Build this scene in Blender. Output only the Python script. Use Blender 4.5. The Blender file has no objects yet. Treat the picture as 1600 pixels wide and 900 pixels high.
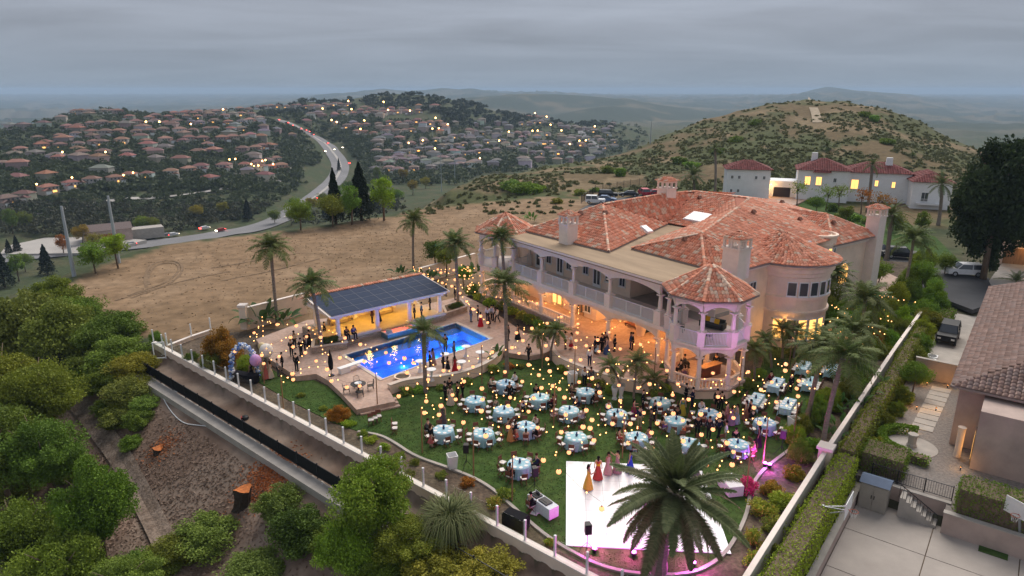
import bpy, math, random
import numpy as np
from mathutils import Vector, Matrix
random.seed(7); RNG = np.random.default_rng(7)
SC = bpy.context.scene
COL = SC.collection
R = math.radians
# ------------------------------------------------------------------ camera, sky, sun, exposure
CAM_Z, PITCH, FPX = 25.0, R(16.2), 1067.0
cam_data = bpy.data.cameras.new('camera'); cam = bpy.data.objects.new('camera', cam_data); COL.objects.link(cam)
cam.location = (0, 0, CAM_Z); cam.rotation_euler = (math.pi / 2 - PITCH, 0, 0)
cam_data.sensor_width = 36.0; cam_data.lens = 36.0 * FPX / 1600.0
cam_data.clip_start = 0.5; cam_data.clip_end = 60000.0
SC.camera = cam
SC.view_settings.view_transform = 'Standard'; SC.view_settings.look = 'None'
SC.view_settings.exposure = 0.9; SC.view_settings.gamma = 1.0
SC.view_settings.use_curve_mapping = False
SC.cycles.use_denoising = True
SC.cycles.max_bounces = 6; SC.cycles.diffuse_bounces = 3; SC.cycles.glossy_bounces = 2
SC.cycles.transmission_bounces = 4; SC.cycles.transparent_max_bounces = 8; SC.cycles.volume_bounces = 0
SC.cycles.sample_clamp_indirect = 4.0; SC.cycles.use_light_tree = True
SC.cycles.caustics_reflective = False; SC.cycles.caustics_refractive = False
SUN_EL, SUN_ROT = R(48), R(200)
world = bpy.data.worlds.new('World'); SC.world = world; world.use_nodes = True
_t = world.node_tree; _t.nodes.clear(); _n = _t.nodes.new; _l = _t.links.new
sky = _n('ShaderNodeTexSky'); sky.sky_type = 'NISHITA'; sky.sun_disc = False
sky.sun_elevation = SUN_EL; sky.sun_rotation = SUN_ROT; sky.air_density = 1.5; sky.dust_density = 4.0
tc = _n('ShaderNodeTexCoord'); sep = _n('ShaderNodeSeparateXYZ'); _l(tc.outputs['Generated'], sep.inputs[0])
ab = _n('ShaderNodeMath'); ab.operation = 'ABSOLUTE'; _l(sep.outputs['Z'], ab.inputs[0])
ad = _n('ShaderNodeMath'); ad.operation = 'ADD'; ad.inputs[1].default_value = 0.10; _l(ab.outputs[0], ad.inputs[0])
dx = _n('ShaderNodeMath'); dx.operation = 'DIVIDE'; _l(sep.outputs['X'], dx.inputs[0]); _l(ad.outputs[0], dx.inputs[1])
dy = _n('ShaderNodeMath'); dy.operation = 'DIVIDE'; _l(sep.outputs['Y'], dy.inputs[0]); _l(ad.outputs[0], dy.inputs[1])
cmb = _n('ShaderNodeCombineXYZ'); _l(dx.outputs[0], cmb.inputs[0]); _l(dy.outputs[0], cmb.inputs[1])
mp = _n('ShaderNodeMapping'); mp.inputs['Scale'].default_value = (0.42, 0.70, 1); mp.inputs['Rotation'].default_value = (0, 0, R(-8)); mp.inputs['Location'].default_value = (2.1, 0.6, 0)
_l(cmb.outputs[0], mp.inputs[0])
nz = _n('ShaderNodeTexNoise'); nz.inputs['Scale'].default_value = 1.15; nz.inputs['Detail'].default_value = 5; nz.inputs['Roughness'].default_value = 0.5
nz.inputs['Distortion'].default_value = 0.5; _l(mp.outputs[0], nz.inputs['Vector'])
rmp = _n('ShaderNodeValToRGB'); _l(nz.outputs[0], rmp.inputs[0])
rmp.color_ramp.elements[0].position = 0.34; rmp.color_ramp.elements[0].color = (0.182, 0.200, 0.236, 1)
rmp.color_ramp.elements[1].position = 0.68; rmp.color_ramp.elements[1].color = (0.268, 0.296, 0.350, 1)
hz_ = _n('ShaderNodeMapRange'); hz_.inputs['From Min'].default_value = 0.0; hz_.inputs['From Max'].default_value = 0.11; hz_.inputs['To Min'].default_value = 0.8; hz_.inputs['To Max'].default_value = 0.0
hz_.interpolation_type = 'SMOOTHSTEP'
_l(ab.outputs[0], hz_.inputs[0])
mxh = _n('ShaderNodeMix'); mxh.data_type = 'RGBA'; mxh.inputs[7].default_value = (0.185, 0.224, 0.272, 1)
_l(hz_.outputs[0], mxh.inputs[0]); _l(rmp.outputs[0], mxh.inputs[6])
skm = _n('ShaderNodeMix'); skm.data_type = 'RGBA'; skm.blend_type = 'ADD'; skm.inputs[0].default_value = 0.003
_l(mxh.outputs[2], skm.inputs[6]); _l(sky.outputs[0], skm.inputs[7])
bg = _n('ShaderNodeBackground'); bg.inputs['Strength'].default_value = 0.80; _l(skm.outputs[2], bg.inputs['Color'])
wo = _n('ShaderNodeOutputWorld'); _l(bg.outputs[0], wo.inputs['Surface'])
sun_d = bpy.data.lights.new('sun', 'SUN'); sun_d.energy = 2.0; sun_d.angle = R(50); sun_d.color = (1.0, 0.935, 0.86)
sun = bpy.data.objects.new('sun', sun_d); COL.objects.link(sun); sun.rotation_euler = (math.pi / 2 - SUN_EL, 0, math.pi - SUN_ROT + math.pi)
# ------------------------------------------------------------------ picking real positions
def ray(x, y):
 a = (x - 800) / FPX; b = (450 - y) / FPX
 return (a, math.cos(PITCH) + b * math.sin(PITCH), -math.sin(PITCH) + b * math.cos(PITCH))
def at(x, y, z=0.0):
 d = ray(x, y); t = (z - CAM_Z) / d[2]
 return (d[0] * t, d[1] * t, z)
# ------------------------------------------------------------------ scene helpers
def link(name, data=None, parent=None, loc=None, rz=None):
 o = bpy.data.objects.new(name, data); COL.objects.link(o)
 if parent is not None: o.parent = parent
 if loc is not None: o.location = loc
 if rz is not None: o.rotation_euler = (0, 0, rz)
 return o
def tag(o, label=None, cat=None, group=None, kind=None):
 if label: o['label'] = label
 if cat: o['category'] = cat
 if group: o['group'] = group
 if kind: o['kind'] = kind
 return o
def thing(name, label, cat, loc=(0, 0, 0), rz=0.0, group=None):
 return tag(link(name, None, None, loc, rz), label, cat, group, 'thing')
KIDS = {}
def kids(o):
 return KIDS.get(o.name, [])
def add_kid(p, c): KIDS.setdefault(p.name, []).append(c)
def copy_tree(o, parent=None):
 c = o.copy(); COL.objects.link(c); c.parent = parent
 if parent is not None: add_kid(parent, c)
 for k in kids(o): copy_tree(k, c)
 return c
def part(name, me, parent, color=None, loc=None, rz=None):
 o = link(name, me, parent, loc, rz); add_kid(parent, o)
 if color is not None: o.color = (*color, 1)
 return o
def recolor(o, name, color):
 for k in kids(o):
  if k.name.split('.')[0] == name: k.color = (*color, 1)
def finish(me, mat, smooth=False, col=None):
 if mat is not None: me.materials.append(mat)
 if smooth: me.polygons.foreach_set('use_smooth', np.ones(len(me.polygons), dtype=bool))
 if col is not None:
  at_ = me.color_attributes.new('Col', 'FLOAT_COLOR', 'CORNER')
  tot = np.empty(len(me.polygons), dtype=np.int32); me.polygons.foreach_get('loop_total', tot)
  c = np.repeat(np.asarray(col, dtype=np.float32), tot, axis=0)
  c4 = np.ones((len(c), 4), dtype=np.float32); c4[:, :3] = c
  at_.data.foreach_set('color', c4.ravel())
 me.update(); return me
def mesh_np(name, V, F, mat, col=None, smooth=False):
 """V n x 3; F m x k (all faces with k corners)."""
 V = np.asarray(V, dtype=np.float32); F = np.asarray(F, dtype=np.int32); m, k = F.shape
 me = bpy.data.meshes.new(name); me.vertices.add(len(V)); me.vertices.foreach_set('co', V.ravel())
 me.loops.add(m * k); me.loops.foreach_set('vertex_index', F.ravel())
 me.polygons.add(m); me.polygons.foreach_set('loop_start', np.arange(0, m * k, k, dtype=np.int32))
 me.polygons.foreach_set('loop_total', np.full(m, k, dtype=np.int32))
 me.update(calc_edges=True)
 return finish(me, mat, smooth, col)
class MB:
 """collects simple shapes; mesh() makes ONE mesh of them"""
 def __init__(s): s.v = []; s.f = []
 def add(s, V, F):
  o = len(s.v); s.v += [tuple(p) for p in V]; s.f += [tuple(i + o for i in f) for f in F]; return s
 def box(s, x0, x1, y0, y1, z0, z1):
  return s.add([(x0,y0,z0),(x1,y0,z0),(x1,y1,z0),(x0,y1,z0),(x0,y0,z1),(x1,y0,z1),(x1,y1,z1),(x0,y1,z1)],
     [(0,3,2,1),(4,5,6,7),(0,1,5,4),(1,2,6,5),(2,3,7,6),(3,0,4,7)])
 def cbox(s, c, size, rz=0.0, rx=0.0, ry=0.0):
  M = Matrix.Translation(c) @ Matrix.Rotation(rz, 4, 'Z') @ Matrix.Rotation(ry, 4, 'Y') @ Matrix.Rotation(rx, 4, 'X')
  hx, hy, hz = (q / 2 for q in size)
  V = [M @ Vector((a * hx, b * hy, c_ * hz)) for c_ in (-1, 1) for a, b in ((-1,-1),(1,-1),(1,1),(-1,1))]
  return s.add(V, [(0,3,2,1),(4,5,6,7),(0,1,5,4),(1,2,6,5),(2,3,7,6),(3,0,4,7)])
 def beam(s, p, q, w, h=None):
  """box section bar from p to q"""
  h = h or w; p = Vector(p); q = Vector(q); d = (q - p); L = d.length
  if L < 1e-6: return s
  rot = d.to_track_quat('X', 'Z').to_matrix().to_4x4(); M = Matrix.Translation(p) @ rot
  V = [M @ Vector((x, a * w / 2, b * h / 2)) for x in (0, L) for a, b in ((-1,-1),(1,-1),(1,1),(-1,1))]
  return s.add(V, [(0,1,2,3),(7,6,5,4),(0,4,5,1),(1,5,6,2),(2,6,7,3),(3,7,4,0)])
 def prism(s, poly, z0, z1, top=True, bottom=True):
  n = len(poly); ar = sum(poly[i][0]*poly[(i+1)%n][1]-poly[(i+1)%n][0]*poly[i][1] for i in range(n))
  if ar < 0: poly = poly[::-1]
  V = [(p[0], p[1], z0) for p in poly] + [(p[0], p[1], z1) for p in poly]
  F = [(i, (i+1) % n, n + (i+1) % n, n + i) for i in range(n)]
  if top: F.append(tuple(range(n, 2 * n)))
  if bottom: F.append(tuple(range(n - 1, -1, -1)))
  return s.add(V, F)
 def tube(s, path, rad, n=8, cap=True):
  P = [Vector(p) for p in path]; m = len(P)
  if not hasattr(rad, '__len__'): rad = [rad] * m
  V = []; 
  for i, p in enumerate(P):
   d = (P[min(i + 1, m - 1)] - P[max(i - 1, 0)]).normalized()
   a = d.cross(Vector((0, 0, 1)))
   if a.length < 1e-3: a = Vector((1, 0, 0))
   a.normalize(); b = a.cross(d)
   V += [p + (a * math.cos(2*math.pi*k/n) + b * math.sin(2*math.pi*k/n)) * rad[i] for k in range(n)]
  F = [(i*n+k, i*n+(k+1) % n, (i+1)*n+(k+1) % n, (i+1)*n+k) for i in range(m-1) for k in range(n)]
  if cap: F += [tuple(range(n-1, -1, -1)), tuple(range((m-1)*n, m*n))]
  return s.add(V, F)
 def lathe(s, prof, n=16, c=(0, 0, 0), cap=True, arc=None):
  V = []; m = len(prof)
  for r, z in prof: V += [(c[0]+r*math.cos(2*math.pi*k/n), c[1]+r*math.sin(2*math.pi*k/n), c[2]+z) for k in range(n)]
  F = [(i*n+k, i*n+(k+1) % n, (i+1)*n+(k+1) % n, (i+1)*n+k) for i in range(m-1) for k in range(n)]
  if cap: F += [tuple(range(n-1, -1, -1)), tuple(range((m-1)*n, m*n))]
  return s.add(V, F)
 def sphere(s, c, r, n=10, m=6, sz=1.0):
  prof = [(r*math.sin(math.pi*i/m)+1e-5, -r*sz*math.cos(math.pi*i/m)) for i in range(m+1)]
  return s.lathe(prof, n, c, cap=False)
 def strip(s, pts_a, pts_b):
  n = len(pts_a); return s.add(list(pts_a) + list(pts_b), [(i, i+1, n+i+1, n+i) for i in range(n-1)])
 def mesh(s, name, mat, smooth=False, col=None):
  me = bpy.data.meshes.new(name); me.from_pydata(s.v, [], s.f)
  return finish(me, mat, smooth, col)
 def build(s, name, mat, parent=None, smooth=False, color=None, loc=None, rz=None):
  me = s.mesh(name, mat, smooth)
  if parent is not None: return part(name, me, parent, color, loc, rz)
  o = link(name, me, None, loc, rz)
  if color is not None: o.color = (*color, 1)
  return o
def struct(name, mb, mat, smooth=False):
 return tag(mb.build(name, mat, None, smooth), kind='structure')
# ------------------------------------------------------------------ materials
def mat(name, col=(.5, .5, .5), rough=.75, var=.12, scale=2.0, detail=4, bump=0.0, bscale=None, metal=0.0, spec=.3, emit=0.0, ecol=None,
  attr=False, objcol=False, col2=None, translucent=0.0, coord='Object', stretch=None, alpha=1.0):
 m = bpy.data.materials.new(name); m.use_nodes = True; t = m.node_tree; N = t.nodes.new; L = t.links.new
 b = t.nodes['Principled BSDF']; b.inputs['Roughness'].default_value = rough; b.inputs['Metallic'].default_value = metal
 b.inputs['Specular IOR Level'].default_value = spec; b.inputs['Base Color'].default_value = (*col, 1)
 tcn = N('ShaderNodeTexCoord'); vec = tcn.outputs[coord]
 if coord == 'World':
  pass
 if stretch:
  mpn = N('ShaderNodeMapping'); mpn.inputs['Scale'].default_value = stretch; L(vec, mpn.inputs[0]); vec = mpn.outputs[0]
 cur = None
 if attr:
  a = N('ShaderNodeVertexColor'); a.layer_name = 'Col'; cur = a.outputs['Color']
 if objcol:
  oi = N('ShaderNodeObjectInfo')
  if cur is None: cur = oi.outputs['Color']
  else:
   mm = N('ShaderNodeMix'); mm.data_type = 'RGBA'; mm.blend_type = 'MULTIPLY'; mm.inputs[0].default_value = 1
   L(cur, mm.inputs[6]); L(oi.outputs['Color'], mm.inputs[7]); cur = mm.outputs[2]
 if var > 0 or col2:
  nz = N('ShaderNodeTexNoise'); nz.inputs['Scale'].default_value = scale; nz.inputs['Detail'].default_value = detail; nz.inputs['Roughness'].default_value = .62
  L(vec, nz.inputs['Vector'])
  if col2:
   mr = N('ShaderNodeMapRange'); mr.inputs['From Min'].default_value = .38; mr.inputs['From Max'].default_value = .62; L(nz.outputs[0], mr.inputs[0])
   mm = N('ShaderNodeMix'); mm.data_type = 'RGBA'; L(mr.outputs[0], mm.inputs[0]); mm.inputs[6].default_value = (*col, 1); mm.inputs[7].default_value = (*col2, 1)
   cur = mm.outputs[2]
  if var > 0:
   nz2 = nz
   if col2:
    nz2 = N('ShaderNodeTexNoise'); nz2.inputs['Scale'].default_value = scale * 5.3; nz2.inputs['Detail'].default_value = 4; L(vec, nz2.inputs['Vector'])
   mr = N('ShaderNodeMapRange'); mr.inputs['From Min'].default_value = .3; mr.inputs['From Max'].default_value = .7
   mr.inputs['To Min'].default_value = 1 - var; mr.inputs['To Max'].default_value = 1 + var; L(nz2.outputs[0], mr.inputs[0])
   mm = N('ShaderNodeMix'); mm.data_type = 'RGBA'; mm.blend_type = 'MULTIPLY'; mm.inputs[0].default_value = 1
   if cur is None: mm.inputs[6].default_value = (*col, 1)
   else: L(cur, mm.inputs[6])
   L(mr.outputs[0], mm.inputs[7]); cur = mm.outputs[2]
 if cur is not None: L(cur, b.inputs['Base Color'])
 if bump > 0:
  nb = N('ShaderNodeTexNoise'); nb.inputs['Scale'].default_value = bscale or scale * 4; nb.inputs['Detail'].default_value = 5; L(vec, nb.inputs['Vector'])
  bp = N('ShaderNodeBump'); bp.inputs['Strength'].default_value = bump; bp.inputs['Distance'].default_value = .1
  L(nb.outputs[0], bp.inputs['Height']); L(bp.outputs[0], b.inputs['Normal'])
 if emit > 0:
  b.inputs['Emission Color'].default_value = (*(ecol or col), 1); b.inputs['Emission Strength'].default_value = emit
 if translucent > 0:
  tr = N('ShaderNodeBsdfTranslucent'); mx = N('ShaderNodeMixShader'); mx.inputs[0].default_value = translucent
  if cur is not None: L(cur, tr.inputs['Color'])
  else: tr.inputs['Color'].default_value = (*col, 1)
  L(b.outputs[0], mx.inputs[1]); L(tr.outputs[0], mx.inputs[2]); L(mx.outputs[0], t.nodes['Material Output'].inputs['Surface'])
 if alpha < 1: b.inputs['Alpha'].default_value = alpha
 return m
M = {}
M['stucco'] = mat('stucco', (.86, .69, .56), .85, .12, .5, bump=.15, bscale=30)
M['trim'] = mat('trim_paint', (.84, .73, .66), .7, .05, 2)
M['white'] = mat('white_paint', (.80, .80, .80), .6, .05, 2)
M['paint'] = mat('painted', rough=.55, var=.08, scale=3, objcol=True)
M['cloth'] = mat('fabric', rough=.95, var=.12, scale=14, objcol=True, spec=.1)
M['skin'] = mat('skin', rough=.6, var=.04, scale=20, objcol=True)
M['metal_dark'] = mat('dark_metal', (.03, .03, .035), .45, .1, 5, metal=.6)
M['metal'] = mat('galvanised_metal', (.45, .47, .5), .45, .1, 3, metal=.6)
M['black'] = mat('black_plastic', (.018, .018, .02), .5, .1, 6)
M['wood'] = mat('wood', (.33, .18, .09), .6, .25, 6, stretch=(1, 1, .15))
M['mahogany'] = mat('mahogany_wood', (.16, .05, .03), .5, .2, 6)
M['concrete'] = mat('concrete', (.42, .38, .34), .85, .14, .9, bump=.1, bscale=12)
M['paving'] = mat('paving', (.50, .36, .29), .8, .14, .7, col2=(.42, .29, .23), bump=.08, bscale=14)
M['lawn'] = mat('lawn', (.045, .090, .020), .95, .3, .35, col2=(.066, .108, .028), bump=.5, bscale=22, spec=.1)
M['bed'] = mat('soil', (.085, .060, .042), .95, .35, .8, col2=(.15, .11, .075), bump=.6, bscale=5)
M['mulch'] = mat('mulch', (.16, .115, .085), .95, .4, 1.1, col2=(.25, .19, .15), bump=.8, bscale=7)
M['tile'] = mat('roof_tile', rough=.75, var=.18, scale=6, attr=True)
M['leaf'] = mat('foliage', rough=.7, var=.0, attr=True, objcol=True, translucent=.22, spec=.25)
M['bark'] = mat('bark', (.17, .12, .085), .9, .3, 4, bump=.6, bscale=14, stretch=(1, 1, .3))
M['palm_bark'] = mat('palm_bark', (.24, .20, .17), .9, .25, 3, bump=.6, bscale=6, stretch=(1, 1, 3))
M['asphalt'] = mat('asphalt', (.075, .075, .08), .85, .2, .2, bump=.1, bscale=8)
M['glass_dark'] = mat('window_glass', (.05, .06, .075), .12, .0, spec=.8)
M['warm_glass'] = mat('lit_window', (.8, .5, .2), .3, .25, 1.5, emit=1.1, ecol=(1.0, .50, .13))
M['lantern'] = mat('paper_lantern', (.4, .2, .1), .9, 0, emit=1.15, ecol=(1.0, .37, .15))
M['bulb'] = mat('bulb', (.8, .4, .15), .5, 0, emit=3.6, ecol=(1.0, .42, .13))
M['pinkled'] = mat('magenta_lamp', (1, .3, .9), .5, 0, emit=6.0, ecol=(1.0, .12, .85))
# ------------------------------------------------------------------ terrain: plateau edge + far hills
EDGE = [(40, 0), (3.1, 31.3), (-11.7, 43.9), (-36.4, 65.1), (-43, 72), (-59, 88), (-61, 101), (-57, 113), (-46, 121), (-30, 134), (-15, 153), (9, 168),
  (40, 190), (90, 230), (150, 220), (160, 100), (120, 0), (80, -40)]
def seg_dist(X, Y, poly, closed=True):
 d = np.full(X.shape, 1e9); n = len(poly)
 for i in range(n if closed else n - 1):
  ax, ay = poly[i]; bx, by = poly[(i + 1) % n]; ex, ey = bx - ax, by - ay
  t = np.clip(((X - ax) * ex + (Y - ay) * ey) / (ex * ex + ey * ey), 0, 1)
  d = np.minimum(d, np.hypot(X - ax - t * ex, Y - ay - t * ey))
 return d
def inside(X, Y, poly):
 c = np.zeros(X.shape, dtype=bool); n = len(poly)
 for i in range(n):
  ax, ay = poly[i]; bx, by = poly[(i + 1) % n]
  if ay == by: continue
  c ^= ((ay > Y) != (by > Y)) & (X < (bx - ax) * (Y - ay) / (by - ay) + ax)
 return c
def noise2(X, Y, s, seed=0, octs=4):
 """value noise, numpy"""
 out = np.zeros(np.shape(X)); amp = 1.0; tot = 0
 g = np.random.default_rng(seed).random((64, 64))
 for o in range(octs):
  x = np.asarray(X) / s * 2 ** o + 17.3 * o; y = np.asarray(Y) / s * 2 ** o + 5.1 * o
  xi = np.floor(x).astype(int); yi = np.floor(y).astype(int); fx = x - xi; fy = y - yi
  fx = fx * fx * (3 - 2 * fx); fy = fy * fy * (3 - 2 * fy)
  a = g[xi % 64, yi % 64]; b = g[(xi + 1) % 64, yi % 64]; c = g[xi % 64, (yi + 1) % 64]; d = g[(xi + 1) % 64, (yi + 1) % 64]
  out += amp * ((a * (1 - fx) + b * fx) * (1 - fy) + (c * (1 - fx) + d * fx) * fy); tot += amp; amp *= .5
 return out / tot
def px_r(x, y, r):
 """picture point at ground distance r -> (theta, log r, z)"""
 d = ray(x, y); g = math.hypot(d[0], d[1]); return (math.atan2(d[0], d[1]), math.log(r), CAM_Z + d[2] / g * r)
def px_z(x, y, z):
 X, Y, _ = at(x, y, z); return (math.atan2(X, Y), math.log(math.hypot(X, Y)), z)
CP = []
# valley floor and its road
for p in [(0, 400, -38), (100, 388, -39), (200, 374, -40), (300, 362, -41), (400, 345, -42), (450, 325, -42), (490, 300, -42), (520, 272, -41), (540, 250, -39), (505, 220, -31), (440, 192, -20),
  (0, 345, -38), (100, 335, -37), (250, 325, -38), (400, 310, -39), (0, 318, -33), (120, 300, -31), (250, 288, -32), (400, 272, -34), (460, 262, -36),
  (60, 262, -24), (200, 240, -19), (330, 232, -20), (430, 222, -22), (100, 225, -16), (250, 207, -10), (380, 195, -8), (420, 180, -5), (330, 178, -4),
  (600, 320, -36), (600, 268, -39), (650, 245, -39), (720, 235, -39), (800, 250, -38), (760, 215, -35), (850, 225, -38), (930, 225, -39), (880, 195, -30), (830, 185, -22),
  (560, 230, -30), (600, 205, -19), (680, 200, -17), (720, 190, -13), (540, 195, -15), (640, 180, -6), (560, 168, 2), (470, 172, 2), (700, 170, 2), (700, 310, -34), (960, 212, -34)]: CP.append(px_z(*p))
# crests
for p in [(0, 200, 900), (60, 192, 900), (120, 178, 950), (175, 170, 980), (230, 176, 950), (300, 178, 950), (360, 172, 980), (420, 163, 1050), (470, 156, 1150), (560, 150, 1200), (620, 149, 1200),
  (680, 153, 1180), (740, 163, 1120), (800, 181, 1050), (860, 190, 1080), (930, 190, 1150), (1000, 200, 1250), (1080, 208, 1300)]: CP.append(px_r(*p))
# brown hill
for p in [(700, 300, 190), (760, 272, 225), (860, 256, 250), (960, 243, 280), (1040, 210, 305), (1100, 186, 320), (1150, 170, 332), (1200, 157, 345), (1260, 150, 350), (1320, 154, 350), (1380, 168, 348), (1440, 190, 345), (1500, 226, 335),
  (1560, 250, 320), (1600, 262, 310), (1700, 290, 300), (1260, 180, 300), (1260, 215, 258), (1360, 205, 268), (1150, 205, 280), (1080, 240, 240), (1440, 225, 270), (1000, 262, 225)]: CP.append(px_r(*p))
for th in (-36, -30, -24, -18, -12, -6, 0, 6, 12, 18, 24, 30, 36, 42):
 t = R(th)
 CP.append((t, math.log(2200), -62)); CP.append((t, math.log(1600), -58))
 if th > 4: CP.append((t, math.log(560), -52)); CP.append((t, math.log(800), -58))
 CP.append((t, math.log(30), -30)); CP.append((t, math.log(14000), -60))
 if th < 12: CP.append((t, math.log(120), -30 if th < 0 else -8))
for th in (14, 20, 26, 32, 38, 44): CP.append((R(th), math.log(170), -1.5)); CP.append((R(th), math.log(110), -6))
# far ranges
for p in [(150, 205, 3500), (250, 190, 3500), (350, 178, 4000), (450, 165, 5000), (560, 150, 6000), (620, 146, 6500), (690, 140, 7000), (740, 141, 7000), (800, 147, 6500), (860, 143, 6500), (920, 150, 6000), (1000, 152, 7500), (1100, 150, 8000), (1180, 152, 6500), (1300, 144, 5200),
  (1350, 150, 5000), (1400, 153, 5000), (1450, 160, 4800), (1500, 168, 4800), (1600, 188, 4500),
  (860, 172, 2800), (940, 160, 3000), (1000, 165, 3000), (1060, 180, 2800), (700, 165, 3200), (780, 168, 3000), (1150, 172, 3800), (1560, 200, 2800), (1480, 190, 2800)]: CP.append(px_r(*p))
for k in range(0, 360, 20):
 if 60 < k < 300:
  for r, z in ((30, -22), (120, -30), (600, -45), (3000, -60), (14000, -60)): CP.append((R(k if k < 180 else k - 360), math.log(r), z))
CP = np.array(CP)
def far_h(T, Lr):
 A = CP[:, :2] * np.array([3.2, 1.0]); n = len(A)
 K = np.sqrt(((A[:, None] - A[None]) ** 2).sum(-1)) + np.eye(n) * -.004
 S = np.block([[K, np.ones((n, 1))], [np.ones((1, n)), np.zeros((1, 1))]])
 w = np.linalg.solve(S, np.append(CP[:, 2], 0))
 out = np.empty(T.shape); f = out.ravel(); tt = T.ravel() * 3.2; ll = Lr.ravel()
 for i in range(0, len(f), 20000):
  D = np.sqrt((tt[i:i+20000, None] - A[None, :, 0]) ** 2 + (ll[i:i+20000, None] - A[None, :, 1]) ** 2)
  f[i:i+20000] = D @ w[:n] + w[n]
 return out
TH = np.concatenate([np.arange(-180, -56, 4.0), np.arange(-56, -42, 1.0), np.arange(-42, 42.01, 0.25), np.arange(43, 57, 1.0), np.arange(60, 181, 4.0)]) * math.pi / 180
LR = np.arange(math.log(3.0), math.log(16000), 0.021)
GT, GL = np.meshgrid(TH, LR, indexing='ij')
GX, GY = np.sin(GT) * np.exp(GL), np.cos(GT) * np.exp(GL)
DEDGE = seg_dist(GX, GY, EDGE); INP = inside(GX, GY, EDGE)
dd = np.where(INP, 0, DEDGE)
PROF = np.interp(dd, [0, .3, .5, 2.6, 9.5, 12, 18, 40, 120, 400], [-.25, -.3, -.75, -.95, -5.0, -5.3, -8.0, -19, -46, -120])
LOTF = GY > 68
PROF = np.where(LOTF & ~INP, np.interp(dd, [0, 4, 18, 40, 120, 400], [-.2, -.6, -7, -19, -48, -140]), PROF)
# the neighbour's lower ground, right of the garden wall
RW0, RW1 = np.array((13.6, 31.6)), np.array((36.9, 61.6)); RWD = (RW1 - RW0) / np.linalg.norm(RW1 - RW0)
E_ = (GX - RW0[0]) * RWD[1] - (GY - RW0[1]) * RWD[0]; S_ = (GX - RW0[0]) * RWD[0] + (GY - RW0[1]) * RWD[1]
low = np.interp(S_, [-200, 14.4, 15.4, 55, 70, 300], [-2.6, -2.6, -1.25, -1.2, -.6, -.5])
PROF = np.where(INP & (GY < 120), np.interp(E_, [.5, 1.0], [0, 1]) * (low + .25) + PROF, PROF)
FAR = far_h(GT, GL)
rough = (noise2(GX, GY, 60, 3) - .5)
RR = np.exp(GL)
FAR += rough * np.interp(RR, [100, 250, 1000, 5000], [1.5, 4, 10, 60]) * np.where(INP & (RR < 200), 0, 1)
H = np.maximum(PROF, FAR)
H += np.where(INP & (GX < 30) & (GY > 85) & (RR < 175), (noise2(GX, GY, 14, 9) - .5) * .7, 0)
RIDGES = [(3000, 700, '700,158 760,150 800,146 862,147 925,152 975,154 1025,162 1075,169 1125,176 1200,190 1300,215'), (5600, 1100, '430,160 500,148 560,143 600,139 640,142 690,138 740,139 790,145 860,150 960,160'), (6500, 1300, '1040,166 1100,155 1140,153 1180,151 1240,148 1290,136 1330,139 1400,144 1450,151 1500,160 1560,173 1600,184 1700,212'), (4200, 800, '230,185 300,173 350,167 420,160 480,156 540,152 620,152 700,160'), (2400, 420, '840,185 900,172 960,165 1010,170 1060,184 1120,196')]
for rc, wd, sr in RIDGES:
 q = [px_r(*(float(u) for u in w.split(',')), rc) for w in sr.split()]; tq = [u[0] for u in q]; zq = [u[2] for u in q]
 zc = np.interp(GT, tq, zq, left=-200, right=-200) + (noise2(GX, GY, rc * .05, 77) - .5) * rc * .006; dr = np.abs(RR * (1 + .05 * np.sin(GT * 23 + rc)) - rc) / wd
 H = np.where(dr < 1, np.maximum(H, zc - (zc + 75) * dr ** 1.4), H)
H = np.minimum(H, 60)
POOLP = [at(x, y, .5)[:2] for x, y in ((532, 555), (598, 600), (775, 530), (712, 498))]
H = np.where(inside(GX, GY, POOLP), -3.0, H)
def hz(x, y):
 t = np.arctan2(x, y); l = np.log(np.maximum(np.hypot(x, y), 3.1))
 i = np.clip(np.searchsorted(TH, t) - 1, 0, len(TH) - 2); j = np.clip(((l - LR[0]) / .021).astype(int), 0, len(LR) - 2)
 ft = (t - TH[i]) / (TH[i + 1] - TH[i]); fl = (l - LR[j]) / .021
 return (H[i, j] * (1 - ft) + H[i + 1, j] * ft) * (1 - fl) + (H[i, j + 1] * (1 - ft) + H[i + 1, j + 1] * ft) * fl
def ground(x, y): return float(hz(np.array([x]), np.array([y]))[0])
_TS = np.exp(np.linspace(math.log(15), math.log(12000), 1600))
def pick(px, py):
 """where the line of sight through a picture point meets the ground"""
 d = ray(px, py); X = d[0] * _TS; Y = d[1] * _TS; Z = CAM_Z + d[2] * _TS
 k = np.nonzero(Z < hz(X, Y))[0]
 if len(k) == 0: return None
 i = k[0]; return (X[i], Y[i], ground(X[i], Y[i]))
# ground colours by what grows or lies there
LOT = [(-34, 68), (-43, 73), (-58, 88), (-60, 101), (-56, 112.5), (-45, 120), (-29, 133), (-14, 152), (9, 164), (20, 150), (10, 120), (2, 92), (-12, 80), (-22, 74)]
nA = noise2(GX, GY, 22, 11); nB = noise2(GX, GY, 5, 12); nC = noise2(GX, GY, 90, 13, 5); nD = noise2(GX, GY, 300, 14, 4)
C = np.zeros(GX.shape + (3,))
def lay(mask, c):
 mask = np.clip(mask, 0, 1)[..., None]; C[:] = C * (1 - mask) + np.array(c) * mask
lay(np.ones(GX.shape), (.060, .076, .036))
lay((nB - .46) * 6, (.085, .085, .045))
far = np.clip((RR - 1400) / 600, 0, 1)
lay(far, (.05, .066, .044)); lay(far * np.clip((noise2(GX, GY, 160, 15) - .52) * 9, 0, .8), (.15, .13, .085))
hillm = ((GX > -5) & (RR > 150) & (RR < 480)).astype(float) * np.clip((FAR + 14) / 10, 0, 1)
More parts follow.
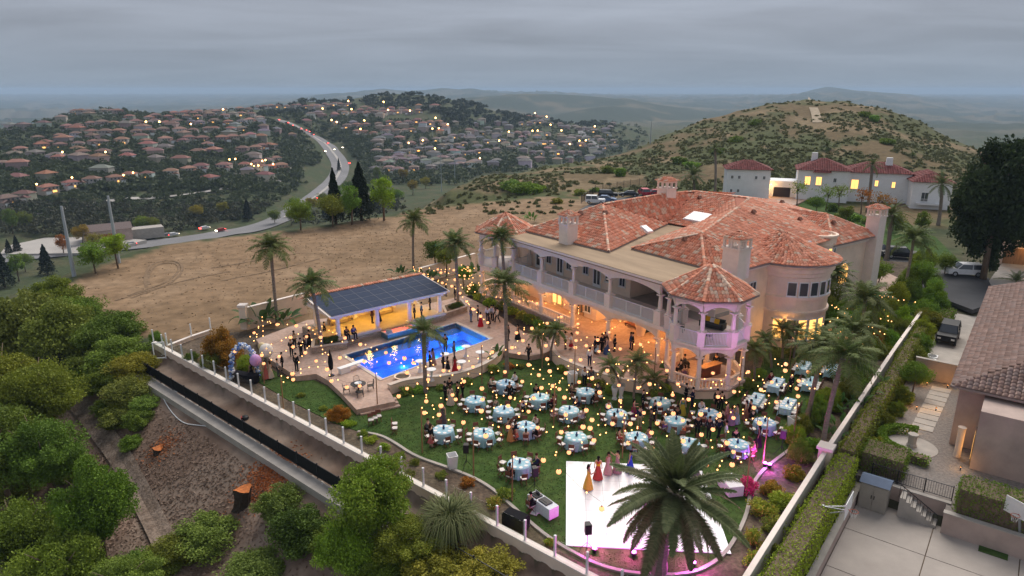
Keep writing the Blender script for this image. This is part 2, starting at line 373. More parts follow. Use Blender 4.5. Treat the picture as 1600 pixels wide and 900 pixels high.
hillm = hillm + ((GX > -30) & (GX < 120) & (GY > 150) & (RR < 260)).astype(float)
lay(hillm, (.145, .105, .056))
lay(hillm * np.clip((nA * .6 + nB * .4 - .42) * 9, 0, .9), (.078, .090, .036))
lay(hillm * np.clip((noise2(GX, GY, 16, 21) - .60) * 14, 0, 1), (.21, .155, .09))
lay((~INP & (RR < 75)).astype(float), (.20, .135, .10))
lay((~INP & (RR < 75)).astype(float) * np.clip((nB - .5) * 8, 0, 1), (.27, .20, .155))
lotd = np.clip(2.0 - seg_dist(GX, GY, LOT) * .8 + (nB - .5) * 4, 0, 1) + inside(GX, GY, LOT)
lay(lotd, (.255, .168, .100)); lay(np.clip(lotd, 0, 1) * np.clip((nB - .5) * 5, 0, .7), (.30, .205, .128)); lay(np.clip(lotd, 0, 1) * np.clip((nA - .52) * 8, 0, .8), (.205, .135, .078))
lay((INP & (E_ > .5) & (GY < 150)).astype(float), (.10, .095, .06))
ni, nj = GX.shape
IDX = np.arange(ni * nj).reshape(ni, nj)
Fq = np.stack([IDX[:-1, :-1], IDX[:-1, 1:], IDX[1:, 1:], IDX[1:, :-1]], -1).reshape(-1, 4)[:, ::-1]
me = mesh_np('terrain', np.stack([GX, GY, H], -1).reshape(-1, 3), Fq, None, smooth=True)
ca = me.color_attributes.new('Col', 'FLOAT_COLOR', 'POINT'); c4 = np.ones((ni * nj, 4), dtype=np.float32); c4[:, :3] = C.reshape(-1, 3); ca.data.foreach_set('color', c4.ravel())
M['terrain'] = mat('terrain_soil', rough=.95, var=.30, scale=.55, detail=8, attr=True, bump=.5, bscale=1.2, spec=.1)
me.materials.append(M['terrain'])
tag(link('terrain', me), kind='structure')
# ------------------------------------------------------------------ garden ground
def poly_px(pts, z): return [at(x, y, z)[:2] for x, y in pts]
def smooth_poly(P, n=3):
 for _ in range(n):
  Q = []
  for i in range(len(P)):
   a, b = P[i], P[(i + 1) % len(P)]
   Q += [(a[0]*.75+b[0]*.25, a[1]*.75+b[1]*.25), (a[0]*.25+b[0]*.75, a[1]*.25+b[1]*.75)]
  P = Q
 return P
def smooth_line(P, n=3):
 for _ in range(n):
  Q = [P[0]]
  for a, b in zip(P, P[1:]):
   Q += [tuple(u*.75+v*.25 for u, v in zip(a, b)), tuple(u*.25+v*.75 for u, v in zip(a, b))]
  P = Q + [P[-1]]
 return P
def sheet(name, P, z, mt, thick=.06):
 m = MB(); m.prism(P, z - thick, z); return struct(name, m, mt)
def ribbon(P, w0, w1, z0, z1, mb=None):
 """a kerb-like band along polyline P, between offsets w0 and w1 to its right"""
 mb = mb or MB(); n = len(P); Nn = []
 for i in range(n):
  a = P[max(i-1, 0)]; b = P[min(i+1, n-1)]; dx, dy = b[0]-a[0], b[1]-a[1]; l = math.hypot(dx, dy) or 1
  Nn.append((dy/l, -dx/l))
 A = [(p[0]+q[0]*w0, p[1]+q[1]*w0) for p, q in zip(P, Nn)]; B = [(p[0]+q[0]*w1, p[1]+q[1]*w1) for p, q in zip(P, Nn)]
 V = []; F = []
 for (a, b) in zip(A, B): V += [(*a, z0), (*b, z0), (*b, z1), (*a, z1)]
 for i in range(n-1):
  o = i*4; F += [(o+k, o+4+k, o+4+(k+1) % 4, o+(k+1) % 4) for k in range(4)]
 F += [(0, 1, 2, 3), ((n-1)*4+3, (n-1)*4+2, (n-1)*4+1, (n-1)*4)]
 return mb.add(V, F)
WL = [(7.2, 27.8), (3.1, 31.3), (-11.7, 43.9), (-36.4, 65.1)]          # left garden wall
WR = [(10.5, 27.5), (13.6, 31.6), (21.7, 42.2), (36.9, 61.6), (46, 73)]  # right garden wall line
soil = [WL[0], WL[3], (-34, 68), (-20, 72), (-6, 82), (0, 92), (30, 110), (60, 100), (46, 73), WR[0]]
lawn_front = smooth_line(poly_px([(560, 674), (594, 679), (616, 690), (650, 713), (695, 728), (740, 745), (769, 762), (790, 780), (831, 817), (862, 842), (896, 862), (941, 885), (1000, 897), (1080, 897), (1125, 872), (1149, 838), (1167, 797), (1170, 761), (1190, 734), (1219, 712), (1242, 695), (1250, 668)], 0), 2)
lawn = lawn_front + poly_px([(1262, 630), (1290, 585), (1318, 545), (1345, 515), (1400, 470), (1280, 495), (1200, 540), (1180, 600), (1040, 615), (930, 605), (880, 575), (850, 552), (800, 556), (780, 566), (742, 592), (700, 602), (640, 608), (612, 618), (565, 640), (545, 632), (512, 604), (490, 594), (460, 596), (420, 575), (392, 590), (450, 625), (520, 660)], 0)
sheet('lawn', lawn, .02, M['lawn'], .05)
k = MB(); ribbon(lawn_front, -.02, .2, -.1, .09, k); kerb_o = struct('lawn_kerb', k, M['concrete'])
# grass blades: an uncountable short sward over the lawn
def scatter_in(poly, n, rng):
 P = np.array(poly); lo, hi = P.min(0), P.max(0); out = []
 q = rng.random((n * 4, 2)) * (hi - lo) + lo; q = q[inside(q[:, 0], q[:, 1], poly)][:n]; return q
gp = scatter_in(lawn, 42000, RNG); gp = gp[np.hypot(gp[:, 0], gp[:, 1]) < 75]
n_ = len(gp); ang = RNG.random(n_) * 6.283; h_ = .02 + RNG.random(n_) * .03; w_ = .03 + RNG.random(n_) * .04
dxy = np.stack([np.cos(ang), np.sin(ang)], -1); ln = (RNG.random((n_, 2)) - .5) * .08
z0 = np.full((n_, 1), .018)
Vg = np.stack([np.hstack([gp - dxy * w_[:, None], z0]), np.hstack([gp + dxy * w_[:, None], z0]), np.hstack([gp + ln, z0 + h_[:, None]])], 1).reshape(-1, 3)
gn = noise2(gp[:, 0], gp[:, 1], 3.5, 31)[:, None] * .9 + RNG.random((n_, 1)) * .35
Cg = np.array([.042, .076, .018]) * (1 - gn) + np.array([.088, .112, .032]) * gn
M['grass'] = mat('grass_blades', rough=.9, var=0, attr=True, spec=.1)
tag(link('grass', mesh_np('grass', Vg, np.arange(n_ * 3).reshape(-1, 3), M['grass'], col=Cg)), 'short mown grass blades of the garden lawn', 'grass', kind='stuff')
# ------------------------------------------------------------------ pool deck, pool, terrace
DZ = .5
pool = poly_px([(540, 555), (598, 592), (765, 530), (712, 505)], DZ)
deck_out = poly_px([(400, 530), (420, 560), (463, 588), (494, 584), (512, 594), (530, 611), (557, 640), (618, 627), (606, 606), (628, 598), (655, 594), (700, 590), (742, 579), (772, 562), (782, 548), (800, 552), (830, 556), (850, 552), (866, 545), (860, 528), (820, 520), (790, 500), (755, 476), (725, 462), (690, 470), (600, 490), (480, 500)], DZ)
def hole_sheet(name, outer, hole, z0, z1, mt):
 import bmesh
 bm = bmesh.new(); vs = []
 for P in (outer, hole):
  v = [bm.verts.new((p[0], p[1], z1)) for p in P]
  for a, b in zip(v, v[1:] + v[:1]): bm.edges.new((a, b))
  vs.append(v)
 bmesh.ops.triangle_fill(bm, use_beauty=True, edges=bm.edges[:])
 for v in vs:
  lo = [bm.verts.new((p.co.x, p.co.y, z0)) for p in v]
  for i in range(len(v)):
   j = (i + 1) % len(v)
   try: bm.faces.new((v[i], v[j], lo[j], lo[i]))
   except ValueError: pass
 bmesh.ops.recalc_face_normals(bm, faces=bm.faces[:])
 me = bpy.data.meshes.new(name); bm.to_mesh(me); bm.free(); me.materials.append(mt)
 return tag(link(name, me), kind='structure')
hole_sheet('pool_deck', deck_out, pool, -.1, DZ, M['paving'])
# coping ring in pale stone
pc = Vector((sum(p[0] for p in pool) / 4, sum(p[1] for p in pool) / 4))
big = [tuple(pc + (Vector(p) - pc) * (1 + .45 / (Vector(p) - pc).length)) for p in pool]
M['coping'] = mat('coping_stone', (.58, .49, .42), .8, .1, 2)
hole_sheet('garden_soil', soil, big, -.2, -.03, M['bed'])
hole_sheet('pool_coping', big, pool, DZ - .02, DZ + .05, M['coping'])
# steps from the deck down to the lawn
st = MB(); a, b = Vector(at(557, 640, 0)), Vector(at(618, 627, 0)); nrm = Vector((b.y - a.y, -(b.x - a.x), 0)).normalized()
for i in range(3):
 o0, o1 = nrm * (i * .42), nrm * (i * .42 + .44)
 P = [(a + o0)[:2], (b + o0)[:2], (b + o1)[:2], (a + o1)[:2]]
 st.prism(P, 0, .40 - i * .13)
struct('deck_steps', st, M['paving'])
# curved retaining wall round the pool deck
rw = smooth_line(poly_px([(606, 606), (628, 598), (655, 594), (700, 590), (742, 579), (772, 562), (782, 546)], DZ), 2)
t = thing('retaining_wall', 'low curved cream retaining wall around the pool deck', 'wall', (*rw[0], 0))
def loc_(P, o): return [(p[0] - o[0], p[1] - o[1]) for p in P]
k = MB(); ribbon(loc_(rw, rw[0]), 0, .35, -.1, .78, k); k.build('wall_body', M['stucco'], t)
k = MB(); ribbon(loc_(rw, rw[0]), -.05, .42, .78, .88, k); k.build('cap', M['coping'], t)
# basin and water
M['basin'] = mat('pool_plaster', (.03, .30, .78), .7, .2, 1.2)
bs = MB(); zb = DZ - 1.5
bs.add([(*p, zb) for p in pool], [(0, 1, 2, 3)])
for i in range(4):
 p, q = pool[i], pool[(i + 1) % 4]; bs.add([(*p, zb), (*q, zb), (*q, DZ), (*p, DZ)], [(0, 1, 2, 3)])
A_, B_, C_, D_ = [Vector(p) for p in pool]
sh = [A_, D_, D_ + (C_ - D_) * .22, A_ + (B_ - A_) * .22]; bs.prism([p[:] for p in sh], zb + .01, DZ - .55)
struct('pool_basin', bs, M['basin'])
wm = bpy.data.materials.new('pool_water'); wm.use_nodes = True; _t = wm.node_tree; _t.nodes.remove(_t.nodes['Principled BSDF'])
tr = _t.nodes.new('ShaderNodeBsdfTransparent'); tr.inputs[0].default_value = (.42, .80, 1, 1); gl = _t.nodes.new('ShaderNodeBsdfGlossy'); gl.inputs['Roughness'].default_value = .05
fr = _t.nodes.new('ShaderNodeFresnel'); fr.inputs[0].default_value = 1.33; mx = _t.nodes.new('ShaderNodeMixShader')
nb = _t.nodes.new('ShaderNodeTexNoise'); nb.inputs['Scale'].default_value = 2.6; nb.inputs['Detail'].default_value = 3; bp = _t.nodes.new('ShaderNodeBump'); bp.inputs['Strength'].default_value = .35; bp.inputs['Distance'].default_value = .08
tcn = _t.nodes.new('ShaderNodeTexCoord'); _t.links.new(tcn.outputs['Object'], nb.inputs['Vector']); _t.links.new(nb.outputs[0], bp.inputs['Height']); _t.links.new(bp.outputs[0], gl.inputs['Normal']); _t.links.new(bp.outputs[0], fr.inputs['Normal'])
_t.links.new(fr.outputs[0], mx.inputs[0]); _t.links.new(tr.outputs[0], mx.inputs[1]); _t.links.new(gl.outputs[0], mx.inputs[2]); _t.links.new(mx.outputs[0], _t.nodes['Material Output'].inputs['Surface'])
w = MB(); w.add([(*p, DZ - .1) for p in pool], [(0, 1, 2, 3)]); struct('pool_water', w, wm)
def lamp(parent_or_loc, energy, color, radius=.15, name='lamp_light', loc=None, typ='POINT', rot=None, spot=None):
 d = bpy.data.lights.new(name, typ); d.energy = energy; d.color = color; d.shadow_soft_size = radius
 if spot: d.spot_size = spot; d.spot_blend = .8
 o = bpy.data.objects.new(name, d); COL.objects.link(o)
 o.location = loc if loc is not None else parent_or_loc
 if rot: o.rotation_euler = rot
 return o
mid = (A_ + B_ + C_ + D_) / 4
for f, g, e, c in ((.10, .42, 120, (.14, .10, 1.0)), (.12, .85, 110, (.0, .42, 1)), (.34, .45, 120, (.10, .12, 1)), (.38, .85, 120, (.0, .55, 1)), (.60, .45, 110, (.06, .22, 1)), (.66, .8, 120, (.04, .75, 1)), (.86, .45, 120, (.08, .6, 1)), (.92, .8, 70, (.25, .4, 1))):
 p = A_ + (D_ - A_) * f + (B_ - A_) * g; lamp((p.x, p.y, DZ - 1.25), e, c, .1, 'pool_light')
# diving board
dbp, dbq = Vector(at(532, 576, DZ + .5)), Vector(at(570, 563, DZ + .5)); t = thing('diving_board', 'white diving board over the corner of the pool', 'diving board', (dbp.x, dbp.y, DZ))
d = (dbq - dbp); rz = math.atan2(d.y, d.x); t.rotation_euler[2] = rz; L_ = d.length
k = MB(); k.box(-.2, L_, -.28, .28, .5, .58); k.build('board', M['white'], t); k = MB(); k.box(-.1, .9, -.22, .22, 0, .5); k.build('stand', M['white'], t)
# ------------------------------------------------------------------ left garden wall with glass fence
def wall_run(name, label, P, zb, zt, mt, capw, th):
 t = thing(name, label, 'wall', (*P[0], zb)); Q = loc_(P, P[0])
 k = MB(); ribbon(Q, -th/2, th/2, -1.2, zt - zb, k); k.build('wall_body', mt, t)
 k = MB(); ribbon(Q, -capw/2, capw/2, zt - zb, zt - zb + .09, k); k.build('cap', M['trim'], t); return t
wall_run('garden_wall', 'long white stuccoed garden wall along the bare slope, glass fence on top', WL[::-1], 0, .32, M['stucco'], .42, .30)
gf = thing('glass_fence', 'low clear glass fence between white posts on the garden wall', 'fence', (*WL[3], .41))
pm = MB(); pm.box(-.055, .055, -.055, .055, 0, 1.25); pm.box(-.065, .065, -.065, .065, 1.25, 1.29); pmesh = pm.mesh('post', M['white'])
gm = bpy.data.materials.new('clear_glass'); gm.use_nodes = True; _t = gm.node_tree; _t.nodes.remove(_t.nodes['Principled BSDF'])
tr = _t.nodes.new('ShaderNodeBsdfTransparent'); tr.inputs[0].default_value = (.93, .96, .95, 1); gl = _t.nodes.new('ShaderNodeBsdfGlossy'); gl.inputs['Roughness'].default_value = .02; mx = _t.nodes.new('ShaderNodeMixShader'); mx.inputs[0].default_value = .05
_t.links.new(tr.outputs[0], mx.inputs[1]); _t.links.new(gl.outputs[0], mx.inputs[2]); _t.links.new(mx.outputs[0], _t.nodes['Material Output'].inputs['Surface'])
M['clear'] = gm
p0, p1 = Vector(WL[3]), Vector(WL[0]); L_ = (p1 - p0).length; n = int(L_ / 2.1); dirv = (p1 - p0) / L_; ang0 = math.atan2(dirv.y, dirv.x)
gpan = MB(); gpan.box(.08, 2.1 - .08, -.006, .006, .06, 1.1); gpane = gpan.mesh('pane', M['clear'])
for i in range(n + 1):
 q = dirv * (i * L_ / n); part('post', pmesh, gf, loc=(q.x, q.y, 0), rz=ang0)
 if i < n: part('pane', gpane, gf, loc=(q.x, q.y, 0), rz=ang0)
# gutter strip and dark fence below the wall
nl = Vector((-.65, -.76))
gutter_line = [tuple(Vector(p) + nl * 2.7) for p in WL[::-1]]
k = MB(); ribbon(gutter_line, -.1, .95, -1.7, -1.02, k); struct('concrete_gutter', k, M['concrete'])
bf = thing('black_fence', 'black mesh fence along the concrete gutter below the garden wall', 'fence', (*gutter_line[0], -1.0))
fl = loc_(gutter_line, gutter_line[0]); f0, f1 = Vector(fl[0]), Vector(fl[-1]); L_ = (f1 - f0).length; dv = (f1 - f0) / L_; an = math.atan2(dv.y, dv.x)
nsec = int(L_ / 2.4); sl = L_ / nsec
barm = MB()
for i in range(int(sl / .12)): barm.box(i*.12, i*.12+.022, -.011, .011, .06, 1.05)
barm.box(0, sl, -.02, .02, 1.05, 1.09); barm.box(0, sl, -.02, .02, .1, .14); barme = barm.mesh('bar_panel', M['metal_dark'])
screen = MB(); screen.box(.02, sl - .02, .016, .024, .08, 1.04); scm = screen.mesh('screen', mat('shade_cloth', (.022, .026, .024), .9, .25, 3))
posm = MB(); posm.box(-.035, .035, -.035, .035, -.1, 1.2); posme = posm.mesh('post', M['metal_dark'])
for i in range(nsec):
 q = f0 + dv * (i * sl); part('bar_panel', barme, bf, loc=(q.x, q.y, 0), rz=an); part('post', posme, bf, loc=(q.x, q.y, 0), rz=an)
 if i < 15: part('screen', scm, bf, loc=(q.x, q.y, 0), rz=an)
# open white gate frame at the wall's end
g0 = Vector(at(252, 565, 0)); t = thing('gate', 'white open gate frame at the far end of the garden wall', 'gate', (*at(241, 562, -.3)[:2], -.3), R(18))
k = MB(); k.box(0, .09, -.04, .04, 0, 1.75); k.box(1.0, 1.09, -.04, .04, 0, 1.75); k.box(.09, 1.0, -.04, .04, 1.66, 1.75); k.box(.09, 1.0, -.04, .04, .05, .14); k.build('frame', M['white'], t)
k = MB(); k.box(.1, .99, -.006, .006, .15, 1.65); k.build('pane', M['clear'], t)
# back-left garden wall with pillar, behind the shrubs
bw = [at(262, 545, 0)[:2], at(300, 530, 0)[:2], at(330, 520, 0)[:2]]
wall_run('rear_wall', 'low white wall between the lot and the garden, beside the gate', bw, 0, .3, M['stucco'], .36, .26)
gf2 = thing('glass_fence', 'short glass fence with white posts beside the open gate', 'fence', (*bw[0], .39))
for q in bw: part('post', pmesh, gf2, loc=(q[0] - bw[0][0], q[1] - bw[0][1], 0))
bw2 = [at(385, 505, .5)[:2], at(478, 480, .5)[:2]]
wall_run('boundary_wall', 'cream boundary wall between the bare lot and the palms', bw2, .2, 2.2, M['stucco'], .4, .28)
t = thing('wall_pillar', 'square white pillar at the end of the cream boundary wall', 'pillar', (*at(383, 512, .3)[:2], .2)); k = MB(); k.box(-.35, .35, -.35, .35, 0, 2.5); k.build('shaft', M['stucco'], t); k = MB(); k.box(-.45, .45, -.45, .45, 2.5, 2.75); k.build('cap', M['trim'], t)
bw3 = [at(655, 437, .5)[:2], at(742, 412, .5)[:2]]
wall_run('boundary_wall', 'cream boundary wall between the bare lot and the house turret', bw3, .2, 2.0, M['stucco'], .4, .28)
M['wall_pale'] = mat('pale_wall', (.52, .47, .42), .9, .2, .8)
# right garden wall
wall_run('garden_wall', 'tall white-capped garden wall along the neighbouring house', WR, -1, 1.0, M['wall_pale'], .3, .24)
t = thing('wall_pillar', 'white square pillar in the run of the white-capped wall', 'pillar', (WR[2][0], WR[2][1], -1.5), math.atan2(RWD[1], RWD[0])); k = MB(); k.box(-.4, .4, -.4, .4, -1.5, 2.75); k.build('shaft', M['stucco'], t); k = MB(); k.box(-.52, .52, -.52, .52, 2.75, 2.95); k.build('cap', M['trim'], t)
# ------------------------------------------------------------------ roof tiles: barrel tiles laid in courses on any planar face
TC = np.array([(.74, .285, .165), (.64, .225, .130), (.78, .350, .230), (.68, .290, .185)])
CREAM = np.array([(.76, .55, .41), (.72, .47, .33)])
def tile_mesh(name, faces, w=.30, l=.42, cols=TC, cream=CREAM, pc=.17, hgt=.085, seed=1):
 rng = np.random.default_rng(seed); VV = []; FF = []; CC = []; nv = 0
 ang = np.linspace(0, math.pi, 5); cs = -np.cos(ang) * w * .5; ss = np.sin(ang) * hgt
 for face in faces:
  P = [Vector(p) for p in face]; n = (P[1] - P[0]).cross(P[2] - P[0])
  if n.length < 1e-6: continue
  n.normalize()
  if n.z < 0: n = -n
  d = Vector((0, 0, -1)) - n * (-n.z)
  if d.length < 1e-4: continue
  d.normalize(); c = n.cross(d); o = P[0]
  uv = np.array([((p - o).dot(c), (p - o).dot(d)) for p in P]); lo = uv.min(0); hi = uv.max(0)
  S = np.arange(math.floor(lo[0]/w)*w, hi[0] + w, w); T = np.arange(hi[1] - l * .5, lo[1] - l, -l)
  if len(S) == 0 or len(T) == 0: continue
  sg, tg = np.meshgrid(S, T, indexing='ij'); m = inside(sg, tg, [tuple(q) for q in uv]); s_ = sg[m]; t_ = tg[m]
  if len(s_) == 0: continue
  isc = rng.random(m.shape) < pc * .62; isc = isc | (np.roll(isc, 1, 0) & (rng.random(m.shape) < .45)) ; isc = isc[m]
  k = len(s_); col = cols[rng.integers(0, len(cols), k)] * (.85 + .3 * rng.random((k, 1)))
  if len(cream): col[isc] = (cream[rng.integers(0, len(cream), k)] * (.85 + .25 * rng.random((k, 1))))[isc]
  jit = (rng.random(k) - .5) * .03
  base = np.array(o)[None] + s_[:, None] * np.array(c)[None] + (t_ + jit)[:, None] * np.array(d)[None]
  up = base[:, None, :] + cs[None, :, None] * np.array(c) * .92 + (ss[None, :, None] + .015) * np.array(n) - np.array(d) * l * .52
  dn = base[:, None, :] + cs[None, :, None] * np.array(c) * 1.04 + (ss[None, :, None] * 1.1 + .055) * np.array(n) + np.array(d) * l * .55
  V = np.concatenate([up, dn], 1).reshape(-1, 3)
  q = np.array([(i, 5 + i, 6 + i, 1 + i) for i in range(4)] + [(5, 9, 8, 7), (5, 7, 6, 5)][:1]); F = (np.arange(k) * 10)[:, None, None] + q[None] + nv
  VV.append(V); FF.append(F.reshape(-1, 4)); CC.append(np.repeat(col, len(q), 0)); nv += len(V)
 return mesh_np(name, np.concatenate(VV), np.concatenate(FF), M['tile'], col=np.concatenate(CC))
M['under'] = mat('roof_underlay', (.36, .12, .07), .9, .2, 3)
M['flatroof'] = mat('flat_roof', (.36, .26, .17), .9, .16, .35, bump=.1, bscale=6, stretch=(.5, 2.0, 1))
M['gutter'] = mat('gutter', (.30, .24, .22), .6, .1, 2)
def roof(parent, faces, name='roof', seed=1, eaves=(), fascia=None, **kw):
 u = MB()
 for f in faces: u.add(f, [tuple(range(len(f)))])
 ro = u.build(name, M['under'], parent)
 t_ = part('roof_tiles', tile_mesh('roof_tiles', faces, seed=seed, **kw), ro); t_['kind'] = 'stuff'
 if eaves:
  g = MB()
  for p, q in eaves: g.beam((p[0], p[1], p[2] - .06), (q[0], q[1], q[2] - .06), .16, .14)
  g.build('gutter', M['gutter'], ro)
 return ro
def ridge_caps(parent, segs, seed=3, col=None):
 """overlapping half-round cap tiles along hips and ridges, one part"""
 rng = np.random.default_rng(seed); VV = []; FF = []; CC = []; nv = 0
 ang = np.linspace(0, math.pi, 5)
 for p, q in segs:
  p, q = Vector(p), Vector(q); d = q - p; L_ = d.length; d.normalize(); c = d.cross(Vector((0, 0, 1))); c.normalize(); u = c.cross(d)
  for i in range(int(L_ / .4)):
   b0 = p + d * (i * .4); r0, r1 = .17, .14
   for b, r in ((b0, r0), (b0 + d * .46, r1)):
    VV += [tuple(b + c * (-math.cos(a) * r) + u * (math.sin(a) * r * .8 + .05)) for a in ang]
   FF += [(nv + j, nv + 5 + j, nv + 6 + j, nv + 1 + j) for j in range(4)]
   cc = (TC[rng.integers(0, 4)] if rng.random() < .6 else CREAM[rng.integers(0, 2)]) * (.85 + .3 * rng.random()); CC += [cc] * 4; nv += 10
 o = part('ridge_tiles', mesh_np('ridge_tiles', VV, FF, M['tile'], col=CC), parent); o['kind'] = 'stuff'
def arch_panel(mb, p, q, zt, zs, zc, th=.32, n=12, margin=.0):
 p, q = Vector((*p, 0)), Vector((*q, 0)); d = q - p; nn = Vector((d.y, -d.x, 0)).normalized() * th / 2
 F0, F1 = [], []
 for i in range(n + 1):
  t = i / n; m = p + d * t; z = zs + (zc - zs) * max(0, math.sin(math.pi * t)) ** .75
  F0.append((m, z))
 V = []
 for m, z in F0:
  for s in (1, -1): V += [(*(m + nn * s)[:2], z), (*(m + nn * s)[:2], zt)]
 F = []
 for i in range(n):
  o = i * 4; F += [(o, o+1, o+5, o+4), (o+6, o+7, o+3, o+2), (o+4, o+6, o+2, o), (o+1, o+3, o+7, o+5)]
 F += [(0, 2, 3, 1), (n*4+1, n*4+3, n*4+2, n*4)]
 return mb.add(V, F)
def rail_panel(mb, p, q, z0, z1, step=.13, w=.03, r=.07):
 p, q = Vector((*p, 0)), Vector((*q, 0)); d = q - p; L_ = d.length; n = max(2, int(L_ / step)); an = math.atan2(d.y, d.x)
 for z in (z0 + .06, z1): mb.beam((p.x, p.y, z), (q.x, q.y, z), r, r * .8)
 for i in range(1, n):
  m = p + d * (i / n); mb.cbox((m.x, m.y, (z0 + z1) / 2), (w, w, z1 - z0 - .08), an)
def balustrade(mb, p, q, z0, z1, step=.27):
 p, q = Vector((*p, 0)), Vector((*q, 0)); d = q - p; L_ = d.length; n = max(2, int(L_ / step)); h = z1 - z0
 mb.beam((p.x, p.y, z1 - .06), (q.x, q.y, z1 - .06), .24, .12); mb.beam((p.x, p.y, z0 + .06), (q.x, q.y, z0 + .06), .24, .12)
 for i in range(n):
  m = p + d * ((i + .5) / n)
  mb.lathe([(.05, .1), (.085, h * .32), (.045, h * .62), (.07, h - .1)], 6, (m.x, m.y, z0), cap=False)
def column(parent, x, y, z0, z1, r=.2, mt=None):
 k = MB(); h = z1 - z0
 k.box(x - r*1.35, x + r*1.35, y - r*1.35, y + r*1.35, z0, z0 + .12); k.lathe([(r, z0 + .12), (r * 1.02, z0 + h*.35), (r * .86, z1 - .2), (r * 1.15, z1 - .14), (r*1.2, z1 - .1)], 10, (x, y, 0)); k.box(x - r*1.4, x + r*1.4, y - r*1.4, y + r*1.4, z1 - .1, z1)
 return k.build('column', mt or M['trim'], parent)
WM = {}
def window(parent, x, y, z, w, h, face, lit=False, nx=2, ny=1, name='window', arched=False, proud=.05):
 """face: outward direction angle; x, y, z = bottom centre on the wall face"""
 key = (round(w, 2), round(h, 2), nx, ny, arched)
 if key not in WM:
  k = MB(); fw = .07; d0, d1 = -.06, .06
  k.box(-w/2, -w/2 + fw, d0, d1, 0, h); k.box(w/2 - fw, w/2, d0, d1, 0, h); k.box(-w/2 + fw, w/2 - fw, d0, d1, 0, fw); k.box(-w/2 + fw, w/2 - fw, d0, d1, h - fw, h)
  for i in range(1, nx): k.box(-w/2 + w*i/nx - .025, -w/2 + w*i/nx + .025, d0 + .03, d1 - .02, fw, h - fw)
  for j in range(1, ny): k.box(-w/2 + fw, w/2 - fw, d0 + .035, d1 - .025, h*j/ny - .025, h*j/ny + .025)
  k.box(-w/2 - .06, w/2 + .06, -.14, .0, -.07, 0)
  g = MB(); g.box(-w/2 + fw, w/2 - fw, -.01, .01, fw, h - fw)
  WM[key] = (k.mesh('window', M['white']), g.mesh('pane', M['glass_dark']), g.mesh('pane', M['warm_glass']))
 f, g0, g1 = WM[key]
 o = part(name, f, parent, loc=(x + math.cos(face) * proud, y + math.sin(face) * proud, z), rz=face + math.pi / 2)
 part('pane', g1 if lit else g0, o); return o
def door(parent, x, y, z, w, h, face, lit=False, color=(.8, .8, .8)):
 k = MB(); k.box(-w/2 - .08, w/2 + .08, -.04, .05, 0, h + .08); o = k.build('door', M['paint'], parent, color=color, loc=(x + math.cos(face) * .04, y + math.sin(face) * .04, z), rz=face + math.pi / 2)
 for s in (-1, 1):
  g = MB(); g.box(s * w/4 - w * .17, s * w/4 + w * .17, -.055, -.041, .35, h - .15); g.build('pane', M['warm_glass'] if lit else M['glass_dark'], o)
 return o
def chimney(parent, x, y, z0, z1, w=1.4, rz=0.0):
 zt = z1 - .55; zc = zt - 1.0
 k = MB(); k.box(-w/2, w/2, -w/2, w/2, z0, zc); k.box(-w*.56, w*.56, -w*.56, w*.56, zc, zc + .15); 
 o = k.build('chimney', M['trim'], parent, loc=(x, y, 0), rz=rz)
 c = MB(); hw = w * .46
 for a, b in (((-hw, -hw), (hw, -hw)), ((hw, -hw), (hw, hw)), ((hw, hw), (-hw, hw)), ((-hw, hw), (-hw, -hw))):
  a_, b_ = Vector(a), Vector(b); mid_ = (a_ + b_) / 2
  for u, v in ((a_, mid_), (mid_, b_)): arch_panel(c, u * .999, v * .999, zt, zc + .62, zc + .82, .14, 6)
 for a in ((-1, -1), (1, -1), (1, 1), (-1, 1), (0, -1), (1, 0), (0, 1), (-1, 0)): c.cbox((a[0]*hw, a[1]*hw, (zc + .15 + zt) / 2), (.2, .2, zt - zc - .15))
 c.build('belfry', M['trim'], o)
 hw = w * .66; ap = (0, 0, z1); cs = [(-hw, -hw, zt), (hw, -hw, zt), (hw, hw, zt), (-hw, hw, zt)]
 u = MB(); u.box(-w*.6, w*.6, -w*.6, w*.6, zt, zt + .02); u.build('soffit', M['trim'], o)
 tl = part('cap_tiles', tile_mesh('cap_tiles', [[cs[i], cs[(i+1) % 4], ap] for i in range(4)], seed=int(abs(x)*7)+99, w=.26, l=.34), o); tl['kind'] = 'stuff'
 return o
# ------------------------------------------------------------------ the mansion (local x runs along the garden front towards the gazebo, y into the house)
HG, HROT = (16.8, 55.7), math.atan2(-.813, .583)
house = thing('mansion', 'large cream two-storey mansion with terracotta tile roofs, arcaded balconies and an octagonal gazebo corner', 'house', (*HG, 0), HROT)
def hp(a, b): return (-a, b)
def hworld(a, b, z=0.0):
 return (HG[0] - .583 * a + .813 * b, HG[1] + .813 * a + .583 * b, z)
F_FRONT, F_RIGHT = -math.pi / 2, 0.0
# wall masses
def blk(name, a0, a1, b0, b1, z0, z1, mt=None):
 k = MB(); k.box(-a1, -a0, b0, b1, z0, z1); return k.build(name, mt or M['stucco'], house)
GZ = 1.0
blk('wall', 16, 30, 2.0, 12, -.1, 4.3); blk('wall', 11.5, 30, 2.3, 12, 4.31, 8.5); blk('wall', 5.5, 30, 7.0, 26.5, -.1, 8.49); blk('wall', 9, 30, 26.5, 36, -.1, 8.485)
blk('wall', 3.0, 6.0, 4.2, 8, -.1, 8.48); blk('wall', 5.4, 15, 28, 36.6, -.1, 7.9); blk('wall', 3.05, 6.0, 7.5, 14, -.1, 8.465)
blk('ceiling', 3.4, 15.9, -.9, 6.95, 4.16, 4.29, M['stucco'])
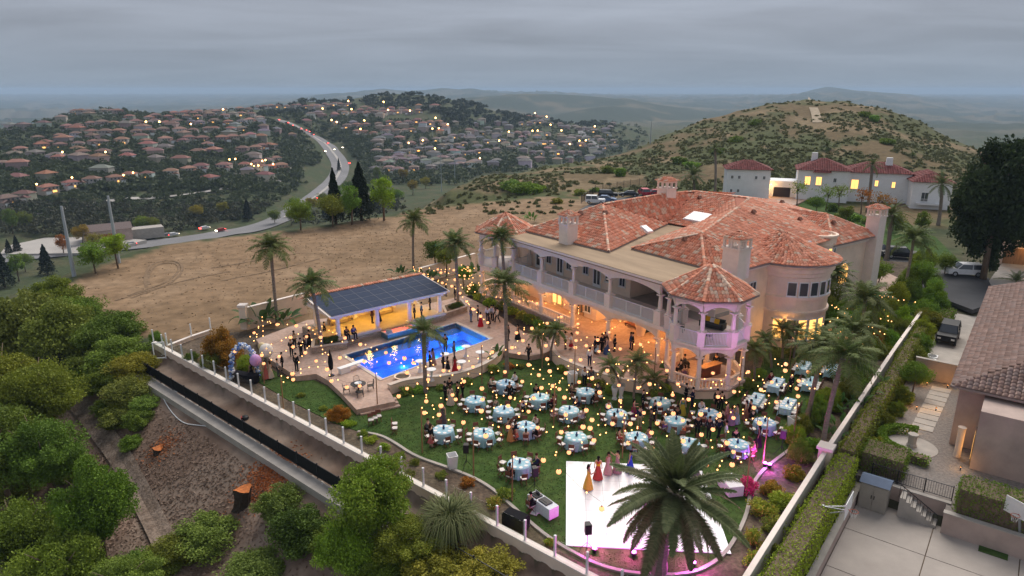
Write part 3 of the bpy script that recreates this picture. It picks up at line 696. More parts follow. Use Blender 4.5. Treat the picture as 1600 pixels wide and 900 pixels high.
# front slabs, columns, arches, rails
blk('terrace_slab', 3, 30, -1.6, 7, -.1, GZ, M['paving'])
blk('balcony_slab', 2.6, 28.2, -1.75, 2.28, 4.3, 4.66, M['trim']); blk('balcony_floor', 2.9, 11.48, 2.3, 6.98, 4.3, 4.655, M['concrete'])
CA = [4.2, 10.7, 16.05, 21.4, 26.8]
for a in CA:
 x, y = hp(a, -1.3)
 column(house, x, y, GZ, 3.35, .23)
 k = MB(); k.box(x - .38, x + .38, y - .38, y + .38, 4.66, 5.86); k.box(x - .44, x + .44, y - .44, y + .44, 5.86, 5.96); k.build('pier', M['trim'], house)
 column(house, x, y, 5.96, 7.45, .2)
for a0, a1 in zip(CA, CA[1:]):
 k = MB(); arch_panel(k, hp(a1, -1.3), hp(a0, -1.3), 4.3, 3.35, 3.95); k.build('arch', M['stucco'], house)
 k = MB(); arch_panel(k, hp(a1, -1.3), hp(a0, -1.3), 8.32, 7.45, 8.0); k.build('arch', M['trim'], house)
 k = MB(); rail_panel(k, hp(a1 - .4, -1.3), hp(a0 + .4, -1.3), 4.66, 5.8, .11)
 for f in (1/3, 2/3):
  am = a1 - .4 + (a0 - a1 + .8) * f; k.cbox((-am, -1.3, 5.25), (.07, .07, 1.1))
 k.build('railing', M['white'], house)
 if a0 > 12:
  k = MB(); balustrade(k, hp(a1 - .2, -1.35), hp(a0 + .2, -1.35), GZ, 1.95); k.build('balustrade', M['trim'], house)
# cornice and flat roof
blk('cornice', 3.6, 28.2, -1.75, -.9, 8.32, 8.62, M['trim']); blk('cornice', 3.5, 28.3, -1.95, -.9, 8.622, 8.80, M['trim'])
k = MB(); k.prism([hp(*p) for p in ((3.4, -1.9), (28.2, -1.9), (28.5, 6), (22.5, 19.2), (16.8, 19.4), (3.6, 7))], 8.5, 8.86); k.build('flat_roof', M['flatroof'], house)
# doors and windows on the front
for a, lit in ((25.2, 1), (19.8, 1), (17.4, 1)): window(house, *hp(a, 2.0), 1.6, 1.1, 1.9, F_FRONT, False, 2, 1)
door(house, *hp(22.6, 2.0), GZ, 1.8, 2.4, F_FRONT, True, (.6, .45, .3)); door(house, *hp(18.6, 2.0), GZ, 1.0, 2.4, F_FRONT, False, (.35, .2, .1))
for a in (24.6, 21.0): window(house, *hp(a, 2.3), 5.6, .95, 1.3, F_FRONT, False, 2, 1)
door(house, *hp(26.2, 2.3), 4.67, 1.7, 2.35, F_FRONT); door(house, *hp(22.6, 2.3), 4.67, 1.0, 2.35, F_FRONT); door(house, *hp(16.4, 2.3), 4.67, 1.1, 2.35, F_FRONT)
window(house, *hp(18.2, 2.3), 5.7, .9, 1.3, F_FRONT); window(house, *hp(14.6, 2.3), 5.6, 1.0, 1.3, F_FRONT); window(house, *hp(12.6, 2.3), 5.6, .9, 1.3, F_FRONT)
door(house, *hp(8.4, 7.0), 4.67, 2.2, 2.3, F_FRONT); window(house, *hp(5.4, 7.0), 5.5, 1.0, 1.3, F_FRONT)
door(house, *hp(13.6, 7.0), GZ, 2.4, 2.4, F_FRONT, True, (.6, .45, .3)); door(house, *hp(9.0, 7.0), GZ, 2.4, 2.4, F_FRONT, True, (.6, .45, .3)); window(house, *hp(6.0, 7.0), 1.5, 1.4, 1.9, F_FRONT, True, 2, 2)
# ceiling lamps under the arcade
lm = MB(); lm.lathe([(.05, 0), (.22, -.02), (.2, -.14), (.02, -.16)], 10)
lmesh = lm.mesh('ceiling_lamp', M['bulb'])
for a, b, e in ((24, .3, 120), (18.7, .3, 120), (13.4, 3.0, 150), (8.0, 3.0, 150), (13.4, -.2, 60), (5.5, 3.4, 70)):
 part('ceiling_lamp', lmesh, house, loc=(-a, b, 4.15)); lamp(hworld(a, b, 3.75), e, (1, .50, .17), .25, 'arcade_lamp')
def octa(parent, cx, cy, rot, r, z_g, z_f, z_rail, z_u, z_ur, z_e, z_ap, skip=(), er=1.2, seed=5):
 """two-storey octagonal loggia"""
 def v(k, rr): a = rot + R(22.5) + k * math.pi / 4; return (cx + rr * math.cos(a), cy + rr * math.sin(a))
 V8 = lambda rr: [v(k, rr) for k in range(8)]
 k = MB(); k.prism(V8(r * 1.04), z_g, z_f); k.build('base', M['stucco'], parent); k = MB(); k.prism(V8(r * 1.09), z_f, z_f + .12); k.build('floor_slab', M['paving'], parent)
 k = MB(); k.prism(V8(r * 1.03), z_u - .34, z_u - .12); k.prism(V8(r * 1.10), z_u - .118, z_u); k.build('upper_slab', M['trim'], parent)
 k = MB(); k.prism(V8(r * 1.04), z_e - .42, z_e - .14); k.prism(V8(r * 1.14), z_e - .138, z_e); k.build('cornice', M['trim'], parent)
 for i in range(8):
  p, q = v(i - 1, r), v(i, r); x, y = q
  column(parent, x * .97 + cx * .03, y * .97 + cy * .03, z_f + .12, z_u - 1.0, .2)
  k = MB(); a = rot + R(22.5) + i * math.pi / 4; k.cbox((x, y, (z_u + z_ur) / 2), (.6, .6, z_ur - z_u), a); k.cbox((x, y, z_ur + .05), (.72, .72, .1), a); k.build('pier', M['trim'], parent)
  column(parent, x, y, z_ur + .1, z_e - 1.05, .19)
  k = MB(); arch_panel(k, p, q, z_u - .34, z_u - 1.0, z_u - .5, .3); k.build('arch', M['trim'], parent)
  k = MB(); arch_panel(k, p, q, z_e - .42, z_e - 1.05, z_e - .55, .3); k.build('arch', M['trim'], parent)
  if i in skip: continue
  k = MB(); pm_, qm_ = Vector(p).lerp(Vector(q), .1), Vector(p).lerp(Vector(q), .9); balustrade(k, pm_, qm_, z_f + .12, z_rail); k.build('balustrade', M['trim'], parent)
  k = MB(); rail_panel(k, Vector(p).lerp(Vector(q), .13), Vector(p).lerp(Vector(q), .87), z_u, z_ur - .05, .12, .03); k.build('railing', M['white'], parent)
 E8 = [(*v(i, r * er), z_e + .02) for i in range(8)]; ap = (cx, cy, z_ap)
 ro = roof(parent, [[E8[i], E8[(i + 1) % 8], ap] for i in range(8)], seed=seed, eaves=[(E8[i], E8[(i + 1) % 8]) for i in range(8)], pc=.24)
 ridge_caps(ro, [(E8[i], ap) for i in range(8)], seed)
octa(house, 0, 0, R(-35.6), 3.3, -.1, .75, 1.8, 4.7, 5.9, 8.65, 10.85, skip=(3, 4))
octa(house, -31.0, 0.6, R(-35.6), 3.2, -.1, .95, 1.95, 4.7, 5.9, 8.7, 10.8, skip=(2, 3), seed=8)
k = MB(); k.box(-32.5, -29.5, 3.6, 10, -.1, 8.45); k.build('wall', M['stucco'], house)
lamp(hworld(0, 0, 3.6), 120, (1, .5, .17), .3, 'gazebo_lamp'); part('ceiling_lamp', lmesh, house, loc=(0, 0, 4.33))
lamp(hworld(31, .6, 3.6), 60, (1, .52, .2), .3, 'turret_lamp'); part('ceiling_lamp', lmesh, house, loc=(-31, .6, 4.33))
# main roofs
def H3(*p): return [(-a, b, z) for a, b, z in p]
mr = [H3((28.2, 1.3, 9), (14.4, 1.9, 9), (22, 8, 12.3)), H3((14.4, 1.9, 9), (21.4, 18.6, 9), (22, 8, 12.3)), H3((21.4, 18.6, 9), (23.5, 20, 12.3), (22, 8, 12.3)),
 H3((28.2, 1.3, 9), (22, 8, 12.3), (23.5, 20, 12.3), (31, 20, 8.9)), H3((21.4, 18.6, 9), (24, 26.5, 12), (23.5, 20, 12.3)), H3((21.4, 18.6, 9), (17.7, 18.9, 9), (18, 27, 12), (24, 26.5, 12)),
 H3((14.1, 4.9, 9), (4.3, 4.6, 9), (7.5, 7.7, 11.3)), H3((14.1, 4.9, 9), (17.7, 18.9, 9), (12.5, 20, 12)), H3((14.1, 4.9, 9), (12.5, 20, 12), (7.5, 7.7, 11.3)),
 H3((17.7, 18.9, 9), (18, 27, 12), (12.5, 20, 12)), H3((12.5, 20, 12), (18, 27, 12), (16, 27, 12)),
 H3((4.3, 4.6, 9), (2.3, 6.4, 8.75), (7.5, 7.7, 11.3)), H3((2.3, 6.4, 8.75), (2.5, 13, 8.75), (7.5, 7.7, 11.3)), H3((2.5, 13, 8.75), (12.5, 20, 12), (7.5, 7.7, 11.3)), H3((2.5, 13, 8.75), (4.4, 22, 8.75), (12.5, 20, 12)),
 H3((4.4, 22, 8.75), (4.8, 27.5, 8.75), (12.5, 20, 12)), H3((4.8, 27.5, 8.75), (16, 27, 12), (12.5, 20, 12)), H3((4.8, 27.5, 8.75), (8, 34, 8.8), (16, 27, 12)), H3((8, 34, 8.8), (17.5, 34, 11), (16, 27, 12)), H3((8, 34, 8.8), (16.5, 43, 8.6), (17.5, 34, 11)),
 H3((16, 27, 12), (17.5, 34, 11), (24, 26.5, 12)), H3((16.5, 43, 8.6), (27, 40, 8.6), (17.5, 34, 11)), H3((27, 40, 8.6), (24, 26.5, 12), (17.5, 34, 11)), H3((31, 20, 8.9), (23.5, 20, 12.3), (24, 26.5, 12), (27, 40, 8.6))]
ro = roof(house, mr, seed=2, eaves=[tuple(H3(*e)) for e in (((28.2, 1.3, 9), (14.4, 1.9, 9)), ((14.4, 1.9, 9), (21.4, 18.6, 9)), ((14.1, 4.9, 9), (4.3, 4.6, 9)), ((4.3, 4.6, 9), (2.3, 6.4, 8.75)), ((2.3, 6.4, 8.75), (2.5, 13, 8.75)))])
ridge_caps(ro, [tuple(H3(*e)) for e in (((14.4, 1.9, 9), (22, 8, 12.3)), ((22, 8, 12.3), (23.5, 20, 12.3)), ((14.1, 4.9, 9), (7.5, 7.7, 11.3)), ((4.3, 4.6, 9), (7.5, 7.7, 11.3)), ((7.5, 7.7, 11.3), (12.5, 20, 12)), ((23.5, 20, 12.3), (24, 26.5, 12)), ((12.5, 20, 12), (16, 27, 12)), ((16, 27, 12), (24, 26.5, 12)), ((16, 27, 12), (17.5, 34, 11)), ((16.5, 43, 8.6), (17.5, 34, 11)), ((28.2, 1.3, 9), (22, 8, 12.3)))], 4)
k = MB(); k.box(-15, -3.0, 4.4, 12, 8.4, 8.74); k.box(-3.0, -2.6, 5.5, 13, 8.35, 8.72); k.build('cornice', M['trim'], house)
# round tower with its conical roof
tx, ty = -3.2, 16.8
tw = MB(); tw.lathe([(3.9, -.1), (3.9, 3.55), (4.08, 3.6), (4.08, 3.85), (3.9, 3.9), (3.9, 5.05), (4.08, 5.1), (4.08, 5.35), (3.9, 5.4), (3.9, 7.3), (4.05, 7.4), (4.05, 7.75), (4.25, 7.85), (4.25, 8.25), (4.5, 8.4), (4.5, 8.68)], 40, (tx, ty, 0)); tw.build('tower_wall', M['stucco'], house)
cone = []
for i in range(28):
 a0, a1 = 2*math.pi*i/28, 2*math.pi*(i+1)/28; cone.append([(tx + 4.75*math.cos(a0), ty + 4.75*math.sin(a0), 8.72), (tx + 4.75*math.cos(a1), ty + 4.75*math.sin(a1), 8.72), (tx - 1.9, ty + .4, 11.0)])
roof(house, cone, seed=12, eaves=[(c[0], c[1]) for c in cone])
for da, lit in ((-52, 0), (-36, 0), (-20, 0), (-4, 0), (12, 0)):
 a = R(da); window(house, tx + 3.9*math.cos(a), ty + 3.9*math.sin(a), 5.45, .92, 1.45, a, False, 1, 1)
for da, lit in ((-66, 1), (-48, 0), (-32, 1), (-16, 1), (0, 1)):
 a = R(da); window(house, tx + 3.9*math.cos(a), ty + 3.9*math.sin(a), .9, .95, 2.2, a, bool(lit), 1, 2)
sc_ = MB(); sc_.lathe([(.06, 0), (.14, .1), (.12, .35), (.04, .42)], 8); a = R(-57); part('wall_lamp', sc_.mesh('wall_lamp', M['bulb']), house, loc=(tx + 4.0*math.cos(a), ty + 4.0*math.sin(a), 2.2))
wlp = hworld(-(tx + 4.4*math.cos(a)), ty + 4.4*math.sin(a), 2.4); lamp(wlp, 60, (1, .5, .15), .12, 'wall_lamp_light')
door(house, -3.0, 9.0, .3, 1.1, 2.4, F_RIGHT, True, (.7, .5, .3)); window(house, -3.0, 10.4, 5.5, 1.1, 1.5, F_RIGHT, False, 2, 1)
# small rotunda, gable wing, arched window
rx, ry = -6.3, 27.4
k = MB(); k.lathe([(1.7, -.1), (1.7, 4.6), (1.85, 4.65), (1.85, 4.9), (1.7, 4.95), (1.7, 8.0), (1.82, 8.05), (1.82, 8.25), (1.7, 8.3), (1.7, 9.0), (1.86, 9.05), (1.86, 9.25), (1.55, 9.26), (1.5, 9.0), (.05, 9.1)], 28, (rx, ry, 0), cap=False); k.build('rotunda_wall', M['stucco'], house)
for da in (-70, -45, -20, 5): a = R(da); window(house, rx + 1.7*math.cos(a), ry + 1.7*math.sin(a), 5.1, .55, 2.75, a, da in (-45, -20), 1, 3)
er_ = [H3((4.5, 27.2, 8.1), (14, 27.2, 8.1), (14, 32, 10.6), (8.5, 32, 10.6)), H3((4.5, 27.2, 8.1), (8.5, 32, 10.6), (4.5, 37.4, 8.1)), H3((4.5, 37.4, 8.1), (8.5, 32, 10.6), (14, 32, 10.6), (14, 37.4, 8.1))]
ro = roof(house, er_, seed=21, eaves=[tuple(H3(*e)) for e in (((4.5, 27.2, 8.1), (14, 27.2, 8.1)), ((4.5, 27.2, 8.1), (4.5, 37.4, 8.1)))])
ridge_caps(ro, [tuple(H3(*e)) for e in (((4.5, 27.2, 8.1), (8.5, 32, 10.6)), ((8.5, 32, 10.6), (14, 32, 10.6)), ((4.5, 37.4, 8.1), (8.5, 32, 10.6)))], 9)
k = MB(); k.box(-15, -5.1, 27.7, 36.9, 7.4, 7.75); k.box(-15, -4.8, 27.4, 37.2, 7.752, 8.05); k.build('cornice', M['trim'], house)
aw = MB(); aw.lathe([(.02, 0), (1.0, 0), (1.0, .12), (.02, .12)], 20); 
k = MB(); N_ = 14
ring = [(-math.cos(math.pi*i/N_), math.sin(math.pi*i/N_)) for i in range(N_ + 1)]
V = []; 
for x_, z_ in [(-1, -1.6)] + ring + [(1, -1.6)]: V += [(x_*.95, -.07, z_*.95 if z_ > 0 else z_), (x_*1.2, -.07, z_*1.2 if z_ > 0 else z_), (x_*1.2, .05, z_*1.2 if z_ > 0 else z_), (x_*.95, .05, z_*.95 if z_ > 0 else z_)]
F = [(i*4+j, i*4+(j+1) % 4, i*4+4+(j+1) % 4, i*4+4+j) for i in range(N_ + 2) for j in range(4)]
k.add(V, F)
for i in range(1, 6): a = math.pi*i/6; k.beam((0, -.02, 0), (-math.cos(a)*.97, -.02, math.sin(a)*.97), .05)
k.beam((-.97, -.02, 0), (.97, -.02, 0), .07); k.beam((0, -.02, -1.6), (0, -.02, 0), .06); k.beam((-.5, -.02, -1.6), (-.5, -.02, 0), .05); k.beam((.5, -.02, -1.6), (.5, -.02, 0), .05)
wo_ = k.build('arched_window', M['trim'], house, loc=(-5.36, 31.6, 4.3), rz=math.pi/2)
g = MB(); g.add([(-.95, .0, -1.6)] + [(x_*.95, 0, z_*.95) for x_, z_ in ring] + [(.95, 0, -1.6)], [tuple(range(N_ + 3))]); g.build('pane', M['warm_glass'], wo_)
# chimneys, skylights, vents
chimney(house, -20.4, 1.5, 8.6, 12.5, 1.45); chimney(house, -1.9, 5.9, 8.4, 12.7, 1.75); chimney(house, -24, 20.9, 11, 14.4, 1.7); chimney(house, -5.0, 36.9, -.1, 11.9, 1.6)
M['skylight'] = mat('skylight_dome', (.75, .74, .76), .25, .05, 2)
for (a, b, z, w_, l_, p_, ax) in ((18.7, 20.9, 9.85, 3.0, 2.2, -20, 'f'), (16.2, 9.2, 10.1, 1.3, .9, 24, 'r'), (4.9, 21.6, 9.0, 1.5, .9, -14, 'r')):
 k = MB(); k.box(-w_/2, w_/2, -l_/2, l_/2, 0, .16); k.box(-w_*.46, w_*.46, -l_*.46, l_*.46, .16, .24)
 o = k.build('skylight', M['skylight'], house, loc=(-a, b, z))
 o.rotation_euler = (R(-p_) if ax == 'f' else 0, R(p_) if ax == 'r' else 0, 0)
vm = MB(); vm.add([(-.25, -.3, 0), (.25, -.3, 0), (.25, .3, 0), (-.25, .3, 0), (0, -.3, .4), (0, .3, .28)], [(0, 1, 4), (1, 2, 5, 4), (3, 0, 4, 5), (2, 3, 5)]); vmesh = vm.mesh('roof_vent', mat('vent', (.2, .09, .06), .8))
for a, b, z in ((23, 5.5, 11.3), (20.4, 6.9, 11.6), (8.6, 6.7, 10.6), (11, 21, 11.6), (9.6, 28.2, 10.2), (7, 31, 9.9), (14, 31, 11.4), (22, 25, 11.5)): part('roof_vent', vmesh, house, loc=(-a, b, z))
# curved garden terrace in front of the arcade
ter = poly_px([(906, 508), (882, 514), (868, 527), (863, 543), (877, 559), (900, 569), (930, 580), (965, 590), (1000, 596), (1030, 598)], GZ) + [hworld(2.5, 1)[:2], hworld(16, 1)[:2]]
tl_ = smooth_line(ter[:10], 2)
k = MB(); k.prism(tl_ + ter[10:], -.1, GZ - .004); struct('round_terrace', k, M['paving'])
t = thing('terrace_wall', 'curved low cream wall edging the round patio under the arcade', 'wall', (*tl_[0], 0)); k = MB(); ribbon(loc_(tl_, tl_[0]), 0, .3, -.1, GZ + .06, k); k.build('wall_body', M['stucco'], t); k = MB(); ribbon(loc_(tl_, tl_[0]), -.04, .36, GZ + .06, GZ + .13, k); k.build('cap', M['coping'], t)
# ------------------------------------------------------------------ plants
G1 = np.array([.100, .140, .022]); G2 = np.array([.215, .270, .046])
def leaves(cent, size, rng, elong=1.7, up=.0, cA=G1, cB=G2, shade=None, droop=None):
 n = len(cent); a = rng.normal(size=(n, 3)); a[:, 2] *= (1 - up)
 if droop is not None: a = a * (1 - droop) + np.array([0, 0, -1.0]) * droop
 a /= np.linalg.norm(a, axis=1)[:, None]; b = np.cross(a, rng.normal(size=(n, 3))); b /= np.linalg.norm(b, axis=1)[:, None]
 s = (size * (.55 + .8 * rng.random(n)))[:, None]; a = a * s * elong * .5; b = b * s * .5
 V = np.stack([cent - a, cent - a * .1 + b, cent + a, cent - a * .1 - b], 1).reshape(-1, 3)
 f = rng.random((n, 1)); 
 if shade is not None: f = np.clip(f * .5 + shade[:, None] * .6, 0, 1)
 C_ = cA * (1 - f) + cB * f
 return V, C_
def lobe_points(rng, n, lobes, rx, ry, rz, cz, flat=.3, lr=.42, low=-.6):
 """points on many overlapping clumps inside an ellipsoid; returns points and each clump's tone"""
 L = rng.normal(size=(lobes, 3)); L /= np.linalg.norm(L, axis=1)[:, None]; L *= (rng.random((lobes, 1)) ** .45) * .78
 L[:, 2] = np.maximum(L[:, 2], low); st = .55 + .95 * rng.random((lobes, 3)); rad = lr * (.6 + .7 * rng.random(lobes)); tone = rng.random(lobes)
 k = rng.integers(0, lobes, n); d = rng.normal(size=(n, 3)); d /= np.linalg.norm(d, axis=1)[:, None]; d = d * st[k]
 p = L[k] + d * (rad[k] * (.45 + .62 * rng.random(n)))[:, None]
 return p * np.array([rx, ry, rz]) + np.array([0, 0, cz]), tone[k]
def leaf_mesh(name, V, C_): return mesh_np(name, V, np.arange(len(V)).reshape(-1, 4), M['leaf'], col=C_)
def bush_proto(seed, n=2600, r=1.0, h=.8, leaf=.11, lobes=22, cA=G1, cB=G2, lr=.42, droop=None):
 rng = np.random.default_rng(seed); p, t = lobe_points(rng, n, lobes, r, r, h, h * .62, lr=lr); p[:, 2] = np.maximum(p[:, 2], .02)
 return leaf_mesh('foliage', *leaves(p, leaf, rng, cA=cA, cB=cB, shade=t, droop=droop))
def limbs(rng, h, r0, spread, n=5, lean=.1):
 k = MB(); top = Vector(((rng.random() - .5) * lean * h, (rng.random() - .5) * lean * h, h * .55))
 k.tube([(0, 0, -.3), top * .5 + Vector((.05, 0, 0)), top], [r0, r0 * .8, r0 * .6], 8)
 for i in range(n):
  a = 2 * math.pi * i / n + rng.random(); e = Vector((math.cos(a) * spread, math.sin(a) * spread, h * (.25 + .25 * rng.random())))
  k.tube([top, top + e * .5 + Vector((0, 0, h * .04)), top + e], [r0 * .5, r0 * .3, r0 * .1], 6)
 return k
def tree_proto(seed, h=7, r=3.2, n=7000, leaf=.17, lobes=34, cA=G1, cB=G2, rz=None, lr=.38, droop=None, low=-.55):
 rng = np.random.default_rng(seed); rz = rz or r * .8
 p, t = lobe_points(rng, n, lobes, r, r, rz, h - rz * .85, lr=lr, low=low)
 return limbs(rng, h, .045 * h * .6, r * .55).mesh('trunk', M['bark'], True), leaf_mesh('crown', *leaves(p, leaf, rng, cA=cA, cB=cB, shade=t, droop=droop))
def conifer_proto(seed, h=9, r=2.4, n=7000, leaf=.2, cA=np.array([.020, .036, .018]), cB=np.array([.040, .062, .026]), pw=.8):
 rng = np.random.default_rng(seed); u = rng.random(n) ** .8; a = rng.random(n) * 6.283; tier = np.sin(u * 38) * .12 + .9
 rad = r * (1 - u) ** pw * tier * (.45 + .55 * rng.random(n) ** .4) * (1 + .2 * np.sin(a * 5 + u * 20))
 p = np.stack([np.cos(a) * rad, np.sin(a) * rad, h * .08 + u * h * .92 - rad * .15], -1)
 k = MB(); k.tube([(0, 0, -.3), (0, 0, h * .5), (0, 0, h * .95)], [.03 * h, .02 * h, .004 * h], 8)
 return k.mesh('trunk', M['bark'], True), leaf_mesh('crown', *leaves(p, leaf, rng, cA=cA, cB=cB, droop=.25))
PB = [bush_proto(i + 1) for i in range(4)] + [bush_proto(9, 3400, h=1.0, leaf=.09, lobes=40, lr=.3), bush_proto(10, 3000, leaf=.13, droop=.45, lobes=30)]
PBL = [bush_proto(30 + i, 24000, leaf=.040, lobes=70, lr=.27) for i in range(3)] + [bush_proto(35, 24000, leaf=.042, lobes=60, lr=.27, droop=.5)]
PT = [tree_proto(20), tree_proto(21, 8, 2.8, lobes=26, rz=2.9), tree_proto(22, 6.5, 3.4, lobes=40, lr=.32), tree_proto(23, 9, 2.6, 6500, rz=3.6, lobes=30, lr=.3)]
PTL = [tree_proto(40, 7.5, 3.6, 46000, .105, 90, lr=.25, rz=3.2, low=-.8), tree_proto(41, 7, 3.4, 46000, .11, 70, lr=.27, rz=3.0, droop=.55, low=-.8)]
PC = [conifer_proto(50), conifer_proto(51, 11, 2.0)]
PCD = tree_proto(52, 19, 7, 42000, .34, 110, cA=np.array([.016, .028, .016]), cB=np.array([.052, .074, .032]), rz=10, lr=.22, low=-1)
PX = tree_proto(60, 6, 2.4, 500, .2, 20)                                   # nearly bare flowering tree
TINT = dict(olive=(1.35, 1.2, .8), fresh=(1.25, 1.5, .9), dark=(.6, .68, .62), grey=(1.35, 1.35, 1.3), brown=(1.9, 1.15, .7), plain=(1.15, 1.2, 1), lime=(1.9, 1.9, .8), red=(2.4, .8, .5), deep=(.95, 1.1, .7), dry=(2.2, 1.7, 1.1))
def jit(c, s=.12): return tuple(max(0, q * (1 + (random.random() - .5) * 2 * s)) for q in c)
def bush(X, Y, Z, r, label, tint='plain', proto=0, hs=1.0, group=None, big=False, name='shrub', cat='shrub'):
 o = thing(name, label, cat, (X, Y, Z), random.random() * 6.28, group); o.scale = (r, r * (.85 + random.random() * .3), r * hs)
 part('foliage', (PBL if big else PB)[proto % (4 if big else 6)], o, jit(TINT[tint]))
 k = STEM; part('stem', k, o); return o
_k = MB(); _k.tube([(0, 0, -.2), (.03, .02, .25), (.1, .05, .55)], [.05, .04, .02], 6); _k.tube([(0, 0, 0), (-.12, .08, .5)], [.035, .015], 5); STEM = _k.mesh('stem', M['bark'], True)
def tree(X, Y, Z, protos, s, label, tint='plain', hs=1.0, group=None, name='tree', cat='tree'):
 o = thing(name, label, cat, (X, Y, Z), random.random() * 6.28, group); o.scale = (s, s, s * hs)
 part('trunk', protos[0], o); part('crown', protos[1], o, jit(TINT[tint])); return o
# ---- palms
def frond_mesh(name, L=2.6, n=26, ll=.55, droop=.55, lift=.25, cA=(.085, .115, .034), cB=(.17, .195, .065), seed=1, w=.045, plum=.5, vee=.35):
 rng = np.random.default_rng(seed); V = []; Fq = []; C_ = []; nv = 0
 def cen(t): return np.array([L * t * (1 - .12 * t * t * droop), 0, L * (lift * t - droop * t * t)])
 rows = [cen(i / 12) for i in range(13)]
 for i in range(12):
  wd = w * (1 - i / 13); a, b = rows[i], rows[i + 1]
  for p in (a, b): V += [p + np.array([0, -wd / 2, 0]), p + np.array([0, wd / 2, 0])]
  Fq.append((nv, nv + 2, nv + 3, nv + 1)); C_.append(np.array(cB) * 1.1); nv += 4
 for i in range(n):
  t = .14 + .84 * i / n; p = cen(t); q = cen(min(1, t + .02)); d = (q - p) / (np.linalg.norm(q - p) + 1e-9)
  le = ll * (math.sin(math.pi * min(1, t * .85 + .16)) ** .6) * (.85 + .3 * rng.random())
  for s in (-1, 1):
   e = np.array([d[0] * .55, s * (.8 + .2 * rng.random()), d[2] * .55 + vee - plum * rng.random()]); e /= np.linalg.norm(e)
   tip = p + e * le + np.array([0, 0, -le * .28]); m_ = p + e * le * .5; wv = d * w * .62
   V += [p - wv * .5, p + wv * .5, m_ + wv * .8, m_ - wv * .8, m_ - wv * .8, m_ + wv * .8, tip + wv * .1, tip - wv * .1]
   Fq += [(nv, nv + 1, nv + 2, nv + 3), (nv + 4, nv + 5, nv + 6, nv + 7)]; f = rng.random(); c = np.array(cA) * (1 - f) + np.array(cB) * f; C_ += [c, c]; nv += 8
 return mesh_np(name, np.array(V), np.array(Fq), M['leaf'], col=np.array(C_))
FQ = [frond_mesh('frond', 2.7, 34, .60, .62, .42, seed=1, w=.075, plum=.8), frond_mesh('frond', 2.7, 34, .60, .95, .55, seed=2, w=.075, plum=.8)]
FD = [frond_mesh('frond', 4.6, 78, .62, .40, .15, seed=3, w=.085, plum=.25, vee=.55, cA=(.085, .105, .040), cB=(.16, .18, .075)), frond_mesh('frond', 4.6, 78, .62, .58, .12, seed=4, w=.085, plum=.25, vee=.5, cA=(.085, .105, .040), cB=(.16, .18, .075)), frond_mesh('frond', 4.2, 70, .55, .18, .1, seed=5, w=.085, plum=.25, vee=.6, cA=(.085, .12, .040), cB=(.16, .19, .075))]
FP = [frond_mesh('frond', 3.0, 34, .42, .45, .2, seed=6, w=.07, plum=.3, vee=.45), frond_mesh('frond', 3.0, 34, .42, .7, .25, seed=7, w=.07, plum=.3, vee=.45)]
FR = [frond_mesh('frond', 1.3, 24, .30, .7, .4, seed=8, w=.045, plum=.3, vee=.3)]
def trunk_mesh(h, r, lean=(0, 0), flare=1.3, rough=.0, n=9):
 k = MB(); m = max(6, int(h / .4)); path = []; rad = []
 for i in range(m + 1):
  t = i / m; path.append((lean[0] * t * t, lean[1] * t * t, -.2 + (h + .2) * t)); rad.append(r * (1 + (flare - 1) * (1 - t) ** 6 + (.12 if t > .9 else 0)) * (1 + rough * ((i % 2) * 2 - 1)))
 k.tube(path, rad, n); return k.mesh('trunk', M['palm_bark'], False)
def palm(X, Y, Z, h, fr, nf, label, r=.16, s=1.0, lean=(0, 0), tint=(1, 1, 1), group=None, dead=True, seed=1, el=(-15, 80), name='palm_tree', rough=.03):
 rng = random.Random(seed); o = thing(name, label, 'palm tree', (X, Y, Z), 0, group)
 part('trunk', trunk_mesh(h, r, lean, rough=rough), o)
 for i in range(nf):
  t = i / nf; e = R(el[0] + (el[1] - el[0]) * t ** .9); f = part('frond', fr[rng.randrange(len(fr))], o, jit(tint, .1))
  f.location = (lean[0], lean[1], h - .1); f.rotation_euler = (R(rng.uniform(-12, 12)), -e, i * 2.39996 + rng.uniform(-.2, .2)); q = s * rng.uniform(.85, 1.1) * (1 - .25 * t); f.scale = (q, q, q)
 return o
def z_at(Y, py): d = ray(800, py); return CAM_Z + d[2] / d[1] * Y
def palm_px(bx, by, z, cx, cy, fr, nf, label, r=.16, s=1.0, **kw):
 X, Y, Z = at(bx, by, z); zt = z_at(Y, cy); d = ray(cx, cy); Xt = d[0] / d[1] * Y
 return palm(X, Y, Z, zt - Z, fr, nf, label, r, s, lean=(Xt - X, 0), seed=int(bx + cy), **kw)
# the big date palm in front of the dance floor
X, Y, Z = at(1028, 893, 0); zt = z_at(Y + .2, 768)
o = palm(X, Y, 0, zt, FD, 58, 'huge feathery date palm standing before the white dance floor', .42, .98, lean=((1045 - 1028) / 28., .1), el=(-48, 82), seed=5, rough=.06)
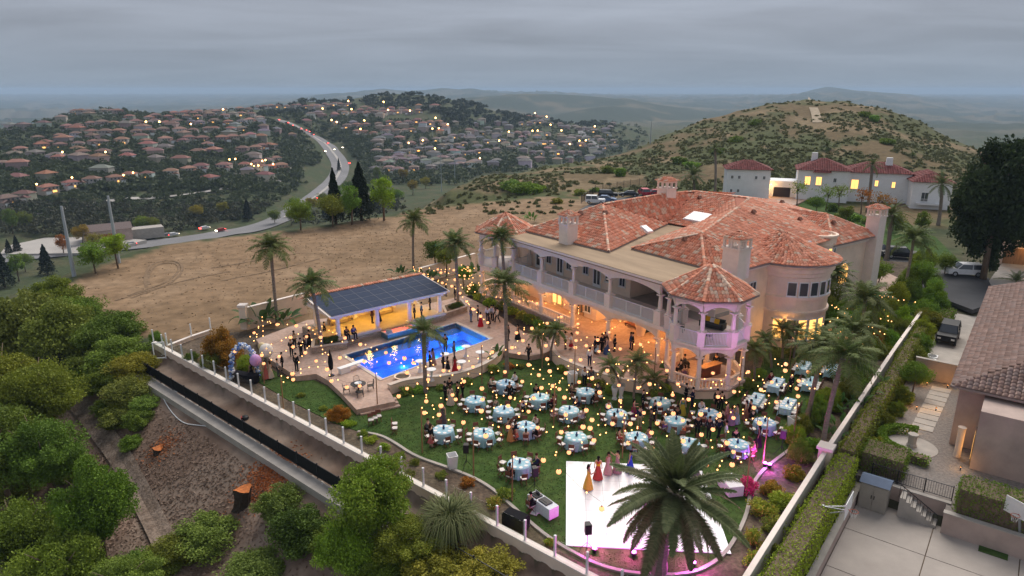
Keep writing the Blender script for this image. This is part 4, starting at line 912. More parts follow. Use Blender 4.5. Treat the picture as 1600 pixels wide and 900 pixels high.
# queen palms
QP = [(433, 500, .4, 423, 388, 22, 1.05, 'tall queen palm by the boundary wall at the bare lot, farthest from the house'), (503, 548, .6, 487, 448, 20, 1.0, 'queen palm at the corner of the solar-roofed pavilion'), (646, 418, .3, 646, 347, 20, 1.05, 'queen palm behind the solar-roofed pavilion'),
 (716, 484, .5, 711, 383, 22, 1.0, 'queen palm between the pavilion and the house turret'), (792, 580, .2, 788, 445, 18, .95, 'slim queen palm wrapped in string lights beside the pool'), (789, 480, .4, 783, 372, 18, .95, 'tall queen palm before the house turret'),
 (665, 612, .1, 662, 520, 13, .85, 'young palm with few fronds in front of the pool wall'), (1262, 660, 0, 1287, 545, 17, 1.1, 'queen palm between the rectangular tables and the garden wall, nearer the house'), (1284, 704, 0, 1318, 560, 18, 1.1, 'queen palm by the garden wall with the thickest trunk'),
 (1292, 500, .1, 1303, 432, 24, 1.1, 'leafy queen palm right beside the round tower'), (1340, 560, 0, 1352, 470, 20, 1.1, 'queen palm on the side lawn behind the rectangular tables'), (1412, 465, -.3, 1428, 375, 20, 1.1, 'tall queen palm by the street, beyond the side lawn'), (1320, 615, 0, 1335, 520, 17, 1.05, 'queen palm in the bed along the white-capped wall')]
for bx, by, z, cx, cy, nf, s, lb in QP: palm_px(bx, by, z, cx, cy, FQ, nf + 8, lb, .17, s * 1.1, el=(-28, 78), tint=(.95, 1.02, .85))
# date palms near and far
for bx, by, z, cx, cy, nf, s, lb in [(1117, 300, 0, 1117, 232, 26, .95, 'date palm with a tall trunk beside the white tower'), (1085, 300, 0, 1083, 275, 34, 1.6, 'low spreading date palm behind the house roof'), (1290, 262, 2, 1292, 228, 26, 1.15, 'date palm behind the white villa, beside its chimney'), (1340, 262, 2, 1339, 240, 24, 1.1, 'short date palm behind the white villa roof'), (1355, 330, 0, 1363, 258, 24, .95, 'slender date palm in front of the white villa'),
         (1426, 268, 2, 1426, 245, 26, 1.1, 'date palm behind the chimney end of the white villa'), (1466, 350, 0, 1472, 288, 26, 1.3, 'date palm at the corner of the white villa by the dark conifer'), (1385, 405, 0, 1392, 336, 32, 1.25, 'stout date palm behind the mansion chimney'), (1590, 450, -1, 1588, 440, 22, 1.0, 'grey-green palm by the street behind the neighbouring roof')]:
 palm_px(bx, by, z, cx, cy, FP, nf, lb, .3, s, el=(-35, 80), tint=(.8, .85, .75))
for bx, by, z, cx, cy, nf, s, lb in [(846, 556, .3, 840, 524, 22, 1.15, 'small pygmy palm at the round patio, nearer the pool'), (860, 560, .3, 869, 516, 26, 1.35, 'small pygmy palm at the round patio, nearer the arcade'), (972, 622, 0, 955, 572, 22, 1.35, 'leaning pygmy palm before the round patio'), (990, 622, 0, 996, 566, 26, 1.5, 'full pygmy palm before the gazebo'), (1012, 615, 0, 1022, 592, 20, 1.3, 'low pygmy palm beside the gazebo balustrade'),
         (1178, 598, 0, 1178, 545, 24, 1.5, 'pygmy palm close to the gazebo on its lawn side'), (1205, 575, 0, 1196, 530, 22, 1.3, 'leaning pygmy palm on the path beside the gazebo'), (1222, 560, 0, 1222, 515, 26, 1.5, 'pygmy palm in front of the lit tower windows'), (1240, 560, 0, 1246, 518, 22, 1.4, 'pygmy palm below the round tower, outer one')]:
 palm_px(bx, by, z, cx, cy, FR, nf, lb, .1, s, el=(-40, 75), tint=(.95, 1.0, .8), name='pygmy_palm')
# ---- broad-leaved clumps (bird of paradise, banana)
def blade_mesh(L, w, droop, seed):
 rng = random.Random(seed); V = []; F = []; C_ = []
 for i in range(9):
  t = i / 8; x = L * (t * .55); z = L * (t * .95 - droop * t * t); ww = w * math.sin(math.pi * min(1, .08 + t * .92)) ** .8 if t > .25 else .02
  V += [(x, -ww / 2, z + ww * .12), (x, 0, z), (x, ww / 2, z + ww * .12)]
 for i in range(8):
  o = i * 3; F += [(o, o + 1, o + 4, o + 3), (o + 1, o + 2, o + 5, o + 4)]; C_ += [(.075, .135, .035), (.06, .115, .03)]
 return mesh_np('leaf', V, F, M['leaf'], col=C_)
BL = [blade_mesh(2.0, .42, .45, 1), blade_mesh(2.2, .36, .7, 2), blade_mesh(1.6, .45, .3, 3)]
def broad(X, Y, Z, n, s, label, tint=(1, 1, 1), group=None):
 o = thing('bird_of_paradise', label, 'plant', (X, Y, Z), random.random() * 6, group)
 for i in range(n):
  f = part('leaf', BL[i % 3], o, jit(tint, .15)); a = i * 2.4; d = .15 + .3 * random.random(); f.location = (math.cos(a) * d * s, math.sin(a) * d * s, 0); f.rotation_euler = (R(random.uniform(-12, 12)), R(random.uniform(-20, 28)), a); q = s * random.uniform(.7, 1.1); f.scale = (q, q, q)
 return o
def grass_mesh(n, L, spread, seed, cA, cB, w=.03):
 rng = np.random.default_rng(seed); V = []; F = []; C_ = []; nv = 0
 for i in range(n):
  a = rng.random() * 6.283; o = rng.random() * .25 * spread; out = spread * (.2 + .8 * rng.random()); h = L * (.75 + .4 * rng.random()); d = np.array([math.cos(a), math.sin(a), 0]); s = np.array([-d[1], d[0], 0]) * w
  pts = [d * o + np.array([0, 0, 0]), d * (o + out * .35) + np.array([0, 0, h * .75]), d * (o + out * .75) + np.array([0, 0, h * .85]), d * (o + out * 1.15) + np.array([0, 0, h * .45])]
  for j, p in enumerate(pts): V += [p - s * (1 - j * .28), p + s * (1 - j * .28)]
  F += [(nv + 2 * j, nv + 2 * j + 1, nv + 2 * j + 3, nv + 2 * j + 2) for j in range(3)]; f = rng.random(); C_ += [np.array(cA) * (1 - f) + np.array(cB) * f] * 3; nv += 8
 return mesh_np('blades', V, F, M['leaf'], col=C_)
GM = grass_mesh(1500, 1.6, 1.5, 3, (.09, .12, .035), (.20, .21, .085), .022); GM2 = grass_mesh(420, .8, .7, 4, (.12, .11, .06), (.24, .20, .12), .02)
X, Y, Z = at(704, 838, -.6); o = thing('pampas_grass', 'big arching pampas grass clump over the garden wall', 'grass clump', (X, Y, -.8)); part('blades', GM, o, (1, 1, 1)); o.scale = (1.35, 1.35, 1.5)
# ---- shrubs and trees standing on the slope below the wall
def sh_px(px, py, r, label, tint='plain', proto=0, hs=1.0, group=None, big=True, z=None):
 p = pick(px, py) if z is None else at(px, py, z)
 return bush(p[0], p[1], p[2] - .05 * r, r, label, tint, proto, hs, group, big)
def tr_px(px, py, protos, s, label, tint='plain', hs=1.0, group=None, z=None):
 p = pick(px, py) if z is None else at(px, py, z)
 return tree(p[0], p[1], p[2] - .1, protos, s, label, tint, hs, group)
for px, py, r, hs, tint, pr, lb in [(95, 480, 3.4, .9, 'olive', 0, 'round olive green shrub at the corner of the bare lot'), (125, 505, 3.0, .85, 'deep', 1, 'dark green shrub right below the corner of the bare lot'), (45, 540, 5.2, 1.0, 'grey', 3, 'grey-green spreading tree-like shrub at the left edge of the slope'), (105, 548, 4.6, .95, 'grey', 0, 'grey-green shrub beside the mauve flowering bank'),
         (165, 540, 3.0, .8, 'plain', 1, 'green shrub with the wide flat crown below the bare lot'), (185, 530, 3.2, .8, 'deep', 2, 'deep green shrub touching the bare lot edge'), (190, 570, 3.2, .7, 'plain', 0, 'green shrub halfway between gate and hillside trees'), (212, 585, 2.4, .7, 'brown', 1, 'brownish shrub beside the end of the black fence'), (205, 625, 2.4, .7, 'grey', 2, 'grey-green shrub below the end of the concrete gutter'), (188, 660, 2.0, .6, 'plain', 3, 'low shrub above the concrete drain'),
         (140, 590, 3.0, .7, 'deep', 3, 'dark shrub behind the concrete drain'), (245, 535, .9, 1.1, 'fresh', 2, 'small fresh green shrub growing beside the white gate'), (440, 800, 2.0, .75, 'grey', 3, 'grey-green spreading shrub between stump and light green tree'), (470, 850, 2.3, .8, 'dark', 0, 'dark green shrub below the wood chips'), (330, 850, 2.6, .55, 'grey', 3, 'straggly grey-green shrub at the foot of the wood chip slope'), (280, 870, 2.2, .6, 'olive', 2, 'olive shrub next to the concrete drain end'), (400, 905, 2.2, .6, 'grey', 1, 'greyish shrub at the bottom of the slope'), (680, 905, 2.6, .6, 'dry', 3, 'dry brown brush below the black fence'), (760, 900, 2.0, .5, 'dry', 3, 'dry brown brush nearest the date palm')]:
 sh_px(px, py, r, lb, tint, pr, hs)
for px, py, s, hs, tint, pr, lb in [(15, 690, 1.15, 1.0, 'olive', 0, 'olive green hillside tree at the left edge, above the dark trees'), (75, 690, 1.1, .95, 'olive', 1, 'drooping olive green tree above the concrete drain'), (20, 800, 1.2, 1.0, 'deep', 0, 'dark tree in the shaded left corner of the slope'), (85, 790, .95, 1.0, 'deep', 0, 'dark tree beside the concrete drain'), (165, 880, .78, 1.3, 'deep', 0, 'dense pointed tree nearest the concrete drain'), (50, 905, .9, .9, 'deep', 1, 'low dark tree in the bottom corner'), (110, 960, .9, .9, 'plain', 1, 'green tree cut by the bottom edge, beside the pointed tree'), (205, 965, .7, .8, 'plain', 0, 'green tree at the bottom end of the concrete drain'),
         (590, 848, .82, .95, 'fresh', 1, 'big light green weeping tree below the garden wall'), (545, 905, .62, .85, 'fresh', 1, 'lower light green weeping tree beside the big one'), (640, 890, .6, .7, 'olive', 0, 'olive tree next to the weeping trees')]:
 tr_px(px, py, PTL[pr], s, lb, tint, hs)
for i, (px, py, r, tint) in enumerate([(170, 605, 2.6, 'plain'), (215, 612, 1.8, 'olive'), (165, 645, 1.5, 'deep'), (218, 665, 1.6, 'plain'), (205, 700, 1.2, 'fresh'), (228, 640, 1.4, 'grey'), (130, 605, 2.5, 'deep'), (30, 770, 2.6, 'plain'), (110, 745, 2.2, 'deep'), (60, 860, 2.4, 'olive'), (130, 850, 2.2, 'fresh'), (215, 905, 2.0, 'plain'), (250, 900, 1.6, 'olive'), (20, 620, 3.5, 'fresh'), (70, 610, 3.2, 'plain'), (520, 860, 1.8, 'deep'), (600, 900, 2.0, 'fresh')]): sh_px(px, py, r, 'spreading green brush filling the gaps of the tree-covered slope', tint, i, .7, 'brush on the tree-covered slope')
# ---- garden shrubs
for px, py, r, hs, tint, pr, z, lb in [(352, 565, 2.1, 1.3, 'red', 0, 0, 'large reddish-green shrub behind the balloon arch'), (330, 575, 1.3, 1.0, 'olive', 1, 0, 'olive shrub next to the reddish shrub'), (385, 575, 1.1, 1.0, 'lime', 2, 0, 'yellowish shrub beside the balloon arch'), (300, 565, .8, 1.0, 'deep', 3, 0, 'dark small shrub against the short rear wall'), (530, 655, 1.0, .9, 'red', 0, 0, 'reddish bare shrub at the lawn edge by the garden wall')]:
 sh_px(px, py, r, lb, tint, pr, hs, z=z)
for i, (px, py, r, tint) in enumerate([(580, 690, .5, 'lime'), (600, 702, .5, 'lime'), (625, 715, .45, 'fresh'), (648, 725, .4, 'olive'), (568, 682, .5, 'fresh'), (640, 742, .4, 'plain'), (690, 745, .45, 'plain'), (730, 757, .5, 'red'), (790, 775, .6, 'olive'), (772, 790, .6, 'dry'), (800, 820, .5, 'dry'), (860, 850, .4, 'dry'), (545, 665, .5, 'lime'), (615, 730, .4, 'plain'), (505, 640, .4, 'olive'), (470, 620, .4, 'olive')]):
 sh_px(px, py, r, 'low clumpy shrub in the bare bed along the glass fence', tint, i, .8, 'low shrubs along the glass fence', False, z=0)
for i, (px, py, r, tint) in enumerate([(1190, 800, .8, 'dry'), (1205, 770, .7, 'brown'), (1225, 790, .9, 'dry'), (1175, 845, .7, 'dry'), (1210, 830, .8, 'olive'), (1240, 745, .8, 'brown'), (1200, 860, .6, 'olive'), (1255, 720, .7, 'plain'), (1270, 700, .8, 'fresh'), (1180, 880, .7, 'lime')]):
 sh_px(px, py, r, 'straggly shrub in the dark bed beside the curved kerb', tint, i, .9, 'shrubs in the dark bed', False, z=0)
for i, (px, py, r, tint, z) in enumerate([(655, 612, .6, 'fresh', 0), (635, 615, .7, 'plain', 0), (690, 608, .5, 'plain', 0), (730, 600, .6, 'deep', 0), (770, 582, .7, 'plain', 0), (795, 575, .6, 'red', 0), (812, 575, .5, 'plain', 0)]):
 sh_px(px, py, r, 'flowering shrub in the bed below the pool wall', tint, i, .8, 'shrubs below the pool wall', False, z=z)
for i, (px, py, r, tint) in enumerate([(800, 490, .8, 'lime'), (815, 497, .8, 'dry'), (830, 503, .9, 'olive'), (842, 512, .8, 'fresh'), (785, 483, .8, 'plain'), (860, 512, .7, 'olive'), (872, 518, .7, 'fresh'), (765, 478, .9, 'lime'), (750, 468, .9, 'lime'), (738, 458, 1.1, 'deep')]):
 sh_px(px, py, r, 'shrub in the planted bed below the ground-floor balustrade', tint, i, .9, 'shrubs below the balustrade', False, z=.35)
for i, (px, py, r, tint) in enumerate([(880, 580, .7, 'fresh'), (895, 590, .6, 'deep'), (915, 598, .7, 'plain'), (935, 606, .7, 'olive'), (955, 615, .7, 'fresh'), (1025, 622, .8, 'fresh'), (1040, 610, .7, 'lime'), (1150, 615, .7, 'fresh'), (1168, 605, .9, 'plain'), (1185, 590, .8, 'fresh'), (1255, 540, 1.0, 'deep'), (1240, 555, .8, 'plain')]):
 sh_px(px, py, r, 'green shrub in the bed at the foot of the patio and gazebo', tint, i, .9, 'shrubs at the patio foot', False, z=0)
for i, (px, py, r, tint, hs) in enumerate([(1292, 510, 2.3, 'olive', 1.5), (1268, 500, 1.6, 'deep', 1.3), (1310, 520, 2.0, 'fresh', 1.3), (1275, 470, 1.8, 'deep', 1.6), (1350, 540, 1.6, 'fresh', 1.2), (1300, 540, 1.2, 'fresh', .8)]):
 sh_px(px, py, r, 'leafy tall shrub crowding the foot of the round tower', tint, i, hs, 'tall shrubs beside the tower', True, z=0)
for i, (px, py, r, tint, hs) in enumerate([(1372, 520, 1.5, 'olive', 1.5), (1385, 500, 1.5, 'olive', 1.6), (1398, 480, 1.6, 'lime', 1.6), (1410, 465, 1.5, 'olive', 1.5), (1425, 445, 1.6, 'fresh', 1.5), (1440, 430, 1.8, 'fresh', 1.8), (1362, 545, 1.4, 'red', 1.3), (1350, 560, 1.3, 'olive', 1.2), (1430, 470, 1.4, 'plain', 1.4), (1455, 450, 1.3, 'deep', 1.3), (1345, 590, 1.2, 'fresh', 1.1), (1330, 610, 1.1, 'lime', 1.2), (1300, 640, .9, 'lime', 1.0)]):
 sh_px(px, py, r, 'tall mixed shrub growing along the white-capped wall', tint, i, hs, 'shrubs along the white-capped wall', True, z=0)
for i in range(16):
 q = 13 + i * 2.05; e = -(1.3 + 1.5 * random.random()); X = RW0[0] + RWD[0] * q + RWD[1] * e; Y = RW0[1] + RWD[1] * q - RWD[0] * e
 bush(X, Y, 0, .65 + .02 * q * random.uniform(.7, 1.1), 'leafy shrub hugging the garden side of the white-capped wall', ['fresh', 'lime', 'olive', 'plain'][i % 4], i, 1.3, 'shrubs hugging the white-capped wall', True)
 if i % 3 == 1 and i > 9: tree(X, Y, 0, PT[i % 4], .42 + .012 * i, ['slim', 'bushy', 'tall', 'leaning', 'leafy'][i // 3] + ' green tree on the garden side of the white-capped wall', 'fresh', 1.1)
for i, (px, py, n, s, z) in enumerate([(1325, 655, 9, 1.1, 0), (1312, 672, 8, 1.0, 0), (1338, 640, 9, 1.1, 0), (1352, 625, 8, 1.1, 0), (1300, 690, 7, .9, 0), (1365, 610, 8, 1.1, 0), (1310, 640, 7, 1, 0)]):
 p = at(px, py, z); broad(*p, n, s, 'broad-leaved green plant between queen palms and white-capped wall', (1.1, 1.2, .9), 'broad-leaved plants along the wall')
for px, py, n, s, z, lb in [(408, 505, 22, 1.9, .3, 'large banana-like clump in front of the boundary wall'), (442, 503, 14, 1.5, .3, 'bright banana-like clump beside the tall queen palm'), (670, 438, 16, 1.6, .4, 'banana-like clump at the end of the wall by the turret'), (625, 430, 10, 1.3, .2, 'banana-like clump growing behind the pavilion'), (740, 430, 16, 1.5, .4, 'banana-like clump beside the house turret'), (775, 560, 8, 1.0, .5, 'potted banana-like plant at the pool corner'), (1008, 600, 8, 1.3, 0, 'tall banana-like plant beside the patio'), (1030, 595, 7, 1.1, 0, 'banana-like plant touching the gazebo')]:
 p = at(px, py, z); broad(*p, n, s, lb)
# trees beside the turret
for px, py, s, tint, lb in [(682, 425, .62, 'dark', 'dark tree between the pavilion and the boundary wall'), (698, 430, .55, 'olive', 'olive tree behind the queen palm near the turret'), (725, 450, .4, 'fresh', 'small tree by the house turret')]: tr_px(px, py, PT[1], s, lb, tint, z=.2)
for px, py, s, lb in [(830, 345, 1.3, 'yellow-green palm clump behind the chimney of the house'), (812, 350, .9, 'small yellow-green palm clump behind the turret roof')]:
 p = at(px, py, 0); broad(*p, 16, s, lb, (1.6, 1.5, .6))
# ---- brush on the brown hill and slope: countless low scrub
def scrub(name, label, pts, sizes, n, leaf, seed, cA, cB):
 rng = np.random.default_rng(seed); P = np.repeat(pts, n, 0); S = np.repeat(sizes, n)[:, None]; d = rng.normal(size=(len(P), 3)); d /= np.linalg.norm(d, axis=1)[:, None]; d[:, 2] = np.abs(d[:, 2]) * .7
 C0 = P + d * S * (.5 + .5 * rng.random((len(P), 1))); tone = np.repeat(rng.random(len(pts)), n)
 V, C_ = leaves(C0, leaf, rng, cA=np.array(cA), cB=np.array(cB), shade=tone)
 if hasattr(leaf, '__len__'): pass
 return tag(link(name, leaf_mesh(name, V, C_)), label, 'scrub', kind='stuff')
def scatter_px(n, x0, x1, y0, y1, rng, keep=None):
 out = []
 for _ in range(n):
  x, y = rng.uniform(x0, x1), rng.uniform(y0, y1)
  if keep and not keep(x, y): continue
  p = pick(x, y)
  if p: out.append(p)
 return np.array(out)
rg = random.Random(5)
def on_hill(x, y): return 150 < 1e9
pts = scatter_px(6500, 740, 1530, 148, 300, rg); pts = pts[np.hypot(pts[:, 0], pts[:, 1]) < 420]
nn = noise2(pts[:, 0], pts[:, 1], 22, 11) * .6 + noise2(pts[:, 0], pts[:, 1], 5, 12) * .4; pts = pts[nn > .42]
scrub('hill_scrub', 'low green and brown scrub covering the hill behind the houses', pts, RNG.uniform(.25, 1.1, len(pts)) ** 1.2, 22, .42, 3, (.10, .112, .044), (.175, .172, .072))
pts = scatter_px(260, 560, 900, 262, 335, rg); pts = pts[np.hypot(pts[:, 0], pts[:, 1]) < 330]
scrub('slope_scrub', 'patchy scrub on the slope beyond the bare lot', pts, RNG.uniform(.3, 1.0, len(pts)), 34, .4, 4, (.10, .112, .042), (.18, .178, .07))
for i, (px, py, r, tint) in enumerate([(815, 300, 3.6, 'deep'), (800, 296, 3.0, 'plain'), (835, 300, 3.0, 'fresh'), (950, 270, 2.6, 'deep'), (970, 275, 2.6, 'fresh'), (1060, 255, 2.8, 'deep'), (1080, 262, 2.6, 'fresh'), (905, 305, 1.8, 'grey'), (1120, 240, 2.4, 'deep'), (1150, 222, 2.4, 'plain'), (1365, 190, 2.4, 'fresh'), (1350, 182, 2.4, 'deep'), (1385, 225, 2.4, 'deep'), (870, 318, 1.5, 'olive'), (930, 300, 1.5, 'fresh'), (1180, 195, 2.4, 'deep')]):
 sh_px(px, py, r, 'dense round bush on the brown hillside', tint, i, .7, 'round bushes on the brown hillside', False)
# ------------------------------------------------------------------ pool pavilion with solar roof
PZ = 1.2
o_ = Vector(at(531, 531, PZ)); e_ = Vector(at(689, 492, PZ)); L_ = (e_ - o_).length; prz = math.atan2(e_.y - o_.y, e_.x - o_.x)
pav = thing('pool_pavilion', 'open pool pavilion with white columns and a blue solar panel roof', 'pavilion', (o_.x, o_.y, 0), prz)
M['stone'] = mat('ledge_stone', (.42, .34, .27), .9, .35, 1.6, col2=(.30, .24, .19), bump=.5, bscale=8, stretch=(1, 1, 3))
M['pavfloor'] = mat('pavilion_floor', (.46, .36, .24), .6, .15, .8)
k = MB(); k.box(-1.2, L_ + .5, -.25, 6.2, -.1, PZ); k.build('plinth', M['stone'], pav); k = MB(); k.box(-1.1, L_ + .4, -.1, 6.1, PZ, PZ + .03); k.build('floor', M['pavfloor'], pav)
k = MB(); k.box(-.3, L_ * .36, -.35, .05, PZ + .03, PZ + .3); k.build('ledge', M['coping'], pav); k = MB(); k.box(L_ * .68, L_ + .3, -.35, .05, PZ + .03, PZ + .3); k.build('ledge', M['coping'], pav)
ZT = 3.5
for f in (0, .36, .68, 1.0): column(pav, L_ * f, .2, PZ + .03, ZT, .24)
for f in (0, .36, .68, 1.0): column(pav, L_ * f, 5.2, PZ + .03, ZT, .24)
k = MB(); k.box(-.7, L_ + .7, -.1, .5, ZT, ZT + .35); k.box(-.7, -.2, .5, 5.6, ZT, ZT + .35); k.box(L_ + .2, L_ + .7, .5, 5.6, ZT, ZT + .35); k.box(-.7, L_ + .7, 5.6, 6.0, ZT, ZT + .35); k.build('beam', M['trim'], pav)
k = MB(); k.box(L_ * .2, L_ * .8, 5.55, 5.9, PZ, ZT); k.build('back_wall', M['stucco'], pav)
k = MB(); k.box(-.15, L_ + .15, .52, 5.55, ZT + .02, ZT + .1); k.build('ceiling', mat('pavilion_ceiling', (.75, .62, .35), .8, .1, 2), pav)
zf, zb = ZT + .37, ZT + 1.15; y0, y1 = -.45, 5.2
slab = [(-1.1, y0, zf), (L_ + 1.0, y0, zf), (L_ + 1.0, y1, zb), (-1.1, y1, zb)]
k = MB(); k.add(slab + [(p[0], p[1], p[2] - .14) for p in slab], [(0, 1, 2, 3), (7, 6, 5, 4), (0, 4, 5, 1), (1, 5, 6, 2), (2, 6, 7, 3), (3, 7, 4, 0)]); rf = k.build('roof', M['trim'], pav)
rb = [[(-1.1, y1, zb), (L_ + 1.0, y1, zb), (L_ + 1.0, y1 + 2.2, zb - .9), (-1.1, y1 + 2.2, zb - .9)]]
tl = part('roof_tiles', tile_mesh('roof_tiles', rb + [[(-1.2, y1 - .35, zb + .02), (L_ + 1.1, y1 - .35, zb + .02), (L_ + 1.1, y1, zb + .09), (-1.2, y1, zb + .09)]], seed=31), rf); tl['kind'] = 'stuff'
M['solar'] = mat('solar_cell', (.030, .045, .085), .65, .15, 1.0, spec=.08)
nx, ny = 9, 4; sx = (L_ + 1.6) / nx; sl_ = math.hypot(y1 - .4 - y0, (zb - zf) * (y1 - .4 - y0) / (y1 - y0)); sy = (sl_ - .1) / ny; pit = math.atan2(zb - zf, y1 - y0)
k = MB(); k.box(.02, sx - .02, .02, sy - .02, .03, .07); spm = k.mesh('solar_panel', M['solar']); k = MB(); k.box(0, sx, 0, .02, .028, .075); k.box(0, sx, sy - .02, sy, .028, .075); k.box(0, .02, .02, sy - .02, .028, .075); k.box(sx - .02, sx, .02, sy - .02, .028, .075); sfm = k.mesh('frame', mat('panel_frame', (.10, .11, .14), .6))
for i in range(nx):
 for j in range(ny):
  yy = .06 + j * sy; q = part('solar_panel', spm, pav, loc=(-.85 + i * sx, y0 + yy * math.cos(pit), zf + yy * math.sin(pit) + .01)); q.rotation_euler = (pit, 0, 0); part('frame', sfm, q)
def pl(x, y, z): q = pav.matrix_basis if False else None; c, s = math.cos(prz), math.sin(prz); return (o_.x + x * c - y * s, o_.y + x * s + y * c, z)
for x in (1.5, 4.5, 7.5, 10.5): part('ceiling_lamp', lmesh, pav, loc=(x, 2.6, ZT + .0)); lamp(pl(x, 2.6, ZT - .4), 85, (1, .62, .10), .25, 'pavilion_lamp')
# sofas and dining inside the pavilion
def sofa_mesh(): 
 k = MB(); k.box(-1.0, 1.0, -.4, .4, .1, .42); k.box(-1.0, 1.0, .25, .45, .42, .85); k.box(-1.1, -.9, -.4, .45, .1, .62); k.box(.9, 1.1, -.4, .45, .1, .62); return k
SOFA = sofa_mesh().mesh('frame', M['paint']); _c = MB(); _c.box(-.88, -.02, -.38, .22, .42, .56); CUSH = _c.mesh('cushion', M['cloth'])
def sofa(p, rz, label, c1, c2):
 t = thing('sofa', label, 'sofa', p, rz); part('frame', SOFA, t, c1); part('cushion', CUSH, t, c2); part('cushion', CUSH, t, c2, loc=(.9, 0, 0)); return t
sofa(pl(2.2, 4.6, PZ + .03), prz, 'tan sofa inside the pavilion near the planter', (.35, .25, .15), (.6, .5, .35)); sofa(pl(7.4, 4.4, PZ + .03), prz, 'tan sofa inside the pavilion behind the red spa', (.35, .25, .15), (.62, .52, .36))
# raised spa with red glow, blue tiled spillway
sp0, sp1 = L_ * .37, L_ * .67
k = MB(); k.box(sp0, sp1, -1.6, -.26, -.1, 1.05); k.build('spa', mat('spa_tile', (.08, .16, .20), .3, .3, 6), pav); k = MB(); k.box(sp0 + .15, sp1 - .15, -1.45, -.3, 1.06, 1.08)
k.build('spa_water', mat('spa_water', (.75, .22, .18), .08, .12, 2, emit=.55, ecol=(1, .16, .10)), pav); k = MB(); k.box(sp0, sp1, -1.6, -1.45, 1.05, 1.13); k.box(sp0, sp0 + .15, -1.45, -.26, 1.05, 1.13); k.box(sp1 - .15, sp1, -1.45, -.26, 1.05, 1.13); k.build('spa_rim', M['coping'], pav)
for x, lb in ((sp0 + .2, 'white flower bowl at the left rim of the spa'), (sp1 - .3, 'white flower bowl at the other rim of the spa')):
 t = thing('flower_bowl', lb, 'flowers', pl(x, -1.52, 1.13)); k = MB(); k.lathe([(.12, 0), (.24, .16), (.2, .16)], 10); k.build('bowl', M['white'], t); part('foliage', PB[0], t, (3.2, 2.6, 15)).scale = (.38, .38, .34); kids(t)[-1].location = (0, 0, .1)
# planters beside the pool, with round dark shrubs
def planter(pts, h, label, nsh, tint='dark'):
 P = poly_px(pts, DZ); t = thing('planter', label, 'planter', (*P[0], DZ)); Q = loc_(P, P[0]); k = MB(); k.prism(Q, 0, h); k.build('stone_side', M['stone'], t)
 c = Vector((sum(p[0] for p in Q) / len(Q), sum(p[1] for p in Q) / len(Q))); B = [tuple(c + (Vector(q) - c) * 1.06) for q in Q]
 k = MB(); k.prism(B, h, h + .1); k.build('cap', M['coping'], t); k = MB(); k.prism([tuple(c + (Vector(q) - c) * .85) for q in Q], h + .1, h + .13); k.build('soil', M['bed'], t)
 for i in range(nsh):
  f = (i + .5) / nsh; a = Vector(Q[0]).lerp(Vector(Q[1]), f).lerp(c, .55); w_ = Vector(P[0]) + a; bush(w_.x, w_.y, DZ + h + .1, .42, 'small round shrub in a stone planter by the pool', tint, i, 1, 'round shrubs in the stone planters', False)
planter([(488, 553), (543, 545), (538, 530), (490, 540)], .62, 'stone planter between pavilion and diving board', 5); planter([(697, 498), (730, 487), (722, 477), (692, 487)], .62, 'stone planter with pale boulders at the pavilion end', 4)
# ------------------------------------------------------------------ tables, chairs
def cloth_mesh(r, h, n=64, fold=.06, seed=1):
 rng = random.Random(seed); k = MB(); ph = [rng.random() * 6.28 for _ in range(3)]
 rows = [(0.0, h), (r * .6, h), (r, h), (r * 1.02, h - .03)] ; V = []; 
 for (rr, z) in rows: V.append([(rr * math.cos(2*math.pi*i/n), rr * math.sin(2*math.pi*i/n), z) for i in range(n)])
 for j in range(1, 5):
  t = j / 4; V.append([])
  for i in range(n):
   a = 2*math.pi*i/n; f = fold * t * (math.sin(a * 14 + ph[0]) + .5 * math.sin(a * 23 + ph[1])); rr = r * 1.02 + .10 * t + f
   V[-1].append((rr * math.cos(a), rr * math.sin(a), (h - .03) * (1 - t) + .02))
 flat = [p for row in V for p in row]; F = [(j*n+i, (j+1)*n+i, (j+1)*n+(i+1) % n, j*n+(i+1) % n) for j in range(len(V)-1) for i in range(n)]
 return k.add(flat, F).mesh('tablecloth', M['cloth'], True)
RC = [cloth_mesh(.78, .77, seed=i) for i in range(3)]
def rect_cloth(lx, ly, h):
 k = MB(); n = 14; rim = []
 for i in range(n): rim.append((-lx + 2*lx*i/n, -ly))
 for i in range(6): rim.append((lx, -ly + 2*ly*i/6))
 for i in range(n): rim.append((lx - 2*lx*i/n, ly))
 for i in range(6): rim.append((-lx, ly - 2*ly*i/6))
 m = len(rim); V = [(x, y, h) for x, y in rim]
 for i, (x, y) in enumerate(rim):
  s = 1 + .05 * math.sin(i * 2.1); corner = (abs(x) > lx * .97) and (abs(y) > ly * .97); dn = .05 if corner else .38
  V.append((x * (1.03 + .05 * (i % 2)) * (1.06 if corner else 1), y * (1.05 + .09 * (i % 2)) * (1.12 if corner else 1), dn if corner else h - .5 + .04 * math.sin(i)))
 F = [tuple(range(m))] + [(i, m + i, m + (i + 1) % m, (i + 1) % m) for i in range(m)]
 return k.add(V, F).mesh('tablecloth', M['cloth'], False)
RECT = rect_cloth(1.15, .45, .77)
_k = MB(); 
for x in (-.45, .45):
 for y in (-.45, .45): _k.box(x - .02, x + .02, y - .02, y + .02, 0, .74)
_k.lathe([(.7, .72), (.7, .755)], 20); TFRAME = _k.mesh('table_frame', M['wood'])
_k = MB(); _k.box(-1.1, 1.1, -.4, .4, .72, .755); 
for x in (-.95, .95):
 for y in (-.3, .3): _k.box(x - .02, x + .02, y - .02, y + .02, 0, .72)
RFRAME = _k.mesh('table_frame', M['wood'])
